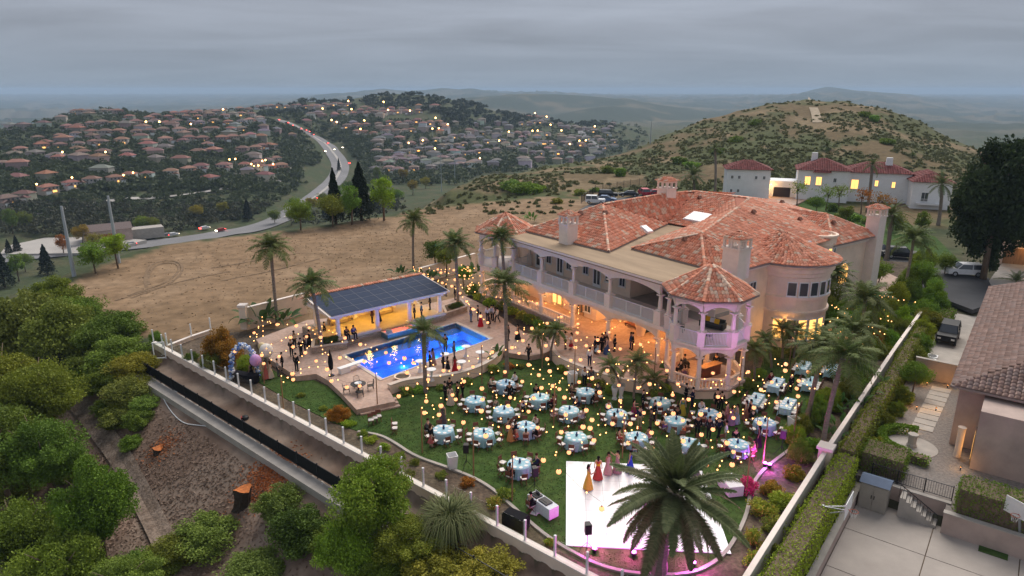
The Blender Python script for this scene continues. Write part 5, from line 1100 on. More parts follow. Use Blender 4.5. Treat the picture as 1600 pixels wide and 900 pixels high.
_k = MB(); _k.lathe([(.02, .0), (.13, .0), (.135, .015), (.02, .012)], 12); PLATE = _k.mesh('plate', M['white'])
_k = MB(); _k.lathe([(.07, 0), (.1, .1), (.05, .22), (.07, .3)], 10); VASE = _k.mesh('vase', M['paint'])
# folding chair: seat, backrest, four legs
_k = MB(); _k.box(-.20, .20, -.20, .20, .43, .49); SEAT = _k.mesh('seat', M['cloth'])
_k = MB(); _k.box(-.21, .21, .21, .235, .60, .88); _k.box(-.21, -.175, .205, .24, .42, .90); _k.box(.175, .21, .205, .24, .42, .90); BACK = _k.mesh('backrest', M['mahogany'])
_k = MB(); _k.beam((0, .22, .60), (0, -.18, 0), .035); LEGF = _k.mesh('leg', M['mahogany']); _k = MB(); _k.beam((0, -.17, .43), (0, .24, 0), .035); LEGR = _k.mesh('leg', M['mahogany'])
_k = MB(); _k.box(-.21, .21, -.21, .21, .405, .43); SFR = _k.mesh('seat_frame', M['mahogany'])
def chair(p, rz, label, group):
 t = thing('folding_chair', label, 'chair', p, rz, group)
 part('seat', SEAT, t, (.78, .74, .70)); part('seat_frame', SFR, t); part('backrest', BACK, t)
 for s in (-.19, .19): part('leg', LEGF, t, loc=(s, 0, 0)); part('leg', LEGR, t, loc=(s * .86, 0, 0))
 return t
AQUA = (.36, .58, .68)
TABLES = [(742, 625, 'beside the three standing guests at the pool wall'), (790, 599, 'closest to the curved pool wall'), (787, 641, 'with a grey-jacketed guest at its side'), (692, 672, 'nearest the white bin, a woman standing behind it'), (755, 677, 'empty one next to the tripod loudspeaker'), (811, 725, 'nearest the black speaker and the sound desk'), (821, 666, 'with a guest in an orange skirt beside it'),
  (843, 621, 'empty one in the middle of the front lawn'), (916, 612, 'below the round patio, two white-shirted guests behind it'), (889, 641, 'with a turquoise chair at its side'), (964, 646, 'just below the white urns'), (900, 683, 'empty one nearest the dance floor corner'), (1032, 627, 'before the gazebo, nearest its balustrade'), (995, 683, 'behind the dance floor, beside the pink-lit pole'), (1056, 657, 'with a seated guest in orange stripes'), (1107, 645, 'beside the women in long dresses'), (1076, 692, 'half hidden by the date palm crown'), (1152, 694, 'nearest the magenta floodlights'), (1195, 660, 'next to the white bin at the bed edge')]
seat_of = {}
crng = random.Random(3)
for i, (px, py, lb) in enumerate(TABLES):
 X, Y, _ = at(px, py, .75); t = thing('round_table', 'round banquet table ' + lb, 'table', (X, Y, .02), crng.random() * 6, 'round banquet tables'); part('table_frame', TFRAME, t)
 c = link('tablecloth', RC[i % 3], None, (X, Y, .03), crng.random() * 6); c.color = (*jit(AQUA, .05), 1); tag(c, 'pale blue cloth on the table ' + lb, 'tablecloth', 'pale blue round tablecloths', 'thing')
 o = link('vase', VASE, None, (X + .05, Y + .08, .80)); o.color = (.03, .06, .16, 1); tag(o, 'dark blue vase on the table ' + lb, 'vase', 'centrepiece vases', 'thing')
 n = 8; ph = crng.random() * .6
 for j in range(n):
  a = 2 * math.pi * j / n + ph; d = 1.12 + crng.random() * .22; seat_of[(i, j)] = (X + d * math.cos(a), Y + d * math.sin(a), a)
  chair((X + d * math.cos(a), Y + d * math.sin(a), .02), a - math.pi / 2 + crng.uniform(-.25, .25), 'folding chair at the round table ' + lb, 'chairs at the round tables')
  o = link('plate', PLATE, None, (X + .56 * math.cos(a), Y + .56 * math.sin(a), .805)); tag(o, 'dinner plate on the round table ' + lb, 'plate', 'plates on the round tables', 'thing')
RT = [(1256, 571, 'farthest up the side lawn'), (1213, 598, 'with a guest in burgundy at its end'), (1266, 596, 'beside the palm trunk, fairy lights on it'), (1181, 623, 'nearest the gazebo'), (1231, 631, 'with long hanging cloth corners, nearest the white bin'), (1300, 575, 'partly hidden behind the queen palm fronds'), (1332, 545, 'farthest back below the tower shrubs')]
for i, (px, py, lb) in enumerate(RT):
 X, Y, _ = at(px, py, .75); rz = R(56); t = thing('long_table', 'rectangular dining table ' + lb, 'table', (X, Y, .02), rz, 'rectangular dining tables'); part('table_frame', RFRAME, t)
 c = link('tablecloth', RECT, None, (X, Y, .03), rz); c.color = (*jit((.40, .60, .70), .05), 1); tag(c, 'pale cloth on the rectangular table ' + lb, 'tablecloth', 'pale rectangular tablecloths', 'thing')
 o = link('vase', VASE, None, (X, Y, .80)); o.color = (.03, .05, .13, 1); tag(o, 'dark vase on the rectangular table ' + lb, 'vase', 'vases on the rectangular tables', 'thing')
 for s in (-1, 1):
  for q in (-.75, -.25, .25, .75):
   lx, ly = q, s * .68; cx_ = X + lx * math.cos(rz) - ly * math.sin(rz); cy_ = Y + lx * math.sin(rz) + ly * math.cos(rz)
   chair((cx_, cy_, .02), rz + (0 if s > 0 else math.pi), 'folding chair along the rectangular table ' + lb, 'chairs at the rectangular tables')
   lx, ly = q, s * .3; o = link('plate', PLATE, None, (X + lx * math.cos(rz) - ly * math.sin(rz), Y + lx * math.sin(rz) + ly * math.cos(rz), .805)); tag(o, 'dinner plate on the rectangular table ' + lb, 'plate', 'plates on the rectangular tables', 'thing')
for px, py, a, lb in [(580, 664, 20, 'white-padded folding chair by itself at the lawn edge, first of three'), (586, 661, 20, 'white-padded folding chair in the middle of the three at the lawn edge'), (592, 658, 20, 'white-padded folding chair of the three nearest the steps'), (617, 670, 95, 'lone folding chair turned sideways on the lawn'), (617, 677, 95, 'lone folding chair turned sideways, closer to the bed')]:
 X, Y, _ = at(px, py, .02); chair((X, Y, .02), R(a), lb, None)
# standing cocktail tables by the pool
_k = MB(); _k.lathe([(.02, 1.04), (.42, 1.04), (.42, 1.08), (.02, 1.09)], 20); CTOP = _k.mesh('table_top', M['white']); _k = MB(); _k.lathe([(.26, 0), (.24, .04), (.10, .35), (.09, .6), (.2, 1.03)], 14); CLEG = _k.mesh('skirt', M['cloth'])
for px, py, lb in [(728, 541, 'white cocktail table at the edge of the pool, nearest the far corner'), (750, 550, 'white cocktail table closest to the queen palm'), (695, 553, 'white cocktail table with two guests behind it'), (721, 565, 'white cocktail table beside the guest in red'), (656, 564, 'white cocktail table left of the young palm'), (674, 577, 'white cocktail table touching the young palm trunk')]:
 X, Y, _ = at(px, py, DZ + 1.06); t = thing('cocktail_table', lb, 'table', (X, Y, DZ), 0); part('table_top', CTOP, t); part('skirt', CLEG, t, (.75, .75, .78))
# ------------------------------------------------------------------ dance floor
dl, dt = Vector(at(887, 851, .05)), Vector(at(887, 722, .05)); du = (dt - dl); W_ = du.length; du.normalize(); drz = math.atan2(du.y, du.x) - math.pi / 2
df = thing('dance_floor', 'bright white glossy square dance floor under the date palm', 'dance floor', (dl.x, dl.y, .02), drz)
M['dance'] = mat('white_gloss', (.74, .74, .76), .25, .05, 1.5, spec=.5)
np_ = 8; ps = W_ / np_; k = MB(); k.box(.006, ps - .006, .006, ps - .006, 0, .06); pan = k.mesh('panel', M['dance'])
for i in range(np_):
 for j in range(np_): part('panel', pan, df, loc=(i * ps, j * ps, 0))
k = MB(); k.box(-.1, -.004, -.1, W_ + .1, 0, .05); k.box(W_ + .004, W_ + .1, -.1, W_ + .1, 0, .05); k.box(-.004, W_ + .004, -.1, -.004, 0, .05); k.box(-.004, W_ + .004, W_ + .004, W_ + .1, 0, .05); k.build('edge_ramp', M['metal'], df)
# ------------------------------------------------------------------ people
def skin_mesh(verts, edges, radii, sub=1):
 me = bpy.data.meshes.new('tmp'); me.from_pydata(verts, edges, []); o = bpy.data.objects.new('tmp', me); COL.objects.link(o)
 md = o.modifiers.new('s', 'SKIN'); md.use_smooth_shade = True
 for i, r in enumerate(radii): me.skin_vertices[0].data[i].radius = (r, r) if not hasattr(r, '__len__') else r
 me.skin_vertices[0].data[0].use_root = True
 o.modifiers.new('d', 'SUBSURF').levels = sub; o.modifiers['d'].render_levels = sub
 dg = bpy.context.evaluated_depsgraph_get(); out = bpy.data.meshes.new_from_object(o.evaluated_get(dg)); bpy.data.objects.remove(o); return out
def hand(mb, w, d, up):
 """five bent fingers from wrist w along d"""
 w, d = Vector(w), Vector(d).normalized(); s = d.cross(Vector(up)).normalized(); n = s.cross(d)
 for i, l in enumerate((.075, .085, .09, .08)):
  b = w + d * .07 + s * (-.03 + .02 * i); mb.tube([b, b + d * l * .6 - n * .01, b + d * l - n * .035], [.010, .009, .007], 5)
 b = w + d * .025 + s * .035; mb.tube([b, b + s * .03 + d * .025, b + s * .035 + d * .06], [.011, .010, .008], 5)
def pose(kind):
 # joints: pelvis, chest, neck, head..., shoulders, elbows, wrists, hips, knees, ankles, toes ; facing -Y
 J = dict(pel=(0, 0, .96), wai=(0, 0, 1.10), che=(0, 0, 1.32), nec=(0, 0, 1.48), hd0=(0, -.015, 1.57), hd1=(0, -.01, 1.68),
   shl=(.18, 0, 1.42), shr=(-.18, 0, 1.42), ell=(.24, .03, 1.14), elr=(-.24, .03, 1.14), wrl=(.25, -.05, .90), wrr=(-.25, -.05, .90),
   hpl=(.09, 0, .90), hpr=(-.09, 0, .90), knl=(.10, -.01, .50), knr=(-.10, -.01, .50), anl=(.10, .02, .08), anr=(-.10, .02, .08), tol=(.11, -.15, .04), tor=(-.11, -.15, .04))
 if kind == 'talk': J.update(ell=(.27, .0, 1.15), wrl=(.16, -.26, 1.22), elr=(-.25, .04, 1.14), wrr=(-.14, -.24, 1.08))
 if kind == 'walk': J.update(knl=(.10, -.20, .54), anl=(.10, -.22, .12), tol=(.11, -.38, .06), knr=(-.10, .08, .50), anr=(-.10, .33, .14), tor=(-.11, .20, .05), wrl=(.25, .12, .92), wrr=(-.25, -.25, .98), elr=(-.25, -.03, 1.14))
 if kind == 'sit':
  for q in ('pel', 'wai', 'che', 'nec', 'hd0', 'hd1', 'shl', 'shr', 'ell', 'elr'): x, y, z = J[q]; J[q] = (x, y + .05 - (z - .96) * .08, z - .42)
  J.update(hpl=(.10, .02, .53), hpr=(-.10, .02, .53), knl=(.12, -.40, .54), knr=(-.12, -.40, .54), anl=(.12, -.40, .08), anr=(-.12, -.36, .08), tol=(.12, -.56, .04), tor=(-.12, -.52, .04), wrl=(.16, -.30, .72), wrr=(-.16, -.28, .72), ell=(.25, -.03, .74), elr=(-.25, -.03, .74))
 if kind == 'dance': J.update(ell=(.34, -.08, 1.30), wrl=(.38, -.22, 1.52), elr=(-.33, -.06, 1.22), wrr=(-.40, -.24, 1.38), knl=(.12, -.10, .52))
 return J
RAD = dict(pel=.125, wai=.115, che=(.155, .12), nec=.055, hd0=.082, hd1=.088, shl=.062, shr=.062, ell=.043, elr=.043, wrl=.033, wrr=.033, hpl=.088, hpr=.088, knl=.058, knr=.058, anl=.042, anr=.042, tol=.036, tor=.036)
EDG = [('pel', 'wai'), ('wai', 'che'), ('che', 'nec'), ('nec', 'hd0'), ('hd0', 'hd1'), ('che', 'shl'), ('che', 'shr'), ('shl', 'ell'), ('shr', 'elr'), ('ell', 'wrl'), ('elr', 'wrr'), ('pel', 'hpl'), ('pel', 'hpr'), ('hpl', 'knl'), ('hpr', 'knr'), ('knl', 'anl'), ('knr', 'anr'), ('anl', 'tol'), ('anr', 'tor')]
def sub_skin(J, keys, grow, sub=1):
 ks = list(keys); ix = {q: i for i, q in enumerate(ks)}; E = [(ix[a], ix[b]) for a, b in EDG if a in ix and b in ix]
 rad = [tuple(q + grow for q in RAD[k]) if hasattr(RAD[k], '__len__') else RAD[k] + grow for k in ks]
 return skin_mesh([J[q] for q in ks], E, rad, sub)
POSE = {}
for kd in ('stand', 'talk', 'walk', 'sit', 'dance'):
 J = pose(kd); body = sub_skin(J, ['pel'] + [q for q in J if q != 'pel'], 0)
 hb_ = MB()
 for s in ('l', 'r'): e, w = Vector(J['el' + s]), Vector(J['wr' + s]); hb_.tube([w - (w - e).normalized() * .02, w + (w - e).normalized() * .075], [.034, .04], 6); hand(hb_, w, w - e, (0, -1, .3))
 h1 = Vector(J['hd0']); hb_.add([h1 + Vector((-.014, -.075, .0)), h1 + Vector((.014, -.075, .0)), h1 + Vector((0, -.075, .05)), h1 + Vector((0, -.105, .0))], [(0, 1, 3), (1, 2, 3), (2, 0, 3)])
 for s in (-1, 1): hb_.cbox(tuple(h1 + Vector((s * .085, .005, .035))), (.02, .035, .055))
 import bmesh as _bm
 bm = _bm.new(); bm.from_mesh(body); tmp = bpy.data.meshes.new('t'); tmp.from_pydata(hb_.v, [], hb_.f); bm.from_mesh(tmp); bm.to_mesh(body); bm.free(); bpy.data.meshes.remove(tmp)
 body.materials.clear(); body.materials.append(M['skin'])
 top = sub_skin(J, ['wai', 'pel', 'che', 'shl', 'shr', 'ell', 'elr', 'wrl', 'wrr'], .018); top.materials.append(M['cloth'])
 vest = sub_skin(J, ['wai', 'pel', 'che', 'shl', 'shr'], .016); vest.materials.append(M['cloth'])
 trs = sub_skin(J, ['pel', 'hpl', 'hpr', 'knl', 'knr', 'anl', 'anr'], .020); trs.materials.append(M['cloth'])
 sho = MB()
 for s in ('l', 'r'): a, b = Vector(J['an' + s]), Vector(J['to' + s]); sho.tube([a + Vector((0, .05, -.03)), a.lerp(b, .5) + Vector((0, 0, -.01)), b], [.05, .05, .042], 8)
 hr = MB(); c = Vector(J['hd1']); hr.sphere((c.x, c.y + .018, c.z + .005), .106, 10, 6, 1.0); hs_ = hr.mesh('hair', M['cloth'], True)
 hl = MB(); hl.sphere((c.x, c.y + .022, c.z + .005), .108, 10, 6, 1.0); hl.tube([(c.x, c.y + .06, c.z), (c.x, c.y + .09, c.z - .18), (c.x, c.y + .08, c.z - .36)], [.09, .085, .05], 8)
 ey = MB()
 for s in (-1, 1): ey.cbox(tuple(h1 + Vector((s * .032, -.078, .055))), (.02, .012, .01))
 ey.cbox(tuple(h1 + Vector((0, -.076, -.03))), (.04, .012, .01))
 P = dict(body=body, top=top, vest=vest, trs=trs, shoes=sho.mesh('shoes', M['cloth'], True), short=hs_, long=hl.mesh('hair', M['cloth'], True), eyes=ey.mesh('face', M['black']))
 # dresses
 if kd != 'sit':
  for nm, L0, w0 in (('gown', .03, .36), ('dress', .48, .26)):
   d = MB(); n = 20; V = []; prof = [(.135, .115, 1.40), (.145, .12, 1.28), (.125, .105, 1.10), (.155, .14, .94), (.155 + (w0 - .155) * .5, .14 + (w0 - .14) * .5, (.94 + L0) / 2), (w0, w0 * .95, L0)]
   for ri, (a_, b_, z) in enumerate(prof): V += [(a_ * (1 + (.07 * math.sin(i * 2.5) if ri > 3 else 0)) * math.cos(2*math.pi*i/n), b_ * (1 + (.07 * math.sin(i * 2.5) if ri > 3 else 0)) * math.sin(2*math.pi*i/n), z) for i in range(n)]
   d.add(V, [(r*n+i, r*n+(i+1) % n, (r+1)*n+(i+1) % n, (r+1)*n+i) for r in range(len(prof)-1) for i in range(n)]); P[nm] = d.mesh('dress', M['cloth'], True)
 else:
  d = sub_skin(J, ['pel', 'wai', 'che', 'hpl', 'hpr', 'knl', 'knr'], .04); d.materials.append(M['cloth']); P['gown'] = P['dress'] = d
 POSE[kd] = P
SK = [(.58, .36, .25), (.42, .24, .15), (.28, .15, .09), (.65, .44, .33)]; HC = [(.012, .009, .008), (.02, .013, .009), (.05, .025, .012), (.12, .07, .03)]
BLK, NAVY, GREY, WHT, TAN = (.014, .014, .017), (.014, .022, .055), (.10, .10, .105), (.72, .72, .74), (.38, .30, .21)
prn = random.Random(11)
def person(x, y, z, face, kind, outfit, label, top=BLK, low=None, group=None, s=None):
 """outfit: suit, shirt, dress, gown; face = world angle the person looks to"""
 P = POSE[kind]; t = thing('person', label, 'person', (x, y, z), face + math.pi / 2, group); s = s or prn.uniform(.96, 1.05) * (.94 if outfit in ('gown', 'dress') else 1.0); t.scale = (s, s, s)
 sk = SK[prn.randrange(4)]; part('body', P['body'], t, sk); part('face', P['eyes'], t)
 fem = outfit in ('gown', 'dress', 'skirt'); part('hair', P['long' if fem else 'short'], t, HC[prn.randrange(3)])
 if outfit in ('gown', 'dress'):
  part('dress', P[outfit], t, top)
  if low: part('shawl', P['vest'], t, low)
 elif outfit == 'skirt':
  part('top', P['top'], t, top); part('skirt', P['dress'], t, low or BLK).scale = (.98, .98, .70)
 else:
  part('trousers', P['trs'], t, low or top); part('jacket' if outfit == 'suit' else 'shirt', P['top'], t, top)
  if outfit == 'suit':
   pass
 part('shoes', P['shoes'], t, BLK if not fem else (.3, .2, .15)); return t
def pp(px, py, z, kind, outfit, label, top=BLK, low=None, face=None, **kw):
 X, Y, Z = at(px, py, z); return person(X, Y, Z, prn.random() * 6.28 if face is None else R(face), kind, outfit, label, top, low, **kw)
LAWN = .02
PEOPLE = [(696, 626, LAWN, 'talk', 'suit', 'person in black suit beside the beige gown, by the pool wall', BLK, None, -20), (703, 620, LAWN, 'talk', 'suit', 'person in dark suit with white shirt behind the beige gown', BLK, None, -100), (704, 632, LAWN, 'stand', 'gown', 'person in long beige gown by the pool wall', (.60, .48, .38), None, 90),
 (715, 627, LAWN, 'stand', 'suit', 'person in dark clothes beside the beige gown, closer to the blue table', (.03, .015, .015), None, 170), (723, 621, LAWN, 'talk', 'suit', 'person in maroon jacket facing the group by the pool wall', (.10, .02, .02), BLK, 200), (692, 661, LAWN, 'stand', 'gown', 'person in grey-brown dress standing behind a round table on the lawn', (.12, .09, .10), None, -90), (674, 698, LAWN, 'stand', 'skirt', 'person in black top and red patterned skirt beside the lit pole', BLK, (.45, .12, .12), 45),
 (796, 628, LAWN, 'stand', 'suit', 'person in dark clothes standing behind a round table', BLK, None, -100), (817, 651, LAWN, 'stand', 'dress', 'person in black dress and white jacket between round tables', BLK, WHT, -60), (798, 688, LAWN, 'stand', 'gown', 'person in orange skirt leaning to a round table', (.55, .28, .10), None, 20), (806, 688, LAWN, 'talk', 'skirt', 'person in navy top and coral skirt at a round table', NAVY, (.6, .15, .12), 20),
 (913, 602, LAWN, 'stand', 'shirt', 'person in white shirt and tie behind the table below the patio', WHT, BLK, -90), (923, 602, LAWN, 'stand', 'suit', 'person in grey jacket beside the white-shirted guest', GREY, None, -90), (990, 652, LAWN, 'talk', 'gown', 'person in magenta gown between the tables', (.30, .03, .13), None, 0), (1004, 640, LAWN, 'stand', 'suit', 'person in black suit behind the magenta gown', BLK, None, 180), (999, 668, LAWN, 'stand', 'shirt', 'person in navy jacket and khaki trousers, back turned', NAVY, TAN, 90), (1016, 670, LAWN, 'stand', 'suit', 'person in grey-brown suit in the middle of the lawn', (.09, .075, .06), None, 150), (1022, 657, LAWN, 'stand', 'suit', 'person in dark suit behind the grey-brown suit', BLK, None, 190),
 (1071, 630, LAWN, 'talk', 'suit', 'person in dark jacket and white shirt at the gazebo steps', BLK, None, -30), (1081, 637, LAWN, 'talk', 'suit', 'person in navy suit talking before the gazebo', NAVY, None, 150), (1119, 640, LAWN, 'stand', 'suit', 'person in black suit below the gazebo, nearer the lawn middle', BLK, None, -90), (1126, 642, LAWN, 'stand', 'suit', 'person in black suit below the gazebo, nearer the long dresses', BLK, None, -100), (1135, 658, LAWN, 'stand', 'gown', 'person in pink gown in the group of long dresses', (.55, .22, .28), None, -30), (1142, 663, LAWN, 'stand', 'gown', 'person in lilac gown in the group of long dresses', (.42, .24, .42), None, 60), (1150, 661, LAWN, 'stand', 'gown', 'person in light blue long skirt and beige top', (.36, .46, .52), (.55, .45, .33), 180), (1164, 655, LAWN, 'stand', 'gown', 'person in brown lace dress', (.28, .12, .09), None, 150), (1171, 653, LAWN, 'stand', 'gown', 'person in dark gown at the end of the dress group', (.03, .015, .03), None, 190),
 (1066, 648, LAWN, 'stand', 'gown', 'person in yellow top and teal shawl behind a round table', (.55, .42, .05), (.08, .25, .26), -90), (1089, 682, LAWN, 'stand', 'suit', 'person in black suit, back turned, before the table of the women', BLK, None, 80), (1107, 684, LAWN, 'stand', 'suit', 'person in dark suit between black suit and navy jacket', (.03, .025, .03), None, 60), (1122, 685, LAWN, 'walk', 'suit', 'person in navy jacket walking on the lawn', NAVY, BLK, 40), (1133, 691, LAWN, 'stand', 'shirt', 'person in white shirt and tan trousers near the magenta lights', WHT, TAN, 160), (1184, 697, LAWN, 'stand', 'gown', 'person in dark plum dress by the round table at the floodlights', (.05, .015, .04), None, 160), (1235, 612, LAWN, 'stand', 'suit', 'person in black suit with grey hair by the rectangular tables', BLK, None, 200),
 (934, 748, .09, 'stand', 'gown', 'person in yellow top and red skirt on the dance floor', (.40, .07, .05), (.62, .42, .02), 80), (919, 763, .09, 'dance', 'gown', 'person in yellow and orange patterned gown dancing', (.58, .38, .06), None, 10), (950, 740, .09, 'stand', 'gown', 'person in pale patterned gown on the dance floor', (.50, .34, .30), None, -60), (964, 738, .09, 'dance', 'gown', 'person in mauve gown with raised arms on the dance floor', (.36, .22, .24), None, 200), (984, 737, .09, 'stand', 'gown', 'person in bright blue gown on the dance floor', (.03, .06, .50), None, 150), (1087, 748, .09, 'stand', 'gown', 'person in grey-violet gown at the far side of the dance floor', (.22, .15, .22), None, 180), (1010, 800, .09, 'dance', 'gown', 'person in white gown half hidden by palm fronds on the dance floor', (.7, .7, .72), None, 20),
 (929, 552, 1.0, 'stand', 'suit', 'person in navy suit on the patio, next to the pale blue skirt', NAVY, None, 0), (933, 554, 1.0, 'stand', 'skirt', 'person in dark top and pale blue skirt on the patio', BLK, (.4, .55, .65), 120), (940, 549, 1.0, 'talk', 'suit', 'person in open dark jacket in the patio group', BLK, None, -40), (945, 545, 1.0, 'talk', 'suit', 'person in dark suit at the back of the patio group', (.03, .02, .03), None, -80), (948, 553, 1.0, 'stand', 'gown', 'person in blue dress in the patio group', (.05, .09, .22), None, 160), (960, 549, 1.0, 'talk', 'suit', 'person in black suit beside the patio column', BLK, None, 190), (985, 545, 1.0, 'stand', 'suit', 'person in blue suit alone by the big plant pot', (.02, .04, .12), None, 180), (988, 547, 1.0, 'stand', 'suit', 'person in dark suit behind the blue suit', BLK, None, 170), (921, 571, 1.0, 'stand', 'shirt', 'person in white shirt and dark trousers at the patio edge', WHT, NAVY, 90),
 (883, 545, 1.0, 'talk', 'shirt', 'person in white shirt at the patio entrance', WHT, BLK, -10), (892, 546, 1.0, 'talk', 'skirt', 'person in white top and red skirt at the patio entrance', WHT, (.40, .02, .03), 170), (826, 564, DZ, 'walk', 'suit', 'person in black walking alone on the paved path', BLK, None, -120), (794, 532, DZ, 'stand', 'suit', 'person in dark clothes between queen palm and lawn strip', BLK, None, -30), (809, 530, DZ, 'stand', 'gown', 'person in black dress by the lawn strip', BLK, None, 160),
 (736, 503, DZ, 'stand', 'shirt', 'person in grey top and jeans at the end of the pool', GREY, (.16, .22, .32), 30), (747, 501, DZ, 'stand', 'suit', 'person in black beside the red gown', BLK, None, 0), (751, 510, DZ, 'stand', 'gown', 'person in red gown at the end of the pool', (.48, .02, .03), None, 100), (762, 502, DZ, 'stand', 'shirt', 'person in white shirt in the group near the turret', WHT, BLK, 90), (768, 499, DZ, 'stand', 'shirt', 'person in pale blue shirt in the group near the turret', (.42, .52, .68), BLK, 200), (771, 501, DZ, 'stand', 'shirt', 'person in pinkish shirt in the group near the turret', (.68, .55, .55), BLK, 180), (777, 504, DZ, 'walk', 'shirt', 'person in cream shirt and white shoes near the turret', (.66, .58, .50), BLK, 150), (764, 512, DZ, 'stand', 'dress', 'person in short dark dress in front of the turret group', (.04, .03, .03), None, 60), (711, 468, DZ, 'stand', 'suit', 'person in black beside the queen palm by the turret', BLK, None, 0), (697, 463, DZ, 'stand', 'suit', 'person in dark clothes behind the pavilion corner', BLK, None, 0),
 (648, 499, PZ + .03, 'stand', 'suit', 'person in dark suit in the pavilion by the spa column', BLK, None, 0), (659, 496, PZ + .03, 'stand', 'shirt', 'person in blue shirt in the pavilion', (.08, .20, .38), NAVY, 200), (672, 484, PZ + .03, 'stand', 'suit', 'person in black at the back of the pavilion', BLK, None, 180), (582, 505, PZ + .03, 'stand', 'suit', 'person in dark red jacket in the pavilion', (.08, .02, .02), BLK, 0), (592, 502, PZ + .03, 'stand', 'gown', 'person in black dress in the pavilion', BLK, None, 170), (508, 527, DZ, 'stand', 'suit', 'person in black at the pavilion corner by the palm', BLK, None, 0),
 (456, 556, DZ, 'talk', 'suit', 'person in dark jacket in the group by the planter, facing the lawn', BLK, None, -60), (461, 544, DZ, 'talk', 'shirt', 'person in cream top at the back of the planter group', (.6, .5, .38), BLK, -40), (471, 556, DZ, 'talk', 'suit', 'person in black suit in the middle of the planter group', BLK, None, 150), (477, 551, DZ, 'stand', 'suit', 'person in dark suit right in the planter group', (.02, .02, .03), None, 190), (484, 541, DZ, 'stand', 'gown', 'person in black gown behind the planter group', BLK, None, -100), (464, 580, DZ, 'stand', 'suit', 'person in black suit standing alone on the lit step', BLK, None, 80), (435, 588, .1, 'stand', 'shirt', 'person in grey shirt on the lawn by the balloon arch', (.28, .26, .25), (.05, .05, .06), 20), (442, 579, .1, 'stand', 'suit', 'person in black beside the grey shirt by the balloon arch', BLK, None, 200), (416, 591, .1, 'stand', 'gown', 'person in coral gown under the white balloon', (.45, .12, .10), None, 180), (423, 590, .1, 'stand', 'gown', 'person in cream gown under the white balloon', (.60, .48, .38), None, 170), (394, 592, .1, 'stand', 'gown', 'person in black gown by the draped table', BLK, None, 150), (403, 588, .1, 'stand', 'suit', 'person in dark blue under the violet balloon', (.03, .03, .08), None, -30),
 (677, 570, DZ, 'stand', 'gown', 'person in patterned dress by the young palm at the pool', (.35, .22, .18), None, 40), (696, 549, DZ, 'talk', 'suit', 'person in black suit behind a cocktail table at the pool', BLK, None, -80), (710, 560, DZ, 'talk', 'suit', 'person in grey suit at a cocktail table', (.12, .12, .14), None, 190), (700, 583, DZ, 'stand', 'dress', 'person in black dress before a cocktail table', BLK, None, 60), (693, 580, DZ, 'stand', 'suit', 'person in dark clothes before the cocktail tables', BLK, None, 20), (711, 582, DZ, 'stand', 'gown', 'person in red dress beside a cocktail table', (.42, .02, .03), None, 120), (672, 575, DZ, 'stand', 'suit', 'person in dark clothes hidden behind the young palm trunk', BLK, None, 0)]
for q in PEOPLE: pp(q[0], q[1], q[2], q[3], q[4], q[5], q[6], q[7], q[8])
# seated guests, one per chosen chair
SEATED = [(1, 'white', WHT), (1, 'cream', (.6, .52, .44)), (1, 'white', WHT), (2, 'grey', (.20, .17, .14)), (3, 'grey', GREY), (5, 'black', BLK), (5, 'dark', NAVY), (6, 'pink', (.6, .28, .30)), (6, 'cream', (.6, .5, .42)), (6, 'grey', GREY), (6, 'black', BLK), (7, 'maroon', (.16, .03, .05)), (7, 'dark', BLK), (8, 'grey', GREY), (8, 'brown', (.2, .13, .09)), (8, 'black', BLK), (9, 'dark', NAVY), (9, 'pink', (.5, .32, .30)), (9, 'lilac', (.45, .40, .50)), (10, 'white', WHT), (10, 'pink', (.6, .3, .3)), (13, 'tan', (.4, .25, .18)), (13, 'pink', (.55, .2, .3)), (13, 'red', (.4, .06, .05)), (14, 'orange striped', (.65, .18, .08)), (14, 'black', BLK), (14, 'violet', (.2, .1, .3)), (15, 'black', BLK), (15, 'white', WHT), (15, 'red', (.4, .08, .1)), (17, 'black', BLK), (17, 'dark', (.05, .02, .03)), (17, 'pink', (.6, .25, .4)), (18, 'dark', BLK)]
used = {}
for i, nm, c in SEATED:
 j = used.get(i, 0); used[i] = j + 1; jj = (j * 3 + i) % 8; X, Y, a = seat_of[(i, jj)]
 person(X, Y, .04, a + math.pi, 'sit', 'dress' if nm in ('pink', 'lilac', 'orange striped', 'violet', 'red') else 'shirt', 'person in %s sitting at the round table %s' % (nm, TABLES[i][2]) if False else 'seated person in %s at the table %s' % (nm, TABLES[i][2]), c, None if nm in ('pink', 'lilac', 'orange striped', 'violet', 'red') else BLK, group='guests seated at the round tables')
X, Y, _ = at(1204, 594, .5); person(X, Y, .04, R(-60), 'sit', 'shirt', 'seated person in burgundy at the end of a rectangular table', (.16, .01, .03), BLK)
for px, py, nm, c in ((542, 530, 'person in dark clothes sitting on the pavilion ledge', BLK), (553, 528, 'person in dark blue sitting on the pavilion ledge', (.03, .03, .16))): pp(px, py, PZ - .1, 'sit', 'shirt', nm, c, BLK, face=-50)
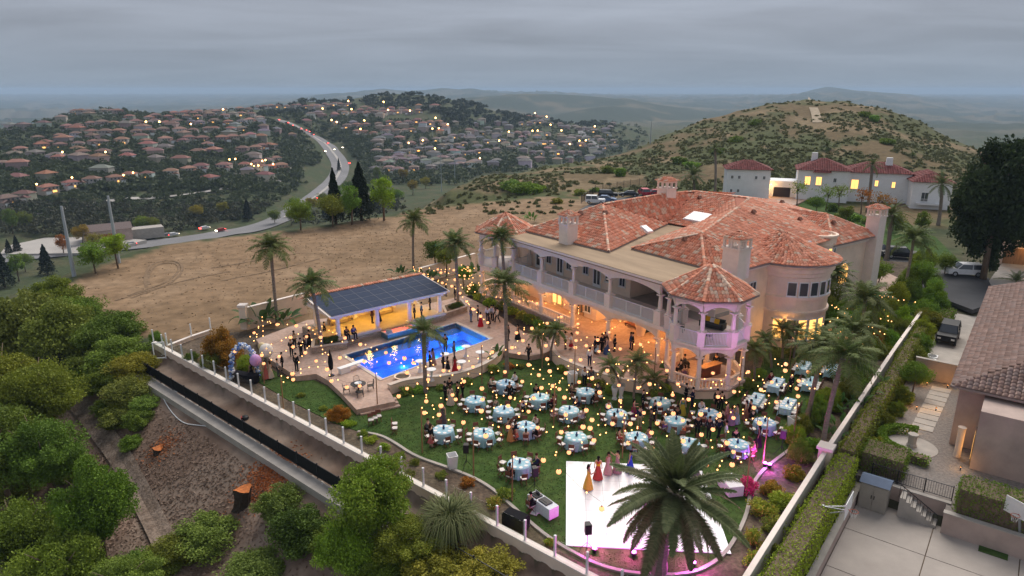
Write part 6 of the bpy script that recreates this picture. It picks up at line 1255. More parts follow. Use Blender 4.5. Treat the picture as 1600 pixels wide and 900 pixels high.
# ------------------------------------------------------------------ lantern strings
LAN = '632,560 646,567 636,582 669,593 693,579 717,574 739,573 789,581 636,607 623,619 707,617 712,624 725,596 753,607 816,596 666,627 689,634 686,648 724,660 754,624 752,642 797,621 794,634 794,667 663,645 826,570 855,561 859,580 842,586 846,606 864,603 874,608 884,583 892,563 907,562 905,597 925,591 949,579 967,602 969,626 951,635 937,613 916,641 882,621 826,643 834,622 884,648 925,656 911,667 922,669 840,668 985,662 957,662 971,646 997,606 1015,600 1059,600 1051,617 1076,624 1122,620 1147,612 1006,645 1027,661 1018,676 1052,646 1030,631 1067,657 1095,647 1124,649 1146,653 1114,671 1096,679 1136,692 1067,689 982,692 1019,701 1114,583 1155,592 1169,581 1228,569 1227,579 1248,595 1245,607 1247,619 1213,628 1189,609 1206,597 1263,581 1279,572 1178,637 1187,661 1146,706 1104,726 1144,726 849,719 889,707 873,737 940,795 928,688 877,675 759,681 877,495 855,505 903,506 902,520 900,532 899,543 952,519 934,531 916,540 936,549 969,545 1001,538 831,513 817,532 807,520 811,552 769,550 800,543 853,540 1042,579 563,538 603,551 631,559 608,567 569,565 531,559'
LAN2 = '662,429 684,421 689,426 676,436 691,442 709,422 726,431 731,418 734,423 711,437 706,447 689,449 735,445 733,451 719,458 729,471 739,483 751,494 762,504 761,452 756,460 811,471 839,474'
LAN3 = '397,520 433,507 463,509 483,512 454,527 458,542 479,526 501,527 477,551 494,564 457,584 511,577 539,528 436,557 412,568 367,549 409,555 458,593 518,595 542,605 562,603'
LAN4 = '1297,515 1265,536 1322,528'
BU = '627,567 653,574 674,564 677,570 702,580 707,586 733,564 732,584 669,586 669,597 668,607 652,599 645,619 666,617 666,621 689,622 698,624 716,606 722,592 737,600 678,639 667,645 677,652 707,645 701,656 729,643 770,612 776,621 787,618 804,624 772,637 813,627 770,664 779,667 811,651 768,582 833,576 857,569 888,572 861,587 849,592 879,591 858,600 874,598 861,608 869,605 889,602 830,600 841,613 854,614 918,581 934,585 919,591 930,601 944,622 899,629 862,642 864,667 888,666 934,647 935,664 946,664 970,636 963,569 967,569 974,579 982,579 966,587 822,631 817,667 973,659 994,649 1011,614 1032,606 1040,622 1051,613 1067,623 1062,604 1085,634 1086,631 1101,592 1111,606 1128,600 1135,629 1017,636 1005,660 996,667 1042,681 1081,665 1104,638 1111,688 1113,699 1128,697 1125,645 1142,644 977,673 987,672 1156,570 1166,583 1186,588 1177,594 1134,586 1216,569 1211,561 1238,586 1194,598 1214,601 1225,601 1235,603 1261,601 1265,607 1273,607 1282,584 1292,577 1164,617 1201,618 1196,631 1202,630 1161,640 1161,646 1166,656 1176,654 1195,651 1231,622 1229,634 1242,637 1128,720 1158,722 1121,734 1164,709 1153,716 1162,683 868,711 947,676 904,480 904,490 903,498 903,512 969,502 961,511 867,500 843,507 819,515 853,474 867,475 882,476 898,477 890,488 1026,536 1034,529 1007,550 1017,555 1028,555 987,564 952,547 920,547 1035,566 589,546 616,555 589,565 645,562 551,561 731,556 763,560 747,560 783,679 854,675'
BU2 = '646,417 656,419 648,423 655,424 671,419 678,423 696,421 701,427 669,432 671,437 678,441 685,438 699,437 697,444 721,414 722,422 741,419 737,430 739,434 726,436 720,445 731,447 742,456 748,442 756,443 750,431 712,451 723,464 733,476 745,488 756,499 769,462 782,465 797,467 825,471 788,469 787,475 789,482 789,494 789,505 789,510'
BU3 = '410,501 418,503 404,510 411,509 411,517 411,525 391,526 449,507 479,507 489,516 492,522 501,518 503,510 502,533 502,540 504,546 504,553 513,554 508,565 483,574 470,583 450,590 467,566 447,548 440,532 424,538 483,541 487,531 514,516 526,521 551,532 515,586 424,562 443,597 449,590'
BU4 = '1300,477 1307,480 1310,483 1320,484 1320,489 1330,495 1342,482 1365,493 1376,498 1388,501 1393,502 1286,506 1318,514 1333,518 1352,507 1363,512 1350,520 1366,521 1375,518 1382,522 1309,521 1335,533 1348,538 1354,458 1368,460 1382,462 1395,464 1382,484 1430,472'
def P2(s): return [tuple(float(q) for q in w.split(',')) for w in s.split()]
_k = MB(); _k.sphere((0, 0, 0), .155, 14, 8, .95); LANT = _k.mesh('paper_shade', M['lantern'], True); _k = MB(); _k.lathe([(.05, .14), (.05, .17)], 8); _k.box(-.004, .004, -.004, .004, .17, .34); LCAP = _k.mesh('wire_cap', M['metal_dark'])
_k = MB(); _k.sphere((0, 0, 0), .042, 8, 5, 1.2); BULB = _k.mesh('bulb', M['bulb'], True)
def strings(lan, bul, zl, where, lanlab, grp):
 pts = []
 for x, y in lan:
  z = zl + prn.uniform(-.25, .25); X, Y, Z = at(x, y, z); pts.append((X, Y, Z + .34))
  w = lanlab or ('over the round patio' if y < 556 else 'near the pool steps' if x < 700 else 'over the tables below the pool wall' if x < 850 else 'near the dance floor' if y > 680 else 'over the tables before the patio' if x < 1080 else 'over the tables beside the gazebo')
  t = thing('paper_lantern', 'round glowing paper lantern ' + w, 'lantern', (X, Y, Z), 0, 'lanterns ' + w); s = prn.uniform(.85, 1.12); t.scale = (s, s, s); part('paper_shade', LANT, t); part('wire_cap', LCAP, t)
  if len(pts) % 3 == 0: lamp((X, Y, Z), 20, (1, .50, .17), .16, 'lantern_light')
 bp = []
 for x, y in bul:
  z = zl + .2 + prn.uniform(-.2, .3); X, Y, Z = at(x, y, z); bp.append((X, Y, Z))
 left = [(p, 'l') for p in pts] + [(p, 'b') for p in bp]; n = 0
 while left:
  cur = min(left, key=lambda q: q[0][0] + q[0][1]); left.remove(cur); chain = [cur]
  while left and len(chain) < 14:
   c = chain[-1][0]; nx_ = min(left, key=lambda q: (q[0][0]-c[0])**2 + (q[0][1]-c[1])**2)
   if math.hypot(nx_[0][0]-c[0], nx_[0][1]-c[1]) > 5: break
   chain.append(nx_); left.remove(nx_)
  o0 = Vector(chain[0][0]); t = thing('string_light', 'string of small warm bulbs ' + where, 'string light', tuple(o0), 0, 'bulb strings ' + where)
  k = MB()
  if len(chain) > 1:
   path = []
   for a, b in zip(chain, chain[1:]):
    a, b = Vector(a[0]) - o0, Vector(b[0]) - o0; path += [a + Vector((0, 0, .05)), (a + b) / 2 + Vector((0, 0, .05 - .04 * (b - a).length))]
   path.append(Vector(chain[-1][0]) - o0 + Vector((0, 0, .05))); k.tube(path, .008, 4)
  else: k.tube([(0, 0, .05), (0, 0, .25)], .008, 4)
  k.build('cable', M['black'], t)
  for p, kd in chain:
   if kd == 'b': q = Vector(p) - o0; part('bulb', BULB, t, loc=tuple(q))
  for u, v in zip(chain, chain[1:]):
   u, v = Vector(u[0]), Vector(v[0])
   for f in ((.5,) if (v - u).length < 2.6 else (.33, .67)):
    if (v - u).length > 1.3: q = u.lerp(v, f) - o0; part('bulb', BULB, t, loc=(q.x, q.y, q.z - .03 * (v - u).length))
strings(P2(LAN), P2(BU), 3.3, 'over the front lawn', None, '')
strings(P2(LAN2), P2(BU2), 3.6, 'between the pavilion and the turret', 'between the pavilion and the house turret', 'lanterns by the turret')
strings(P2(LAN3), P2(BU3), 3.0, 'beside the balloon arch', 'near the balloon arch and planter', 'lanterns by the balloon arch')
strings(P2(LAN4), P2(BU4), 3.4, 'over the side lawn', 'on the side lawn below the tower', 'lanterns over the side lawn')
# wooden poles that carry the strings
for px, py, h, lb in [(660, 708, 3.6, 'wooden pole nearest the white bin'), (740, 744, 3.6, 'wooden pole beside the tripod loudspeaker'), (800, 783, 3.2, 'wooden pole by the round table near the sound desk'), (865, 669, 3.7, 'wooden pole in the middle of the front lawn'), (972, 716, 3.4, 'pink-lit wooden pole behind the dance floor'), (1165, 775, 3.5, 'slanting wooden pole at the kerb, closest to the date palm'), (1192, 722, 3.4, 'slanting wooden pole above the magenta lights'), (1238, 696, 3.4, 'slanting wooden pole beside the white bin at the bed'), (590, 640, 3.2, 'thin wooden pole at the deck steps'), (753, 600, 3.6, 'thin wooden pole in front of the pool wall'), (412, 532, 2.6, 'lit wooden pole beside the balloon arch'), (443, 640, 3.0, 'wooden pole on the lawn near the glass fence'), (413, 600, 3.0, 'leaning wooden pole at the draped table'), (897, 605, 3.8, 'thin wooden pole at the patio wall'), (1021, 605, 3.6, 'thin wooden pole among the patio plants'), (1153, 620, 3.6, 'thin wooden pole at the gazebo corner'), (847, 575, 3.4, 'thin wooden pole by the pygmy palms'), (1232, 578, 3.2, 'thin wooden pole among the rectangular tables')]:
 X, Y, _ = at(px, py, 0); t = thing('light_pole', lb, 'pole', (X, Y, 0), prn.random()); k = MB(); k.tube([(0, 0, -.2), (.02, 0, h * .5), (.04, .02, h)], [.05, .045, .04], 8); k.build('shaft', M['wood'], t); k = MB(); k.tube([(.04, .02, h), (.04, .02, h + .05)], [.055, .03], 8); k.build('cap', M['metal_dark'], t); part('bulb', BULB, t, loc=(.1, .02, h - .05))
# ------------------------------------------------------------------ event gear
_k = MB(); _k.add([(-.19, -.2, 0), (.19, -.2, 0), (.14, .18, 0), (-.14, .18, 0), (-.19, -.2, .62), (.19, -.2, .62), (.14, .18, .62), (-.14, .18, .62)], [(0, 3, 2, 1), (4, 5, 6, 7), (0, 1, 5, 4), (1, 2, 6, 5), (2, 3, 7, 6), (3, 0, 4, 7)]); SPK = _k.mesh('cabinet', M['black']); _k = MB(); _k.box(-.17, .17, -.215, -.2, .04, .58); SGR = _k.mesh('grille', M['metal_dark'])
_k = MB(); _k.tube([(0, 0, .5), (0, 0, 1.35)], .022, 8); SPOLE = _k.mesh('pole', M['black']); _k = MB(); _k.beam((0, 0, .75), (.55, 0, .02), .025); SLEG = _k.mesh('leg', M['black'])
for px, py, rz, lb, z in [(729, 734, 0, 'by the white bin', 0), (835, 772, 20, 'beside the sound desk', 0), (917, 865, 10, 'at the near corner of the dance floor', 0), (1220, 711, 60, 'at the kerb near the magenta lights', 0)]:
 X, Y, _ = at(px, py, z); t = thing('speaker_stand', 'black tripod speaker stand ' + lb, 'stand', (X, Y, 0), R(rz)); part('pole', SPOLE, t)
 for i in range(3): part('leg', SLEG, t, rz=i * 2.094)
 t = thing('loudspeaker', 'black loudspeaker on the tripod ' + lb, 'loudspeaker', (X, Y, 1.35), R(rz)); part('cabinet', SPK, t); part('grille', SGR, t)
def bin_(px, py, lb, z=0, s=1.0):
 X, Y, _ = at(px, py, z); t = thing('bin', lb, 'bin', (X, Y, z + .02), R(20)); t.scale = (s, s, s); k = MB()
 V = []
 for (w, zz) in ((.26, 0), (.34, 1.0), (.30, 1.0), (.24, .5)): V += [(-w, -w, zz), (w, -w, zz), (w, w, zz), (-w, w, zz)]
 k.add(V, [(3, 2, 1, 0)] + [(r*4+i, r*4+(i+1) % 4, r*4+4+(i+1) % 4, r*4+4+i) for r in range(3) for i in range(4)]); k.build('shell', M['white'], t); k = MB(); k.box(-.24, .24, -.24, .24, .45, .5); k.build('liner', M['cloth'], t, color=(.25, .22, .2))
bin_(707, 731, 'white square bin at the lawn kerb'); bin_(894, 600, 'white tall box at the foot of the patio wall', 0, 1.1); bin_(1239, 672, 'white square bin beside the dark bed', 0, 1.05); bin_(1309, 610, 'white box among the leaves by the white-capped wall', 0, 1.0)
for px, py, lb in [(960, 624, 'white flower urn before the patio palms, nearer the lawn tables'), (970, 622, 'white flower urn before the patio palms, nearer the gazebo')]:
 X, Y, _ = at(px, py, 0); t = thing('urn', lb, 'urn', (X, Y, .02)); k = MB(); k.lathe([(.22, 0), (.2, .1), (.14, .25), (.24, .8), (.3, 1.1), (.26, 1.1)], 14); k.build('vessel', M['white'], t); f = part('foliage', PB[1], t, (3.2, 2.6, 15)); f.scale = (.32, .32, .3); f.location = (0, 0, 1.0)
# sound desk with gear, stool, road case
X, Y, _ = at(848, 790, .4); t = thing('sound_desk', 'white draped desk with audio mixers beside the dance floor', 'desk', (X, Y, .02), R(-52)); k = MB(); k.box(-1.05, 1.05, -.38, .38, .05, .78); k.build('drape', M['cloth'], t, color=(.7, .72, .78))
for x, w, nm in ((-.6, .3, 'mixer'), (.25, .38, 'controller')): k = MB(); k.box(x - w, x + w, -.26, .26, .78, .86); [k.lathe([(.03, .86), (.03, .89)], 8, (x - w + .08 + .12 * i, -.1, 0)) for i in range(int(w * 2 / .13))]; k.build(nm, M['black'], t)
k = MB(); k.cbox((-.62, .12, .98), (.36, .02, .24), 0, R(20)); k.build('laptop_screen', M['metal'], t)
chair((X - .75, Y - .1, .02), R(125), 'folding chair behind the sound desk', None); person(X - .75, Y - .1, .04, R(35), 'sit', 'shirt', 'seated person in black behind the sound desk', BLK, BLK)
X, Y, _ = at(806, 818, .2); t = thing('road_case', 'large black covered equipment case by the glass fence', 'case', (X, Y, 0), R(-35)); k = MB(); k.box(-.75, .75, -.4, .4, .06, .8); k.cbox((0, 0, .84), (1.4, .7, .1)); k.build('cover', M['cloth'], t, color=(.015, .015, .018)); k = MB(); k.cbox((-.6, -.3, .03), (.1, .1, .06)); k.build('caster', M['black'], t)
X, Y, _ = at(836, 800, .1); t = thing('folded_chair', 'white folded chair lying on the grass by the sound desk', 'chair', (X, Y, .02), R(60)); k = MB(); k.box(-.25, .25, -.22, .22, .02, .07); k.build('seat', M['white'], t); k = MB(); k.beam((-.3, -.2, .08), (.35, .18, .1), .03); k.build('frame', M['metal'], t)
# cake table with flowers in magenta light
X, Y, _ = at(1142, 752, .7); t = thing('cake_table', 'small white cloth-draped cake table in magenta light', 'table', (X, Y, .02), R(10)); k = MB(); k.box(-.5, .5, -.8, .8, .05, .76); k.build('cloth', M['cloth'], t, color=(.75, .72, .75)); t2 = thing('cake', 'white tiered cake on the small draped table', 'cake', (X, Y + .3, .78)); k = MB(); k.lathe([(.2, 0), (.2, .14)], 14); k.build('tier', M['white'], t2); k = MB(); k.lathe([(.12, .14), (.12, .26)], 14); k.build('tier', M['white'], t2)
t = thing('flower_arrangement', 'magenta flowering arrangement beside the cake table', 'flowers', (X + 1.1, Y - .2, .02)); f = part('foliage', PB[2], t, (4.5, .35, 7)); f.scale = (.55, .55, 1.0); k = MB(); k.lathe([(.2, 0), (.14, .3), (.05, .5)], 10); k.build('stand', M['white'], t)
# magenta floodlights
def flood(px, py, rz, lb, e=60, col=(1, .08, .75)):
 X, Y, _ = at(px, py, .1); t = thing('floodlight', lb, 'floodlight', (X, Y, .06), R(rz)); k = MB(); k.lathe([(.12, 0), (.15, .25), (.15, .27)], 12, (0, 0, 0)); k.build('housing', M['black'], t); k = MB(); k.lathe([(.01, .272), (.135, .272), (.12, .30), (.01, .31)], 12); k.build('lens', M['pinkled'], t); lamp((X, Y, .55), e, col, .1, 'floodlight_light')
flood(1195, 728, 0, 'magenta floodlight at the kerb, nearer the lawn', 100); flood(1202, 730, 0, 'violet floodlight at the kerb, nearer the bed', 70, (.45, .10, 1)); flood(1083, 884, 0, 'magenta floodlight behind the date palm trunk', 150, (1, .1, .9)); flood(929, 862, 0, 'magenta floodlight at the near edge of the dance floor', 150); flood(990, 868, 0, 'magenta floodlight between dance floor and palm trunk', 150)
# violet wash lamps aimed at the gazebo and tower from the lawn
for px, py, tgt, e, c, nm in ((1098, 700, (16.5, 53, 6.8), 600, (.66, .22, 1), 'gazebo front'), (1180, 690, (19.5, 55, 6.6), 600, (.80, .25, .9), 'gazebo side'), (1215, 655, (29, 64, 6.5), 300, (.62, .25, 1), 'round tower')):
 X, Y, _ = at(px, py, 0); t = thing('wash_light', 'violet spotlight on a thin stand aimed at the ' + nm, 'spotlight', (X, Y, .02)); k = MB(); k.tube([(0, 0, 0), (0, 0, 2.6)], .02, 6); k.lathe([(.25, 0), (.25, .02)], 10); k.build('stand', M['black'], t); k = MB(); k.box(-.1, .1, -.12, .1, 2.6, 2.82); k.build('housing', M['black'], t); k = MB(); k.box(-.08, .08, .101, .115, 2.63, 2.79); k.build('lens', M['pinkled'], t)
 d = (Vector(tgt) - Vector((X, Y + .3, 2.75))); lamp((X, Y + .3, 2.75), e, c, .05, 'wash', typ='SPOT', rot=d.to_track_quat('-Z', 'Y').to_euler(), spot=R(34))
# balloon arch, draped table, balloons
X, Y, _ = at(363, 596, .05); X2, Y2, _ = at(404, 592, .05); w_ = math.hypot(X2 - X, Y2 - Y); arz = math.atan2(Y2 - Y, X2 - X)
t = thing('balloon_arch', 'blue and white balloon garland arch on the lawn', 'arch', (X, Y, .05), arz); bl = MB(); rr_ = random.Random(4); H_ = 3.3
cols = []; 
for i in range(230):
 f = rr_.random(); a = math.pi * f; c = Vector((w_ / 2 - w_ / 2 * math.cos(a), 0, H_ * math.sin(a) ** .75)); r_ = rr_.uniform(.07, .16); n0 = len(bl.f); bl.sphere(tuple(c + Vector((rr_.uniform(-.17, .17), rr_.uniform(-.2, .2), rr_.uniform(-.15, .15)))), r_, 8, 5); cc = rr_.choice([(.08, .16, .45), (.25, .40, .70), (.65, .70, .78), (.15, .28, .6), (.75, .75, .78)]); cols += [cc] * (len(bl.f) - n0)
M['balloon'] = mat('balloon', rough=.25, var=0, attr=True, spec=.5)
q = part('balloons', bl.mesh('balloons', M['balloon'], True, cols), t); q['kind'] = 'stuff'; k = MB(); k.tube([(w_ / 2 - w_ / 2 * math.cos(math.pi * i / 12), 0, H_ * math.sin(math.pi * i / 12) ** .75) for i in range(13)], .03, 6); k.build('frame', M['metal'], t)
X, Y, _ = at(383, 590, .4); t = thing('draped_table', 'long black draped table in front of the balloon arch', 'table', (X, Y, .05), R(-18)); k = MB(); k.box(-1.2, 1.2, -.4, .4, 0, .76); k.build('drape', M['cloth'], t, color=(.012, .012, .016)); 
for px, py, c, r_, lb in [(416, 548, (.85, .80, .70), .62, 'huge cream balloon beside the balloon arch'), (399, 563, (.60, .32, .62), .5, 'violet balloon cluster above the draped table'), (409, 541, (.70, .55, .30), .35, 'golden balloon behind the cream balloon')]:
 X, Y, Z = at(px, py, 2.0); t = thing('balloon', lb, 'balloon', (X, Y, Z)); k = MB(); k.sphere((0, 0, 0), r_, 16, 10, 1.1); k.build('skin', M['paint'], t, True, c); k = MB(); k.tube([(0, 0, -r_ * 1.08), (.05, 0, -1.9)], .008, 4); k.build('ribbon', M['white'], t)
# closed parasol, patio dining set, pots
X, Y, _ = at(518, 587, DZ); t = thing('parasol', 'closed black parasol by the diving board', 'parasol', (X, Y, DZ)); k = MB(); k.lathe([(.03, .5), (.2, .7), (.24, 1.3), (.14, 2.0), (.03, 2.4)], 10); k.build('canopy', M['cloth'], t, True, (.012, .012, .014)); k = MB(); k.tube([(0, 0, 0), (0, 0, 2.5)], .025, 8); k.lathe([(.28, 0), (.26, .08)], 12); k.build('pole', M['metal_dark'], t)
X, Y, _ = at(560, 605, DZ + .4); t = thing('patio_table', 'round dark patio table on the deck by the steps', 'table', (X, Y, DZ)); k = MB(); k.lathe([(.02, .7), (.65, .7), (.65, .74), (.02, .74)], 20); k.build('table_top', M['metal_dark'], t); k = MB(); k.lathe([(.3, 0), (.08, .1), (.06, .7)], 10); k.build('pedestal', M['metal_dark'], t)
o = link('serving_tray', None, None, (X, Y, DZ + .75)); tag(o, 'silver serving tray on the round patio table', 'tray', None, 'thing'); k = MB(); k.lathe([(.02, 0), (.28, 0), (.32, .06), (.3, .06), (.02, .02)], 14); k.build('tray', M['metal'], o)
def metal_chair(x, y, z, rz, lb, grp=None):
 t = thing('metal_chair', lb, 'chair', (x, y, z), rz, grp); k = MB(); k.box(-.24, .24, -.24, .24, .40, .44); k.build('seat', M['metal_dark'], t); k = MB(); k.tube([(-.22, .24, .42), (-.24, .3, .85), (0, .32, .95), (.24, .3, .85), (.22, .24, .42)], .02, 6); [k.beam((x_, .25, .44), (x_, .31, .9), .015) for x_ in (-.12, 0, .12)]; k.build('backrest', M['metal_dark'], t)
 for s in (-1, 1):
  k = MB(); k.tube([(s*.24, .24, .62), (s*.27, -.2, .62), (s*.25, -.22, .42)], .016, 6); k.build('armrest', M['metal_dark'], t)
  for y_ in (-.22, .22): k = MB(); k.beam((s*.22, y_, .4), (s*.25, y_*1.15, 0), .03); k.build('leg', M['metal_dark'], t)
for i, a in enumerate((20, 110, 200, 290)): metal_chair(X + 1.0 * math.cos(R(a)), Y + 1.0 * math.sin(R(a)), DZ, R(a) - math.pi / 2, 'dark metal armchair at the patio table on the deck', 'armchairs at the patio table')
def pot(p, h, r, lb, plant=None, tint=(1, 1, 1)):
 t = thing('plant_pot', lb, 'pot', p); k = MB(); k.lathe([(r * .6, 0), (r * .95, h * .8), (r, h), (r * .85, h), (r * .8, h * .85)], 18); k.build('vessel', M['stucco'], t); k = MB(); k.lathe([(.01, h * .84), (r * .8, h * .86)], 14); k.build('soil', M['bed'], t)
 if plant: f = part('foliage', PB[plant], t, tint); f.scale = (r * .9, r * .9, r * .8); f.location = (0, 0, h * .8)
pot((*at(1001, 524, 1.0)[:2], 1.0), 1.3, .62, 'huge pale plant pot by the patio column'); pot((*hworld(14.6, 4.2)[:2], 1.0), 1.3, .6, 'huge pale plant pot at the back of the arcade'); pot((*at(629, 592, DZ)[:2], DZ), .3, .75, 'wide low bowl planter on the pool deck', 0, (1.2, 1.3, .9)); pot((*at(775, 552, DZ)[:2], DZ), .6, .45, 'round plant pot at the pool corner')
X, Y, _ = hworld(12.3, 3.8, 1.0); t = thing('coffee_table', 'low dark coffee table under the arcade', 'table', (X, Y, 1.0), HROT); k = MB(); k.box(-.8, .8, -.45, .45, .3, .36); k.build('table_top', M['mahogany'], t)
for x_, y_ in ((-.7, -.36), (.7, -.36), (.7, .36), (-.7, .36)): k = MB(); k.box(x_ - .03, x_ + .03, y_ - .03, y_ + .03, 0, .3); k.build('leg', M['mahogany'], t)
sofa((*hworld(12.6, 5.4)[:2], 1.0), HROT, 'cream sofa under the arcade behind the coffee table', (.4, .3, .2), (.65, .55, .42)); sofa((*hworld(10.4, 4.0)[:2], 1.0), HROT + R(90) + math.pi, 'dark sofa under the arcade beside the coffee table', (.03, .03, .03), (.05, .05, .06))
# gazebo furnishings
GU = 4.71
sofa((*hworld(.6, 1.6)[:2], GU), HROT + R(15), 'dark sofa on the upper gazebo with yellow cushions', (.03, .03, .03), (.08, .08, .085))
for dx, c, lb in ((-.45, (.7, .42, .03), 'yellow cushion on the upper gazebo sofa, first'), (.5, (.7, .42, .03), 'yellow cushion at the other end of the upper gazebo sofa'), (.05, (.6, .62, .66), 'pale cushion in the middle of the upper gazebo sofa')):
 a = hworld(.6 - dx, 1.5); t = thing('cushion', lb, 'cushion', (a[0], a[1], GU + .58), HROT + R(15)); k = MB(); k.cbox((0, 0, .2), (.42, .14, .42), 0, R(-18)); k.build('cover', M['cloth'], t, color=c)
metal_chair(*hworld(1.6, -1.4)[:2], GU, R(60), 'dark metal chair on the upper gazebo, nearer the arcade'); metal_chair(*hworld(-1.2, -1.2)[:2], GU, R(140), 'dark metal chair on the upper gazebo, nearer the tower')
a = hworld(-.5, .3); t = thing('bar_counter', 'wooden bar counter inside the lower gazebo', 'bar', (a[0], a[1], .87), R(35)); k = MB(); k.box(-1.1, 1.1, -.3, .3, 0, 1.0); k.build('front', M['mahogany'], t); k = MB(); k.box(-1.2, 1.2, -.38, .38, 1.0, 1.06); k.build('counter_top', M['wood'], t)
for (da, db), fc, kd, out, lb, c, lo in [((1.3, -1.4), 200, 'sit', 'shirt', 'seated person in dark shirt inside the gazebo', BLK, BLK), ((.4, -1.9), 100, 'sit', 'dress', 'seated person in violet dress inside the gazebo', (.25, .12, .3), None), ((1.9, -.2), 10, 'sit', 'shirt', 'seated person in grey inside the gazebo', GREY, BLK), ((-.2, 1.5), -120, 'stand', 'suit', 'person in black standing behind the gazebo bar', BLK, None), ((1.2, 1.2), -60, 'stand', 'suit', 'person in dark suit at the back of the gazebo', BLK, None)]:
 a = hworld(da, db); person(a[0], a[1], .88, R(fc), kd, out, lb, c, lo)
 if kd == 'sit': metal_chair(a[0], a[1], .87, R(fc) + math.pi / 2, 'dark chair of the ' + lb)
# tree stumps on the bare slope
M['cut'] = mat('cut_wood', (.46, .14, .035), .85, .35, 4)
for px, py, r_, h, lb, tl_ in [(378, 792, .55, 1.5, 'tall dark-barked tree stump with fresh orange cut', (.12, -.1)), (247, 706, .42, .35, 'low tree stump with orange cut top', (0, 0))]:
 p = pick(px, py); t = thing('tree_stump', lb, 'stump', (p[0], p[1], p[2] - .3)); n = 12; k = MB(); rr_ = random.Random(px); base = [r_ * (.85 + .3 * rr_.random()) for _ in range(n)]
 V = []
 for (z, sc, f) in ((0, 1.2, 0), (.35, .95, .2), (h * .7, .9, .7), (h + .3, 1.05, 1)): V += [(base[i] * sc * math.cos(6.283*i/n) + tl_[0] * f * 3, base[i] * sc * math.sin(6.283*i/n) + tl_[1] * f * 3, z + (.12 * math.sin(i) if f == 1 else 0)) for i in range(n)]
 k.add(V, [(r*n+i, r*n+(i+1) % n, (r+1)*n+(i+1) % n, (r+1)*n+i) for r in range(3) for i in range(n)]); k.build('bark', mat('stump_bark', (.055, .038, .028), .95, .35, 5, bump=.8, bscale=12), t); k = MB(); k.add([(v[0], v[1], v[2] + .004) for v in V[3*n:]], [tuple(range(n))]); k.build('cut_face', M['cut'], t)
# orange sawdust spread round the stumps, and wood chips strewn over the slope
def strewn(name, label, cen, spread, n, size, cA, cB, seed, keep=None):
 rng = np.random.default_rng(seed); q = rng.normal(size=(n, 2)) * spread + np.array(cen)[None]; 
 if keep is not None: q = q[keep(q)]
 z = hz(q[:, 0], q[:, 1]) + .03; P = np.hstack([q, z[:, None]]); V, C_ = leaves(P, size, rng, elong=2.2, up=.75, cA=np.array(cA), cB=np.array(cB)); return tag(link(name, leaf_mesh(name, V, C_)), label, 'debris', kind='stuff')
p = pick(420, 745); strewn('sawdust', 'orange sawdust scattered beside the tall stump', p[:2], 1.0, 2500, .10, (.42, .13, .04), (.55, .2, .07), 1); p = pick(255, 700); strewn('sawdust', 'orange sawdust scattered beside the low stump', p[:2], .7, 500, .1, (.42, .13, .04), (.5, .2, .08), 2)
strewn('wood_chips', 'pale wood chips strewn over the bare slope', (-24, 46), np.array([9, 8]), 20000, .12, (.18, .115, .082), (.33, .235, .175), 3, lambda q: (~inside(q[:, 0], q[:, 1], EDGE)) & (seg_dist(q[:, 0], q[:, 1], EDGE) > 4.2))
strewn('dirt_clods', 'dry clods and straw scattered over the bare lot', (-24, 108), np.array([24, 24]), 6000, .15, (.22, .15, .09), (.38, .28, .18), 9, lambda q: inside(q[:, 0], q[:, 1], LOT))
# white hoses lying on the slope
for pts, lb in [([(235, 592), (247, 605), (262, 640), (285, 665), (310, 666), (345, 672)], 'white hose looping across the bare slope below the gutter'), ([(370, 678), (400, 700), (440, 730), (480, 755), (505, 760)], 'white hose running along the foot of the concrete gutter'), ([(238, 590), (255, 598), (277, 615)], 'short white hose near the end of the gutter')]:
 P = [pick(*q) for q in pts]; P = smooth_line([(a[0], a[1], a[2] + .06) for a in P], 2); P = [(a, b, max(c, ground(a, b) + .05)) for a, b, c in P]; o0 = P[0]; k = MB(); k.tube([(a - o0[0], b - o0[1], c - o0[2]) for a, b, c in P], .04, 6); tag(k.build('hose', M['white'], None, True, loc=o0), lb, 'hose', None, 'thing')
# concrete drain down the slope
dp = [pick(*q) for q in ((100, 615), (130, 640), (160, 680), (190, 720), (215, 770), (240, 815), (262, 860))]; dp = smooth_line(dp, 2)
k = MB(); A = []; B = []
for i, p in enumerate(dp):
 a_, b_ = dp[max(i-1, 0)], dp[min(i+1, len(dp)-1)]; d = Vector((b_[0]-a_[0], b_[1]-a_[1], 0)).normalized(); n_v = Vector((d.y, -d.x, 0)); A.append((p, n_v))
V = []
for p, n_v in A:
 for o_f, dz in ((-.75, .25), (-.4, .18), (0, -.02), (.4, .18), (.75, .25)): q = Vector(p) + n_v * o_f; V.append((q.x, q.y, ground(q.x, q.y) + .12 + dz * .4))
k.add(V, [(i*5+j, i*5+j+1, i*5+6+j, i*5+5+j) for i in range(len(A)-1) for j in range(4)]); struct('concrete_drain', k, M['mulch'])
p = pick(384, 650); t = thing('backpack', 'small dark red and black bag on the strip below the wall', 'bag', (*at(383, 655, -.85)[:2], -.9), .4); k = MB(); k.lathe([(.2, 0), (.3, .12), (.28, .3), (.1, .4)], 10); k.build('bag', M['black'], t); k = MB(); k.cbox((-.25, 0, .2), (.12, .3, .25)); k.build('pocket', M['paint'], t, color=(.35, .03, .03))
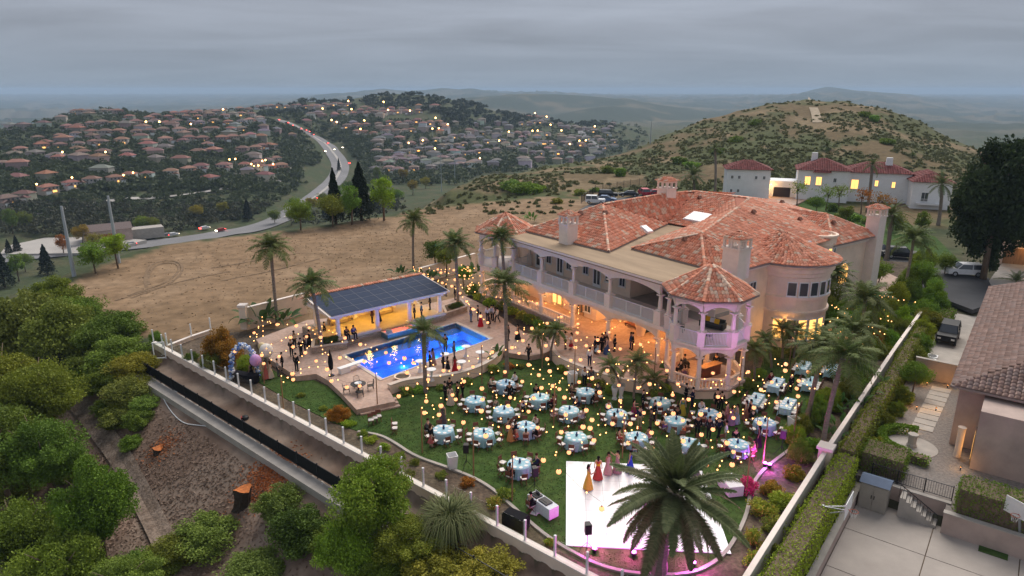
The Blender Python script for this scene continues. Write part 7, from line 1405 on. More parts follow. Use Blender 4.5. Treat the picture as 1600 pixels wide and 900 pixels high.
# ------------------------------------------------------------------ cars
CARM = {}
def car_meshes(kind):
 if kind in CARM: return CARM[kind]
 if kind == 'suv': L, W, H, prof, cab = 4.7, 1.9, 1.75, [(-2.3, .35), (-2.35, .75), (-2.25, 1.05), (2.2, 1.08), (2.34, .8), (2.3, .35)], [(-2.2, 1.05), (-2.0, 1.72), (.6, 1.74), (1.25, 1.08)]
 elif kind == 'jeep': L, W, H, prof, cab = 4.4, 1.85, 1.85, [(-2.1, .4), (-2.15, 1.1), (2.1, 1.1), (2.15, .5)], [(-2.1, 1.1), (-2.05, 1.84), (.35, 1.84), (.7, 1.1)]
 else: L, W, H, prof, cab = 4.7, 1.82, 1.42, [(-2.3, .3), (-2.35, .7), (-2.1, .92), (1.6, .92), (2.3, .72), (2.33, .3)], [(-1.9, .92), (-1.2, 1.40), (.25, 1.42), (1.15, .92)]
 def ext(P, w0, w1):
  k = MB(); n = len(P); zz = [p[1] for p in P]; z0, z1 = min(zz), max(zz)
  V = [(x, -(w0 + (w1 - w0) * (z - z0) / (z1 - z0)) / 2, z) for x, z in P] + [(x, (w0 + (w1 - w0) * (z - z0) / (z1 - z0)) / 2, z) for x, z in P]
  return k.add(V, [tuple(range(n)), tuple(range(2*n-1, n-1, -1))] + [(i, n+i, n+(i+1) % n, (i+1) % n) for i in range(n)])
 body = ext(prof, W, W * .97); tp = ext([(x, z) for x, z in cab], W * .96, W * .80)
 rf = MB(); xs = [c[0] for c in cab]; zt = cab[1][1]; rf.box(cab[1][0] + .02, cab[2][0] - .02, -W * .39, W * .39, zt - .01, zt + .03)
 pil = MB()
 for s in (-1, 1):
  pil.beam((cab[0][0], s*W*.478, cab[0][1]), (cab[1][0], s*W*.40, zt), .09); pil.beam((cab[3][0], s*W*.478, cab[3][1]), (cab[2][0], s*W*.40, zt), .08); xm = (cab[1][0] + cab[2][0]) / 2; pil.beam((xm, s*W*.485, cab[0][1]), (xm, s*W*.405, zt), .09); pil.beam((cab[1][0], s*W*.402, zt), (cab[2][0], s*W*.402, zt), .07)
 wh = MB(); r = .36; n = 16; wh.add([(r*math.cos(6.283*i/n), s*.12, r*math.sin(6.283*i/n)) for s in (-1, 1) for i in range(n)], [tuple(range(n)), tuple(range(2*n-1, n-1, -1))] + [(i, (i+1) % n, n+(i+1) % n, n+i) for i in range(n)])
 rim = MB(); rim.add([(.22*math.cos(6.283*i/10), s*.125, .22*math.sin(6.283*i/10)) for s in (-1, 1) for i in range(10)], [tuple(range(10)), tuple(range(19, 9, -1))])
 hl = MB(); hl.cbox((0, 0, 0), (.08, .32, .16))
 CARM[kind] = dict(body=body.mesh('body', M['paint']), glass=tp.mesh('windows', M['glass_dark']), roof=rf.mesh('roof', M['paint']), pil=pil.mesh('pillar', M['paint']), wh=wh.mesh('wheel', M['black']), rim=rim.mesh('rim', M['metal']), hl=hl.mesh('headlight', M['white']), tl=hl.mesh('taillight', mat('tail_lamp', (.3, .01, .01), .3, 0)), L=L, W=W, lz=.8)
 return CARM[kind]
def car(p, rz, kind, color, label, group=None):
 C_ = car_meshes(kind); t = thing('parked_car', label, 'car', p, rz, group)
 for nm, key in (('body', 'body'), ('roof', 'roof'), ('pillar', 'pil')): part(nm, C_[key], t, color)
 part('windows', C_['glass'], t)
 for x in (-C_['L'] * .31, C_['L'] * .31):
  for s in (-1, 1): w = part('wheel', C_['wh'], t, loc=(x, s * (C_['W'] / 2 - .1), .36)); part('rim', C_['rim'], w)
 for s in (-1, 1): part('headlight', C_['hl'], t, loc=(C_['L'] / 2 - .02, s * .62, C_['lz'])); part('taillight', C_['tl'], t, loc=(-C_['L'] / 2 + .02, s * .66, C_['lz']))
 return t
def car_px(px, py, z, rz, kind, color, label): X, Y, _ = at(px, py, z); gz = z; return car((X, Y, gz), R(rz), kind, color, label)
lotP = poly_px([(905, 330), (925, 318), (1000, 306), (1080, 300), (1085, 312), (960, 335)], .1); sheet('parking_area', lotP, .35, M['asphalt'], .6)
car_px(930, 318, .36, -12, 'jeep', (.75, .76, .78), 'white boxy off-roader parked behind the mansion roof'); car_px(947, 315, .36, -15, 'sedan', (.10, .16, .30), 'blue car beside the white off-roader'); car_px(950, 308, .36, -10, 'suv', (.02, .022, .026), 'black car parked behind the white off-roader'); car_px(982, 307, .36, 175, 'sedan', (.02, .02, .024), 'black saloon parked by the dark fence behind the mansion'); car_px(1006, 305, .36, 95, 'suv', (.45, .03, .06), 'red car showing its rear above the mansion roof'); car_px(1026, 305, .36, 10, 'sedan', (.40, .02, .04), 'red car almost hidden by the chimney')
# dark fence behind the parked cars
fp = poly_px([(908, 318), (930, 302), (985, 292), (1050, 285), (1110, 283)], .3); t = thing('metal_fence', 'dark metal fence behind the parked cars', 'fence', (*fp[0], .3)); fq = loc_(fp, fp[0])
pm = MB(); pm.box(-.05, .05, -.05, .05, 0, 2.0); pme = pm.mesh('post', M['metal_dark'])
for a, b in zip(fq, fq[1:]):
 k = MB(); rail_panel(k, a, b, .1, 1.7, .28, .03, .05); k.build('bar_panel', M['metal_dark'], t); L0 = math.hypot(b[0]-a[0], b[1]-a[1])
 for i in range(max(1, int(L0 / 3))): f = i / max(1, int(L0 / 3)); part('post', pme, t, loc=(a[0]+(b[0]-a[0])*f, a[1]+(b[1]-a[1])*f, 0))
# ------------------------------------------------------------------ street and neighbour on the right
stp = poly_px([(1350, 395), (1380, 425), (1440, 455), (1520, 485), (1560, 470), (1545, 435), (1480, 425), (1420, 405), (1365, 380)], -.2); sheet('street', stp, -.12, M['asphalt'], .5)
sw = poly_px([(1335, 440), (1400, 470), (1440, 455), (1380, 425), (1350, 405), (1335, 405)], -.2); sheet('driveway', sw, .02, M['paving'], .5)
fl_ = poly_px([(1330, 480), (1345, 440), (1400, 470), (1425, 455), (1440, 480), (1400, 510), (1370, 500)], 0); sheet('side_lawn', fl_, .025, M['lawn'], .2)
dv_ = poly_px([(1545, 440), (1560, 470), (1600, 480), (1640, 440), (1600, 405), (1570, 405)], -.2); sheet('garage_drive', dv_, -.1, M['concrete'], .5)
car_px(1505, 430, -.12, 170, 'suv', (.74, .75, .78), 'white car standing in the side street'); car_px(1407, 403, -.12, -20, 'suv', (.015, .017, .025), 'black car across the side street'); car_px(1369, 398, -.12, -75, 'suv', (.02, .02, .022), 'dark car beside the mansion chimney')
ux, uy = RWD; 
def nb(s, e, z=0.0): return (RW0[0] + ux * s + uy * e, RW0[1] + uy * s - ux * e, z)      # along the wall, out to the right
nrz = math.atan2(uy, ux)
def nb_inv(p): dx_, dy_ = p[0] - RW0[0], p[1] - RW0[1]; return (dx_ * ux + dy_ * uy, dx_ * uy - dy_ * ux)
NZ, CZ_ = -1.0, -2.4
M['court'] = mat('court_concrete', (.40, .35, .31), .85, .12, .35, bump=.05, bscale=10); M['gravel'] = mat('gravel_ground', (.24, .21, .19), .95, .3, 5, bump=.5, bscale=20); M['wall_grey'] = mat('grey_stucco', (.46, .355, .31), .9, .2, .45, bump=.15, bscale=20)
sh_, eh_ = nb_inv(at(1487, 602, 3.95)); 
def nbm(name, s0, s1, e0, e1, z0, z1, mt, kind='structure'):
 k = MB(); k.prism([nb(s0, e0)[:2], nb(s1, e0)[:2], nb(s1, e1)[:2], nb(s0, e1)[:2]], z0, z1); o = k.build(name, mt)
 return tag(o, kind=kind) if kind else o
nbm('neighbour_yard', 15.1, 62, 1.7, 30, NZ - .6, NZ, M['gravel']); nbm('neighbour_yard', 13.8, 15.09, 7.2, 30, NZ - .6, NZ - .01, M['gravel'])
# court slabs, joints recessed
court = link('court', None, None, (0, 0, 0)); tag(court, kind='structure')
cs_, ce_ = 4.6, 4.6
k = MB(); k.prism([nb(-16, 2.2)[:2], nb(14.9, 2.2)[:2], nb(14.9, 30)[:2], nb(-16, 30)[:2]], CZ_ - .4, CZ_ - .03); k.build('court_base', M['bed'], court)
for i in range(6):
 for j in range(6):
  k = MB(); s0, s1 = 14.9 - (i + 1) * cs_ + .03, 14.9 - i * cs_ - .03; e0, e1 = 2.2 + j * ce_ + .03, 2.2 + (j + 1) * ce_ - .03; k.prism([nb(s0, e0)[:2], nb(s1, e0)[:2], nb(s1, e1)[:2], nb(s0, e1)[:2]], CZ_ - .1, CZ_); k.build('slab', M['court'], court)
def boxwall(name, label, s0, s1, e0, e1, z0, z1, mt, capz=None, cat='wall'):
 a = nb(s0, e0, z0); t = thing(name, label, cat, a, nrz); k = MB(); k.box(0, s1 - s0, -(e1 - e0), 0, 0, z1 - z0); k.build('wall_body', mt, t)
 k = MB(); k.box(-.04, s1 - s0 + .04, -(e1 - e0) - .04, .04, z1 - z0, z1 - z0 + .06); k.build('cap', M['concrete'], t); return t
boxwall('court_wall', 'low grey wall along the court below the hedge with warm lights', -16, 14.9, 1.85, 2.18, CZ_ - .2, CZ_ + .9, M['wall_grey']); boxwall('retaining_wall', 'grey retaining wall behind the court steps', 14.92, 15.2, 2.2, 7.4, CZ_ - .2, NZ + .02, M['wall_grey']); boxwall('retaining_wall', 'grey retaining wall below the big box hedge', 13.5, 13.85, 7.2, 30, CZ_ - .2, NZ + .05, M['wall_grey'])
# stairs with black railing
a = nb(14.9, 6.9, CZ_); t = thing('court_stairs', 'concrete steps with black railing down to the court', 'stairs', a, nrz - math.pi / 2)
for i in range(7): k = MB(); k.box(-i * .32 - .32, -i * .32, -1.1, 0, 0, (i + 1) * .2); k.build('step', M['concrete'], t)
k = MB(); rail = [(0, -1.08, .95), (-2.3, -1.08, 2.35)]; k.beam(rail[0], rail[1], .05)
for i in range(12): f = i / 11; k.beam((-2.3 * f, -1.08, 1.4 * f), (-2.3 * f, -1.08, .95 + 1.4 * f), .025)
k.build('railing', M['metal_dark'], t)
t = thing('yard_railing', 'black railing above the court steps', 'railing', nb(15.5, 2.6, NZ), nrz - math.pi / 2); k = MB(); rail_panel(k, (0, 0), (4.8, 0), .06, 1.0, .14, .022, .045); k.build('bars', M['metal_dark'], t)
for x in (0, 1.6, 3.2, 4.8): k = MB(); k.box(x - .03, x + .03, -.03, .03, 0, 1.08); k.build('post', M['metal_dark'], t)
# shed
t = thing('garden_shed', 'grey plastic storage shed with blue roof on the court', 'shed', nb(13.4, 2.3, CZ_), nrz - math.pi / 2); M['shed'] = mat('shed_plastic', (.33, .30, .26), .6, .06, 2)
k = MB(); k.box(0, 1.7, 0, 1.3, 0, 1.95); k.build('body', M['shed'], t); 
for x in (.06, .87): k = MB(); k.box(x, x + .77, -.04, 0, .08, 1.85); d_ = k.build('door', M['shed'], t); k = MB(); k.box(x + (.68 if x < .5 else .04), x + (.73 if x < .5 else .09), -.07, -.04, .9, 1.15); k.build('handle', M['black'], d_)
k = MB(); k.add([(-.08, -.1, 1.95), (1.78, -.1, 1.95), (1.78, 1.4, 1.95), (-.08, 1.4, 1.95), (-.08, .65, 2.25), (1.78, .65, 2.25)], [(0, 1, 5, 4), (2, 3, 4, 5), (0, 4, 3), (1, 2, 5), (0, 3, 2, 1)]); k.build('roof', mat('shed_roof', (.10, .14, .22), .6, .1, 2), t)
# basketball hoops
def hoop(p, rz, label, portable):
 t = thing('basketball_hoop', label, 'basketball hoop', p, rz); k = MB()
 if portable: k.box(-.5, .6, -.45, .45, 0, .25); k.build('base', M['black'], t); k = MB(); k.beam((.0, 0, .2), (.7, 0, 2.6), .1)
 else: k.beam((0, 0, 0), (0, 0, 2.6), .13); k.beam((0, 0, 2.5), (1.3, .25, 2.9), .06); k.beam((0, 0, 2.5), (1.3, -.25, 2.9), .06); k.beam((0, 0, 2.0), (1.3, 0, 2.7), .05)
 k.build('post', M['metal'], t); x0 = .8 if portable else 1.35
 k = MB(); k.box(x0, x0 + .04, -.9, .9, 2.6, 3.65); k.build('backboard', M['white'], t); k = MB(); n = 18; k.tube([(x0 + .35 + .23*math.cos(6.283*i/n), .23*math.sin(6.283*i/n), 2.85) for i in range(n + 1)], .018, 5); k.beam((x0 + .02, 0, 2.85), (x0 + .13, 0, 2.85), .04); k.build('rim', mat('hoop_rim', (.45, .10, .05), .5), t)
 k = MB(); [k.beam((x0 + .35 + .22*math.cos(6.283*i/10), .22*math.sin(6.283*i/10), 2.84), (x0 + .35 + .12*math.cos(6.283*(i+.6)/10), .12*math.sin(6.283*(i+.6)/10), 2.45), .012) for i in range(10)]; k.build('net', M['white'], t)
hoop(nb(6.8, 1.4, CZ_ + .6), nrz - math.pi / 2, 'wall-side basketball hoop with steel arms over the court', False); X, Y, _ = at(1592, 862, CZ_); hoop((X, Y, CZ_), R(200), 'portable basketball hoop on a black base', True)
X, Y, _ = at(1552, 862, CZ_); t = thing('turf_mat', 'green artificial turf mat on the court', 'mat', (X, Y, CZ_ + .004), nrz - math.pi / 2); k = MB(); k.box(-.75, .75, -.5, .5, 0, .03); k.build('turf', M['lawn'], t)
# walkway slabs and round patio
k = MB(); cs0, ce0 = nb_inv(at(1424, 697, NZ)); c0 = nb(cs0, ce0); k.lathe([(.01, NZ - .1), (1.75, NZ - .1), (1.75, NZ + .03), (.01, NZ + .02)], 36, (c0[0], c0[1], 0), cap=False); struct('round_patio', k, M['concrete'])
path = link('stepping_path', None, None); tag(path, kind='structure')
p0 = nb_inv(at(1440, 672, NZ)); p1 = nb_inv(at(1472, 606, NZ)); nst = 9
for i in range(nst):
 f0, f1 = i / nst, (i + .9) / nst; s0 = p0[0] + (p1[0] - p0[0]) * f0; s1 = p0[0] + (p1[0] - p0[0]) * f1; e0 = p0[1] + (p1[1] - p0[1]) * f0 - .75; k = MB(); k.prism([nb(s0, e0)[:2], nb(s1, e0)[:2], nb(s1, e0 + 1.5)[:2], nb(s0, e0 + 1.5)[:2]], NZ - .05, NZ + .05); k.build('paving_slab', M['concrete'], path)
t = thing('stone_pedestal', 'weathered stone pedestal on the round patio', 'pedestal', (*c0[:2], NZ + .02)); k = MB(); k.lathe([(.34, 0), (.36, .1), (.28, .25), (.3, .8), (.38, .9), (.36, 1.0), (.2, 1.0)], 14); k.build('drum', M['concrete'], t)
# path lamps giving warm pools of light
_k = MB(); _k.lathe([(.04, 0), (.04, .3), (.09, .31), (.02, .38)], 8); PLAMP = _k.mesh('stem', M['metal_dark']); _k = MB(); _k.lathe([(.035, .24), (.05, .3)], 8); PLENS = _k.mesh('lens', M['bulb'])
for i, (px, py, e) in enumerate([(1432, 640, 7), (1462, 642, 6), (1448, 602, 7), (1480, 606, 6), (1422, 672, 5), (1500, 735, 7), (1412, 735, 6), (1370, 660, 5), (1312, 758, 7), (1278, 815, 7), (1405, 575, 7), (1435, 470, 7), (1500, 470, 6), (1290, 780, 5)]):
 X, Y, _ = at(px, py, NZ if px > 1330 else NZ - .6); t = thing('path_lamp', 'small warm garden lamp beside the neighbouring path', 'garden lamp', (X, Y, NZ), 0, 'warm garden lamps next door'); part('stem', PLAMP, t); part('lens', PLENS, t); lamp((X, Y, NZ + .55), e * 1.3, (1, .50, .12), .06, 'path_lamp_light')
# neighbouring house with brown tile roof
BT = np.array([(.26, .165, .135), (.21, .13, .105), (.30, .20, .17), (.24, .17, .15)])
nh = thing('neighbour_house', 'grey-pink stucco house with a brown tiled hip roof next door', 'house', nb(sh_, eh_, 0), nrz)
k = MB(); k.box(.7, 33, -18, -.5, NZ - .1, 3.85); k.build('wall', M['wall_grey'], nh); k = MB(); k.box(-2.6, .7, -13, -2.1, NZ - .1, 3.5); k.build('wall', M['wall_grey'], nh)
k = MB(); k.box(.3, 33.3, -18.4, -.25, 3.72, 3.9); k.build('soffit', M['wall_grey'], nh)
RF = [[(0, 0, 3.95), (33.4, 0, 3.95), (33.4, -9, 7.2), (9, -9, 7.2)], [(0, 0, 3.95), (9, -9, 7.2), (0, -18.6, 3.95)], [(0, -18.6, 3.95), (9, -9, 7.2), (33.4, -9, 7.2), (33.4, -18.6, 3.95)]]
u = MB(); [u.add(f, [tuple(range(len(f)))]) for f in RF]; ro = u.build('roof', mat('brown_underlay', (.16, .10, .08), .9, .2, 3), nh)
q = part('roof_tiles', tile_mesh('roof_tiles', RF, w=.36, l=.42, cols=BT, cream=np.zeros((0, 3)), seed=41), ro); q['kind'] = 'stuff'
u = MB(); u.beam((0, 0, 3.88), (33.4, 0, 3.88), .16); u.beam((0, 0, 3.88), (0, -18.6, 3.88), .16); u.build('gutter', M['gutter'], ro)
window(nh, -2.6, -6.5, .2, 1.3, 1.4, math.pi, False, 2, 2); window(nh, 8, -.5, .6, 1.6, 1.2, math.pi / 2, True); window(nh, 18, -.5, .6, 1.6, 1.2, math.pi / 2); door(nh, -1.2, -2.1, NZ, 1.4, 2.3, math.pi / 2, True, (.3, .2, .12)); window(nh, -2.6, -10, .2, 1.0, 1.4, math.pi, False)
k = MB(); k.cbox((-.02, 0, 0), (.18, .5, .2)); k.build('wall_lamp', M['bulb'], nh, loc=(-2.7, -8.4, 1.4)); k = MB(); k.lathe([(.22, NZ), (.24, NZ + 2.2), (.28, NZ + 2.4)], 12, (-1.2, -1.2, 0)); k.build('porch_column', M['stucco'], nh)
# gate wall, air conditioners, parked car, tree
boxwall('gate_wall', 'brown wall across the side yard by the air conditioners', 37.0, 37.3, 2.0, 5.3, NZ - .1, NZ + 1.9, M['wall_grey'])
ac0 = nb_inv(at(1447, 555, NZ))
for i, lb in enumerate(('grey air conditioning unit behind the brown wall', 'second grey air conditioning unit nearer the hedge')):
 t = thing('air_conditioner', lb, 'air conditioner', nb(40 + i * 1.3, 2.9, NZ + .06), nrz); k = MB(); k.box(-.45, .45, -.45, .45, 0, .9); k.build('case', M['white'], t); k = MB(); k.lathe([(.02, .905), (.36, .905), (.38, .93), (.02, .92)], 14); k.build('fan_grille', M['black'], t)
p = nb(50, 3.3, NZ + .06); car(p, nrz + math.pi, 'jeep', (.012, .013, .015), 'black off-roader parked in the side yard between hedge and brown roof')
sheet('side_drive', [nb(37.5, 1.9)[:2], nb(64, 1.9)[:2], nb(64, 5.6)[:2], nb(37.5, 5.6)[:2]], NZ + .06, M['concrete'], .4)
p = nb(*nb_inv(at(1425, 615, NZ)), NZ); tree(p[0], p[1], NZ, PT[0], .42, 'small round green tree in the gravel yard next door', 'deep')
# hedges: clipped boxes of leaves
def hedge(s0, s1, e0, e1, z0, z1, label, tint='plain', dens=70, leaf=.13, seed=1):
 rng = np.random.default_rng(seed); a = nb((s0 + s1) / 2, (e0 + e1) / 2, z0); lx, ly, h = abs(s1 - s0), abs(e1 - e0), z1 - z0; A = [lx * ly, lx * h, lx * h, ly * h, ly * h]; P = []
 for f, ar in enumerate(A):
  n = int(ar * dens); u, v = rng.random(n) - .5, rng.random(n); w_ = np.zeros(n)
  if f == 0: q = np.stack([u * lx, (v - .5) * ly, w_ + h], -1)
  elif f < 3: q = np.stack([u * lx, w_ + (ly / 2 if f == 1 else -ly / 2), v * h], -1)
  else: q = np.stack([w_ + (lx / 2 if f == 3 else -lx / 2), u * ly, v * h], -1)
  P.append(q)
 P = np.concatenate(P); P += rng.normal(size=P.shape) * .07; P += (noise2(P[:, 0] + 50, P[:, 1] + P[:, 2] + 50, 1.2, seed)[:, None] - .5) * .25
 V, C_ = leaves(P, leaf, rng, elong=1.4, shade=noise2(P[:, 0] + 30, P[:, 1] * 1.3 + P[:, 2] + 30, .9, seed + 3)); t = thing('hedge', label, 'hedge', a, nrz); part('foliage', leaf_mesh('foliage', V, C_), t, TINT[tint]); k = MB(); k.box(-lx/2 + .08, lx/2 - .08, -ly/2 + .08, ly/2 - .08, 0, h - .08); k.build('core', M['bark'], t); return t
hedge(-3, 14.4, .5, 1.75, CZ_, .75, 'tall clipped hedge between white-capped wall and court', 'lime', 130, .085, 2)
hedge(14.6, 48, .5, 1.5, NZ - .2, .92, 'long clipped hedge behind the white-capped wall, beside the gravel yard', 'olive', 100, .10, 3)
hedge(15.9, 18.4, 1.7, 4.4, NZ, NZ + 1.5, 'dense clipped hedge block behind the storage shed', 'deep', 150, .08, 4)
hedge(14.0, 16.2, 7.7, 20, NZ, NZ + 1.8, 'big clipped box hedge above the court wall', 'deep', 150, .08, 5)
t = hedge(cs0 - 2.9, cs0 - 2.1, ce0 - .2, ce0 + 1.4, NZ, NZ + .7, 'small clipped hedge block at the round patio', 'fresh', 90, .1, 6)
hedge(53, 58, 1.6, 3.0, NZ, NZ + 1.6, 'clipped hedge beside the black off-roader', 'deep', 60, .14, 7)
# low curved hedge round the patio: leaves on an arc
rng = np.random.default_rng(8); n = 9000; a_ = rng.uniform(R(15), R(190), n); rr_ = 2.1 + rng.uniform(-.3, .3, n); zz = np.where(np.abs(rr_ - 2.1) > .24, rng.random(n) * .65, .65) + rng.normal(size=n) * .03
P = np.stack([rr_ * np.cos(a_ + nrz - .3), rr_ * np.sin(a_ + nrz - .3), zz], -1); V, C_ = leaves(P, .1, rng); t = thing('hedge', 'low curved hedge around the round patio', 'hedge', (*c0[:2], NZ)); part('foliage', leaf_mesh('foliage', V, C_), t, TINT['fresh'])
# shrubs along the neighbour's side of the wall
for i, (s, e, r_, tint) in enumerate([(18, 2.0, .7, 'brown'), (20, 2.0, .6, 'dry'), (24, 2.0, .8, 'olive'), (27, 2.2, .8, 'fresh'), (30, 2.2, .9, 'olive'), (36, 2.2, 1.2, 'plain'), (40, 1.4, 1.3, 'olive'), (44, 1.4, 1.4, 'fresh'), (48, 1.0, 1.6, 'lime'), (52, 1.0, 1.7, 'olive'), (55, .2, 1.8, 'fresh'), (58, 1.0, 1.8, 'deep'), (62, .5, 2.0, 'fresh'), (38, -.8, 1.5, 'olive'), (42, -1, 1.6, 'fresh'), (46, -1, 1.7, 'olive'), (50, -1.2, 1.8, 'lime')]):
 p = nb(s, e, NZ); bush(*p, r_, 'loose shrub along the clipped hedge in the neighbouring yard', tint, i, 1.3, 'shrubs in the neighbouring yard', True)
# ------------------------------------------------------------------ white villas behind
M['vwhite'] = mat('white_stucco', (.84, .84, .85), .85, .05, .8); MT_ = np.array([(.23, .06, .055), (.19, .05, .045), (.27, .08, .07)])
def hip(x0, x1, y0, y1, z, h, o=.5):
 x0 -= o; x1 += o; y0 -= o; y1 += o; w = min(x1 - x0, y1 - y0) / 2
 if x1 - x0 >= y1 - y0: r0, r1 = (x0 + w, (y0 + y1) / 2, z + h), (x1 - w, (y0 + y1) / 2, z + h)
 else: r0, r1 = ((x0 + x1) / 2, y0 + w, z + h), ((x0 + x1) / 2, y1 - w, z + h)
 a, b, c, d = (x0, y0, z), (x1, y0, z), (x1, y1, z), (x0, y1, z)
 return [[a, b, r1, r0], [b, c, r1], [c, d, r0, r1], [d, a, r0]] if x1 - x0 >= y1 - y0 else [[a, b, r0], [b, c, r1, r0], [c, d, r1], [d, a, r0, r1]]
def villa_roof(p, faces, seed): 
 u = MB(); [u.add(f, [tuple(range(len(f)))]) for f in faces]; ro = u.build('roof', mat('maroon_underlay', (.2, .05, .045), .9, .15, 2), p); q = part('roof_tiles', tile_mesh('roof_tiles', faces, w=.5, l=.6, cols=MT_, cream=np.zeros((0, 3)), seed=seed), ro); q['kind'] = 'stuff'
X, Y, _ = at(1170, 309, .3); vt = thing('white_tower', 'white two-storey block with maroon hip roof behind the mansion', 'building', (X, Y, .3), R(-12))
k = MB(); k.box(-5.4, 4.4, 0, 8, -1, 6.6); k.build('wall', M['vwhite'], vt); villa_roof(vt, hip(-5.4, 4.4, 0, 8, 6.6, 1.9), 51)
for x in (-4.2, -2.6): [window(vt, x, 0, z, .6, .8, -math.pi / 2) for z in (1.2, 4.4)]
for x in (1.2, 3.0): window(vt, x, 0, 4.4, .6, .8, -math.pi / 2)
X, Y = 67, 161; vl = thing('white_villa', 'long white villa with maroon roofs and lit windows below the brown hill', 'house', (X, Y, 0), R(-20))
for nm, b in (('wall', (0, 11, 0, 10, -1, 7.0)), ('wall', (9, 24, 2.5, 12, -3, 6.6)), ('wall', (23.5, 31, -3, 9, -5, 5.6)), ('wall', (-6, 0, 2, 8, -1, 4.0))): k = MB(); k.box(*b); k.build(nm, M['vwhite'], vl)
villa_roof(vl, hip(0, 11, 0, 10, 7.0, 2.4) + hip(10.5, 24, 2.5, 12, 6.6, 2.2) + hip(23.5, 31, -3, 9, 5.6, 2.0) + [[(3, -1, 6.6), (7, -1, 6.6), (7, 3, 8.4), (5, 3, 8.4)]], 52)
for x, y, z, w_, h, lit in ((2.2, 0, 3.6, 1.3, 2.0, 1), (4.6, 0, 3.6, 1.3, 2.0, 1), (8, 0, 4.4, .7, 1.0, 0), (12.5, 2.5, 2.8, 1.6, 2.2, 1), (10.2, 2.5, 4.2, .8, 1, 0), (17, 2.5, 3.6, .8, 1.4, 1), (20.5, 2.5, 3.4, .8, 1.4, 1), (18, 2.5, 0, .9, 1.4, 0), (26, -3, -2.4, 1.4, 1.9, 0), (28.6, -3, -2.4, 1.2, 1.9, 0), (26, -3, 1.4, 1.4, 2.0, 0)): window(vl, x, y, z, w_, h, -math.pi / 2, bool(lit), 2, 1)
k = MB(); k.box(24.5, 29.5, -4.2, -3.02, .8, 1.1); bal = k.build('balcony', M['vwhite'], vl); k = MB(); rail_panel(k, (24.5, -4.1), (29.5, -4.1), 1.1, 2.1, .2); k.build('railing', M['white'], bal)
for x, y, z in ((3.5, 6, 10.6), (19.5, 6, 9.9)): k = MB(); k.add([(-.9, -.6, 6), (.9, -.6, 6), (.9, .6, 6), (-.9, .6, 6), (-.6, -.45, z), (.6, -.45, z), (.6, .45, z), (-.6, .45, z)], [(4, 5, 6, 7), (0, 1, 5, 4), (1, 2, 6, 5), (2, 3, 7, 6), (3, 0, 4, 7)]); k.build('chimney', M['vwhite'], vl, loc=(x, y, 0))
k = MB(); k.box(-5, -1.2, 1.95, 2.02, -.2, 2.5); k.build('garage_door', mat('garage_door', (.03, .025, .03), .6), vl); part('wall_lamp', lmesh, vl, loc=(-5.6, 1.8, 3.2))
vx, vy = X - 5.6 * math.cos(R(-20)) - 1.2 * math.sin(R(-20)) * -1, Y - 5.6 * math.sin(R(-20)) + .4; lamp((vx, vy, 3.0), 160, (1, .55, .18), .2, 'villa_lamp')
sheet('villa_drive', poly_px([(1150, 330), (1165, 316), (1200, 300), (1240, 300), (1262, 312), (1230, 325)], .2), .22, M['paving'], .6); sheet('villa_lawn', poly_px([(1110, 325), (1120, 306), (1160, 305), (1190, 312), (1160, 330)], .2), .24, M['lawn'], .6); sheet('villa_lawn', poly_px([(1235, 330), (1262, 312), (1300, 318), (1380, 350), (1460, 370), (1500, 410), (1440, 400), (1380, 385), (1300, 350)], 0), .15, M['lawn'], .6)
for i, (px, py) in enumerate([(1245, 322), (1290, 330), (1310, 328), (1375, 345), (1345, 335)]): X, Y, _ = at(px, py, 0); tree(X, Y, 0, PX, .95, 'nearly bare flowering tree in front of the white villa', 'red' if i > 2 else 'grey', group='bare flowering trees before the villa')
for i, (px, py, r_, tint) in enumerate([(1160, 300, 1.6, 'dark'), (1185, 298, 1.8, 'dark'), (1200, 296, 1.4, 'red'), (1270, 318, 1.5, 'deep'), (1300, 330, 1.6, 'deep'), (1330, 345, 1.8, 'fresh'), (1360, 350, 1.6, 'deep'), (1410, 360, 1.8, 'deep'), (1430, 372, 1.5, 'fresh'), (1340, 362, 1.6, 'deep'), (1310, 345, 1.4, 'plain'), (1250, 330, 1.2, 'deep')]): sh_px(px, py, r_, 'dark clipped shrub in the white villa garden', tint, i, .8, 'shrubs in the white villa garden', False, z=.1)
for i, (px, py, s_) in enumerate([(1275, 335, .55), (1320, 352, .5), (1395, 362, .6), (1438, 372, .55)]): tr_px(px, py, PT[i], s_, ['first', 'second', 'third', 'fourth'][i] + ' leafy tree from the driveway before the white villa', 'deep', 1, z=.1)
X, Y, _ = at(1535, 440, -.5); tree(X, Y, -.5, PCD, .86, 'huge dark conifer beside the side street', 'plain', 1.2); X, Y, _ = at(1590, 430, -.5); tree(X + 4, Y + 6, -.5, PCD, .9, 'second dark conifer at the picture edge behind the first', 'deep', 1.1)
for i, (px, py, s_, tint, hs) in enumerate([(1440, 452, .5, 'fresh', 1.2), (1372, 445, .55, 'deep', .9), (1475, 430, .45, 'olive', 1.1), (1360, 425, .45, 'deep', 1.0), (1458, 465, .4, 'fresh', 1)]): tr_px(px, py, PT[2], s_, ['bright green round tree at the street corner', 'dense green tree at the foot of the right chimney', 'olive tree before the dark conifer', 'dark tree behind the dense green tree', 'green tree near the clipped hedge by the street'][i], tint, hs, z=-.3)
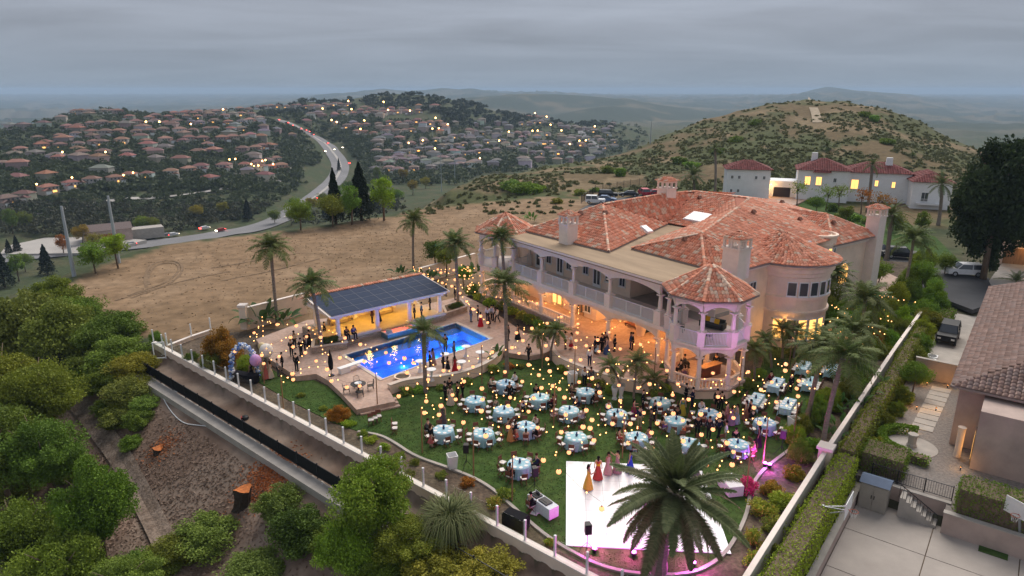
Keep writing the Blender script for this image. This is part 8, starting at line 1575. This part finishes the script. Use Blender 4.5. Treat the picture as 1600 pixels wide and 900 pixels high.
X, Y, _ = at(1600, 415, -.2); g = thing('garage', 'cream garage with warm lit door beside the dark conifer', 'garage', (X, Y, -.3), R(-25)); k = MB(); k.box(-4, 6, 0, 7, 0, 4.2); k.build('wall', M['stucco'], g); k = MB(); k.box(-2.8, 2.6, -.06, 0, .05, 2.6); k.build('garage_door', M['wood'], g); part('wall_lamp', lmesh, g, loc=(-.4, -.35, 3.3)); lamp((X, Y - 1.2, 2.8), 60, (1, .55, .15), .15, 'garage_lamp')
# ------------------------------------------------------------------ the valley: road, station, poles
def ribbon_ground(pts, w, name, mt, dz=.4, n=4):
 P = smooth_line([pick(*p) for p in pts], n); k = MB(); V = []
 for i, p in enumerate(P):
  a, b = P[max(i-1, 0)], P[min(i+1, len(P)-1)]; d = Vector((b[0]-a[0], b[1]-a[1], 0)).normalized(); nv = Vector((d.y, -d.x, 0))
  for o in (-.5, 0, .5): q = Vector((p[0], p[1], 0)) + nv * o * w; V.append((q.x, q.y, max(ground(q.x, q.y), p[2]) + dz))
 k.add(V, [(i*3+j, i*3+j+1, i*3+4+j, i*3+3+j) for i in range(len(P)-1) for j in range(2)]); return struct(name, k, mt), P
M['road'] = mat('valley_road', (.20, .195, .20), .85, .12, .05); M['track'] = mat('rutted_soil', (.205, .135, .08), .95, .3, 1.5, bump=.6, bscale=4); M['pave'] = mat('pale_pavement', (.42, .39, .36), .85, .1, .1)
_, RP = ribbon_ground([(432, 188), (470, 203), (500, 220), (522, 240), (533, 258), (530, 275), (510, 298), (480, 318), (445, 342), (400, 358), (330, 370), (262, 380), (150, 392), (40, 402), (-60, 415)], 15, 'road', M['road'])
ribbon_ground([(432, 188), (470, 203), (500, 220), (522, 240), (533, 258), (530, 275), (510, 298), (480, 318), (445, 342)], 2.2, 'road_median', M['pave'], .75)
ribbon_ground([(0, 345), (60, 335), (130, 322), (240, 312), (340, 298), (410, 288), (465, 282)], 5, 'trail', M['pave'], .3)
ribbon_ground([(-20, 305), (60, 303), (140, 294), (230, 288), (330, 276), (410, 270), (460, 264)], 2.5, 'slope_wall_path', M['pave'], .6)
ribbon_ground([(640, 265), (655, 250), (645, 240), (660, 232), (690, 226)], 11, 'suburb_street', M['road'], .4); ribbon_ground([(905, 205), (918, 218), (930, 230), (940, 238)], 11, 'suburb_street', M['road'], .4); ribbon_ground([(2, 262), (15, 252), (25, 246)], 9, 'suburb_street', M['road'], .4)
p = pick(60, 388); k = MB(); k.prism([(q[0], q[1]) for q in (pick(0, 400), pick(10, 385), pick(70, 372), pick(150, 372), pick(230, 382), pick(150, 400))], p[2] - 3, p[2] + .8); struct('station_yard', k, M['pave'])
p = pick(172, 382); fs = thing('fire_station', 'grey station building with one red roller door in the valley', 'building', (p[0], p[1], p[2]), R(35)); k = MB(); k.box(-9, 9, 0, 12, 0, 6); k.build('wall', M['wall_grey'], fs); k = MB(); k.box(9, 22, 3, 10, 0, 4.6); k.build('wall', M['concrete'], fs); k = MB(); k.add([(-9.5, -.5, 6), (9.5, -.5, 6), (9.5, 12.5, 6), (-9.5, 12.5, 6), (-9.5, 6, 8), (9.5, 6, 8)], [(0, 1, 5, 4), (2, 3, 4, 5), (0, 4, 3), (1, 2, 5)]); k.build('roof', mat('station_roof', (.16, .12, .11), .9), fs); k = MB(); k.box(-2.5, 2.5, -.1, 0, .1, 4.4); k.build('roller_door', M['paint'], fs, color=(.35, .01, .02))
M['pole'] = mat('steel_pole', (.40, .44, .48), .5, .06, 1)
for px, py, ty, lb, w_ in [(116, 432, 322, 'tall steel pylon at the end of the bare lot, farther from the road', .3), (186, 412, 306, 'tall steel pylon at the end of the bare lot, nearer the road', .3), (690, 300, 240, 'steel pole on the slope before the suburb, first', .25), (711, 285, 242, 'steel pole on the slope before the suburb, second', .25), (945, 246, 200, 'thin steel pole above the suburb', .25), (1016, 225, 190, 'thin steel pole at the edge of the brown hill', .25)]:
 p = pick(px, py); h = z_at(p[1], ty) - p[2]; t = thing('steel_pole', lb, 'pole', p); k = MB(); k.tube([(0, 0, -2), (0, 0, h)], [w_, w_ * .55], 10); k.build('shaft', M['pole'], t)
 if h > 12:
  for z in (h, h * .82): k = MB(); k.beam((-2.2 if z == h else 0, 0, z - .2), (2.2, 0, z + .2), .22); k.build('cross_arm', M['pole'], t)
for q in ([(200, 462), (232, 452), (262, 441), (281, 424), (278, 412), (255, 411), (236, 420), (230, 436), (233, 446)], [(205, 466), (238, 455), (268, 444), (287, 425), (282, 409), (254, 407), (232, 417), (226, 436), (229, 449)], [(330, 420), (400, 408), (470, 396)], [(345, 440), (420, 425), (500, 405)], [(180, 470), (240, 452), (300, 436), (360, 425)]): ribbon_ground(q, .38, 'tyre_track', M['track'], .04, 3)
ribbon_ground([(1263, 152), (1268, 163), (1274, 176), (1277, 192)], 3.2, 'hill_trail', mat('trail_soil', (.34, .27, .19), .95, .3, .8), .12, 3)
# road lamps and traffic
_k = MB(); _k.sphere((0, 0, 0), .55, 8, 5); SLAMP = _k.mesh('lamp_head', mat('sodium_lamp', (1, .6, .25), .5, 0, emit=9, ecol=(1, .50, .14))); _k = MB(); _k.tube([(0, 0, 0), (0, 0, 5.5)], .12, 6); SPOST = _k.mesh('post', M['pole'])
SL = '505,180 550,182 519,199 527,201 570,199 641,184 607,182 681,195 676,211 686,211 564,212 411,262 416,261 428,267 405,269 639,234 661,230 680,242 750,257 795,216 350,182 230,202 251,202 167,249 195,285 210,281 115,290 360,260 369,259 394,267 398,270 836,185 854,191 832,215 840,214 877,214 905,230 915,230 890,236 929,207 545,168 600,170 700,205 780,230 860,205 300,205 100,250 60,300'
for x, y in P2(SL):
 p = pick(x, y + 2)
 if p is None: continue
 s = max(.8, min(2.2, math.hypot(p[0], p[1]) / 420)); t = thing('street_lamp', 'glowing orange street lamp among the distant houses', 'street lamp', p, 0, 'distant street lamps'); part('post', SPOST, t); part('lamp_head', SLAMP, t, loc=(0, 0, 5.6)); t.scale = (s * .8, s * .8, s * .8)
_k = MB(); _k.box(-2.3, 2.3, -.9, .9, .3, .95); _k.box(-1.6, 1.0, -.8, .8, .95, 1.5); TCB = _k.mesh('body', M['paint']); _k = MB(); _k.box(-2.38, -2.28, -.85, .85, .55, 1.0); TCR = _k.mesh('taillight', mat('tail_glow', (1, .05, .04), .5, 0, emit=7, ecol=(1, .05, .04))); _k = MB(); _k.box(2.28, 2.38, -.85, .85, .5, .9); TCW = _k.mesh('headlight', mat('head_glow', (1, .9, .7), .5, 0, emit=7, ecol=(1, .85, .6)))
for i, (x, y, aw) in enumerate([(434, 189, 1), (448, 194, 1), (455, 198, 1), (468, 203, 1), (481, 208, 1), (487, 212, 1), (476, 206, 1), (522, 236, 0), (508, 238, 0), (546, 257, 1), (498, 312, 1), (535, 233, 0), (512, 226, 1), (258, 372, 0), (271, 370, 1), (320, 360, 1), (345, 363, 0), (204, 386, 0), (168, 390, 0)]):
 p = pick(x, y)
 j = min(range(len(RP)), key=lambda q: (RP[q][0]-p[0])**2 + (RP[q][1]-p[1])**2); j0, j1 = max(0, j-1), min(len(RP)-1, j+1); d = math.atan2(RP[j0][1]-RP[j1][1], RP[j0][0]-RP[j1][0]); t = thing('moving_car', 'distant car with red tail lights on the valley road' if aw else 'distant car with white headlights on the valley road', 'car', (p[0], p[1], p[2] + .5), d if aw else d + math.pi, 'cars driving away on the valley road' if aw else 'cars approaching on the valley road'); part('body', TCB, t, prn.choice([(.6, .6, .62), (.05, .05, .06), (.3, .05, .05), (.2, .22, .25)])); part('taillight', TCR, t); part('headlight', TCW, t)
# ------------------------------------------------------------------ suburb houses
def house_proto(seed):
 rr = random.Random(seed); W, D, Hh = 13, 9, rr.choice([5.6, 5.8, 3.4]); o = thing('suburban_house', 'x', 'house')
 k = MB(); k.box(-W/2, W/2, -D/2, D/2, -3, Hh); k.box(-W/2 - 1 + (W - 4) * (seed % 2), -W/2 + 5 + (W - 4) * (seed % 2), -D/2 - 4, -D/2 + .01, -3, 3.0); part('wall', k.mesh('wall', M['paint']), o)
 k = MB(); [k.add(f, [tuple(range(len(f)))]) for f in hip(-W/2, W/2, -D/2, D/2, Hh, 2.3, .6)]; gx = -W/2 - 1 + (W - 4) * (seed % 2); gable = [[(gx - .4, -D/2 - 4.5, 3.0), (gx + 3, -D/2 - 4.5, 4.6), (gx + 3, -D/2 + 1, 4.6), (gx - .4, -D/2 + 1, 3.0)], [(gx + 3, -D/2 - 4.5, 4.6), (gx + 6.4, -D/2 - 4.5, 3.0), (gx + 6.4, -D/2 + 1, 3.0), (gx + 3, -D/2 + 1, 4.6)]]; [k.add(f, [(0, 1, 2, 3)]) for f in gable]; k.add([(gx, -D/2 - 4, 3.0), (gx + 6, -D/2 - 4, 3.0), (gx + 3, -D/2 - 4, 4.5)], [(0, 1, 2)]); part('roof', k.mesh('roof', M['rooftint']), o)
 k = MB(); k.box(gx + .8, gx + 5.2, -D/2 - 4.06, -D/2 - 4, 0, 2.3); part('garage_door', k.mesh('garage_door', M['white']), o)
 xs = [x for x in (-4.6, -1.4, 1.8, 4.8)]
 k = MB(); k.box(-.7, .7, -.05, .03, 0, 1.3); wmesh = k.mesh('window', M['glass_dark'])
 for x in xs: part('window', wmesh, o, loc=(x, -D/2 - .02, Hh - 2.1))
 return o
M['rooftint'] = mat('far_roof_tile', rough=.85, var=.22, scale=1.2, objcol=True, stretch=(1, 1, 4))
HP = [house_proto(i) for i in range(4)]
ROOFS_RED = [(.25, .11, .08), (.20, .10, .08), (.28, .14, .105), (.19, .115, .095)]; ROOFS_GREY = [(.16, .14, .135), (.20, .17, .16), (.13, .12, .13), (.24, .16, .13)]
WALLS = [(.42, .36, .31), (.55, .51, .47), (.36, .30, .26), (.66, .65, .64), (.33, .27, .23)]
hpos = []; litm = MB(); litm.box(-1.6, 1.6, -.1, .05, 0, 1.6); LITW = litm.mesh('lit_window', M['warm_glass'])
hrng = random.Random(21); first = {}
def place_house(px, py, row, label, roofs, jitter=4, size=.68, mind=9.5):
 px += hrng.uniform(-jitter, jitter); py += hrng.uniform(-1.5, 1.5); p = pick(px, py)
 if p is None or any((p[0]-q[0])**2 + (p[1]-q[1])**2 < mind ** 2 for q in hpos): return
 hpos.append(p); src = hrng.choice(HP)
 if src.name in first: o = copy_tree(src)
 else: o = src; first[src.name] = 1
 o.location = (p[0], p[1], p[2] + .3); o.rotation_euler = (0, 0, math.atan2(-p[1], -p[0]) + math.pi / 2 + hrng.choice([-.5, -.25, .2, .45]) + hrng.uniform(-.15, .15)); s = size * hrng.uniform(.85, 1.1); o.scale = (s, s, s)
 recolor(o, 'roof', jit(hrng.choice(roofs), .12)); recolor(o, 'wall', jit(hrng.choice(WALLS), .1)); tag(o, label, 'house', row)
 if hrng.random() < .22: part('lit_window', LITW, o, loc=(hrng.uniform(-4, 4), -4.7, .8))
ROWS = [([(15, 322), (60, 308), (130, 290), (200, 283), (330, 268), (400, 262), (450, 250)], 27, 'house in the lowest row on the left hillside, above the green bank', ROOFS_RED), ([(5, 262), (40, 258)], 20, 'house by the small street at the left edge', ROOFS_GREY), ([(95, 252), (150, 245), (215, 243), (270, 240)], 26, 'house in the second row of the left hillside', ROOFS_RED), ([(30, 240), (80, 232), (160, 228), (230, 226), (300, 224), (350, 222), (400, 218)], 22, 'house in the third row of the left hillside', ROOFS_RED), ([(60, 222), (130, 214), (200, 211), (280, 210), (350, 207), (395, 204)], 19, 'house in the fourth row of the left hillside', ROOFS_RED), ([(110, 203), (170, 197), (240, 197), (310, 196), (380, 194), (420, 190)], 17, 'house in the fifth row of the left hillside', ROOFS_RED + ROOFS_GREY), ([(200, 188), (270, 187), (340, 186), (400, 182)], 15, 'house in the top rows of the left hillside', ROOFS_RED), ([(120, 180), (190, 178)], 13, 'house on the small hilltop at the left', ROOFS_RED), ([(270, 181), (330, 179), (400, 174)], 14, 'house along the left hill crest', ROOFS_RED), ([(380, 240), (430, 232)], 22, 'house between left hillside and road', ROOFS_RED), ([(395, 272), (450, 262)], 20, 'house with warm lights beside the road bend', ROOFS_RED),
  ([(405, 170), (450, 169), (500, 168), (555, 167)], 13, 'terraced house along the top of the middle hill', ROOFS_RED), ([(520, 182), (570, 180), (620, 178), (660, 178)], 14, 'house in the upper row of the middle hill', ROOFS_RED), ([(560, 176), (620, 172), (650, 174)], 14, 'house just below the wooded crest', ROOFS_RED), ([(545, 202), (600, 198), (650, 194), (700, 196)], 15, 'house in the middle row of the middle hill', ROOFS_RED), ([(560, 212), (610, 210), (650, 208)], 16, 'house in the lower row of the middle hill', ROOFS_RED),
  ([(595, 232), (640, 230), (690, 222), (730, 212), (790, 205)], 16, 'grey-roofed house at the upper edge of the valley suburb', ROOFS_GREY), ([(592, 242), (630, 243), (680, 235), (740, 228), (800, 222)], 17, 'grey-roofed house in the second street of the valley suburb', ROOFS_GREY), ([(595, 252), (640, 256), (700, 248), (760, 240), (810, 236)], 18, 'grey-roofed house in the third street of the valley suburb', ROOFS_GREY), ([(590, 268), (620, 270), (720, 262), (760, 256), (800, 252)], 20, 'grey-roofed house in the nearest street of the valley suburb', ROOFS_GREY), ([(815, 195), (850, 195), (880, 200), (920, 206), (955, 214)], 12, 'house in the upper street of the right-hand suburb', ROOFS_GREY), ([(805, 212), (850, 212), (890, 216), (930, 220), (965, 226)], 13, 'house in the middle street of the right-hand suburb', ROOFS_GREY), ([(810, 228), (860, 228), (900, 228), (950, 234)], 14, 'house in the lower street of the right-hand suburb', ROOFS_GREY), ([(830, 185), (860, 186)], 10, 'house with lit windows on the saddle', ROOFS_RED), ([(835, 242), (880, 243), (920, 242)], 15, 'house nearest the brown hill', ROOFS_GREY)]
for line_, sp, lb, rf_ in ROWS:
 acc = 0
 for (x0, y0), (x1, y1) in zip(line_, line_[1:]):
  n = max(1, int(math.hypot(x1 - x0, y1 - y0) / sp / .60))
  for i in range(n): place_house(x0 + (x1 - x0) * i / n, y0 + (y1 - y0) * i / n, 'row: ' + lb, lb, rf_)
fh = MB(); fc = []
for x0, x1, y0, y1, n in ((0, 460, 180, 285, 70), (400, 700, 166, 215, 40), (585, 970, 190, 262, 150)):
 for _ in range(n):
  p = pick(hrng.uniform(x0, x1), hrng.uniform(y0, y1))
  if p is None or math.hypot(p[0], p[1]) < 380 or any((p[0]-q[0])**2 + (p[1]-q[1])**2 < 110 for q in hpos) or min((p[0]-q[0])**2 + (p[1]-q[1])**2 for q in RP) < 500: continue
  hpos.append(p); a = hrng.uniform(-.5, .5); Mx = Matrix.Translation((p[0], p[1], p[2])) @ Matrix.Rotation(a, 4, 'Z'); w, d, h = hrng.uniform(4, 6), hrng.uniform(3.2, 4.5), hrng.choice([3, 4.6, 5])
  n0 = len(fh.f); b = MB(); b.box(-w, w, -d, d, -2, h); fh.add([Mx @ Vector(v) for v in b.v], b.f); fc += [jit(hrng.choice(WALLS), .15)] * (len(fh.f) - n0)
  rc = jit(hrng.choice(ROOFS_GREY if x0 > 500 else ROOFS_RED + ROOFS_GREY[:2]), .2)
  for f in hip(-w, w, -d, d, h, 1.9, .5): fh.add([Mx @ Vector(v) for v in f], [tuple(range(len(f)))]); fc.append(rc)
tag(link('distant_houses', fh.mesh('distant_houses', mat('distant_house', rough=.85, var=.1, scale=.5, attr=True), False, fc)), 'small distant houses crowding the hillside and valley between the nearer rows', 'houses', kind='stuff')
# ------------------------------------------------------------------ woods and trees of the valley
hp_ = np.array(hpos)
def wood(name, label, n, x0, x1, y0, y1, size, leafs, seed, keep=None, clear=8, cA=(.036, .052, .020), cB=(.095, .118, .044), per=30, rmax=1500, rmin=175):
 rg = random.Random(seed); pts = scatter_px(n, x0, x1, y0, y1, rg, keep)
 r = np.hypot(pts[:, 0], pts[:, 1]); pts = pts[(r < rmax) & (r > rmin)]
 if clear: 
  d = np.sqrt(((pts[:, None, :2] - hp_[None, :, :2]) ** 2).sum(-1)).min(1); pts = pts[d > clear]
 rd = np.min(np.sqrt(((pts[:, None, :2] - np.array([(q[0], q[1]) for q in RP])[None]) ** 2).sum(-1)), 1); pts = pts[rd > 17]
 S = np.array([rg.uniform(*size) for _ in pts]); pts = pts + np.array([0, 0, 1])[None] * S[:, None] * .45
 return scrub(name, label, pts, S, per, leafs, seed, cA, cB)
wood('hillside_trees', 'mass of dark trees between the houses of the left hillside', 2600, -10, 470, 172, 300, (1.8, 4.2), 1.4, 61, clear=5)
wood('crest_woods', 'dark woods along the crest of the middle hill', 1500, 380, 960, 148, 200, (3, 5.5), 2.3, 62, lambda x, y: y < 158 + abs(x - 600) * .06 + 14 or x > 690, clear=12, cA=(.026, .038, .020), cB=(.058, .072, .034))
wood('bank_scrub', 'dark green scrub on the bank below the hillside houses', 1100, -10, 480, 285, 345, (1.2, 2.4), .9, 63, clear=9)
wood('valley_trees', 'dark trees filling the valley between road and suburb', 2200, 540, 1010, 190, 290, (1.8, 4.2), 1.3, 64, rmin=400, clear=5)
wood('roadside_trees', 'trees and scrub along the valley road', 700, 0, 640, 320, 372, (2.0, 4.2), .9, 65, clear=0, cA=(.030, .036, .020), cB=(.085, .085, .045), rmin=190)
wood('far_side_trees', 'trees on the slopes between the hills', 600, 440, 600, 180, 260, (2.4, 4.5), 1.6, 66)
for i, (px, py, ci, s_, tint) in enumerate([(530, 268, 1, 1.0, 'dark'), (388, 345, 0, 1.3, 'dark'), (75, 430, 0, 1.25, 'dark'), (8, 450, 0, 1.5, 'dark'), (28, 395, 0, .8, 'dark'), (15, 398, 0, .7, 'dark'), (510, 345, 0, 1.2, 'dark'), (525, 350, 1, 1.0, 'dark'), (585, 330, 0, 1.4, 'dark'), (565, 345, 0, 1.3, 'dark')]): tr_px(px, py, PC[ci], s_, ['slender dark conifer on the road median', 'dark conifer beside the valley road', 'dark conifer below the steel pylons', 'dark conifer at the left edge of the valley', 'small conifer in the station yard, first', 'small conifer in the station yard, second', 'dark conifer behind the bare lot, first', 'dark conifer behind the bare lot, second', 'dark conifer before the suburb, nearer the hill', 'dark conifer before the suburb, nearer the road'][i], tint)
for i, (px, py, s_, tint) in enumerate([(460, 330, 1.1, 'deep'), (480, 345, 1.0, 'fresh'), (430, 350, 1.1, 'deep'), (600, 345, 1.0, 'lime'), (620, 320, 1.2, 'deep'), (645, 305, 1.2, 'brown'), (665, 295, 1.2, 'brown'), (550, 352, .9, 'fresh'), (520, 355, .9, 'olive'), (130, 385, 1.2, 'brown'), (150, 392, 1.1, 'brown'), (100, 400, 1.0, 'red'), (225, 365, 1.2, 'olive'), (240, 367, 1.1, 'olive'), (40, 360, 1.3, 'deep'), (20, 365, 1.3, 'deep'), (310, 345, 1.2, 'brown'), (350, 340, 1.1, 'brown'), (470, 360, .9, 'fresh'), (30, 440, 1.1, 'fresh'), (40, 425, 1.0, 'deep'), (185, 420, .7, 'lime'), (150, 428, .7, 'fresh'), (600, 300, 1.3, 'deep'), (505, 324, 1.2, 'deep'), (488, 335, 1.2, 'brown'), (470, 347, 1.1, 'deep'), (528, 318, 1.3, 'deep'), (545, 305, 1.3, 'dark'), (455, 352, 1.0, 'olive'), (560, 290, 1.3, 'dark'), (590, 285, 1.3, 'deep'), (575, 310, 1.3, 'deep'), (630, 285, 1.3, 'brown')]): tr_px(px, py, PT[i % 4], s_, 'leafy valley tree between the bare lot and the road', tint, 1, 'leafy trees behind the bare lot')
# ------------------------------------------------------------------ the air
hm = bpy.data.materials.new('haze'); hm.use_nodes = True; _t = hm.node_tree
_t.nodes.remove(_t.nodes['Principled BSDF']); pv = _t.nodes.new('ShaderNodeVolumePrincipled')
pv.inputs['Color'].default_value = (.58, .77, 1.0, 1); pv.inputs['Density'].default_value = 0.00015; pv.inputs['Anisotropy'].default_value = 0.0
_t.links.new(pv.outputs[0], _t.nodes['Material Output'].inputs['Volume'])
hb = MB(); hb.box(-17000, 17000, -17000, 17000, -160, 52); tag(hb.build('haze', hm), kind='stuff')
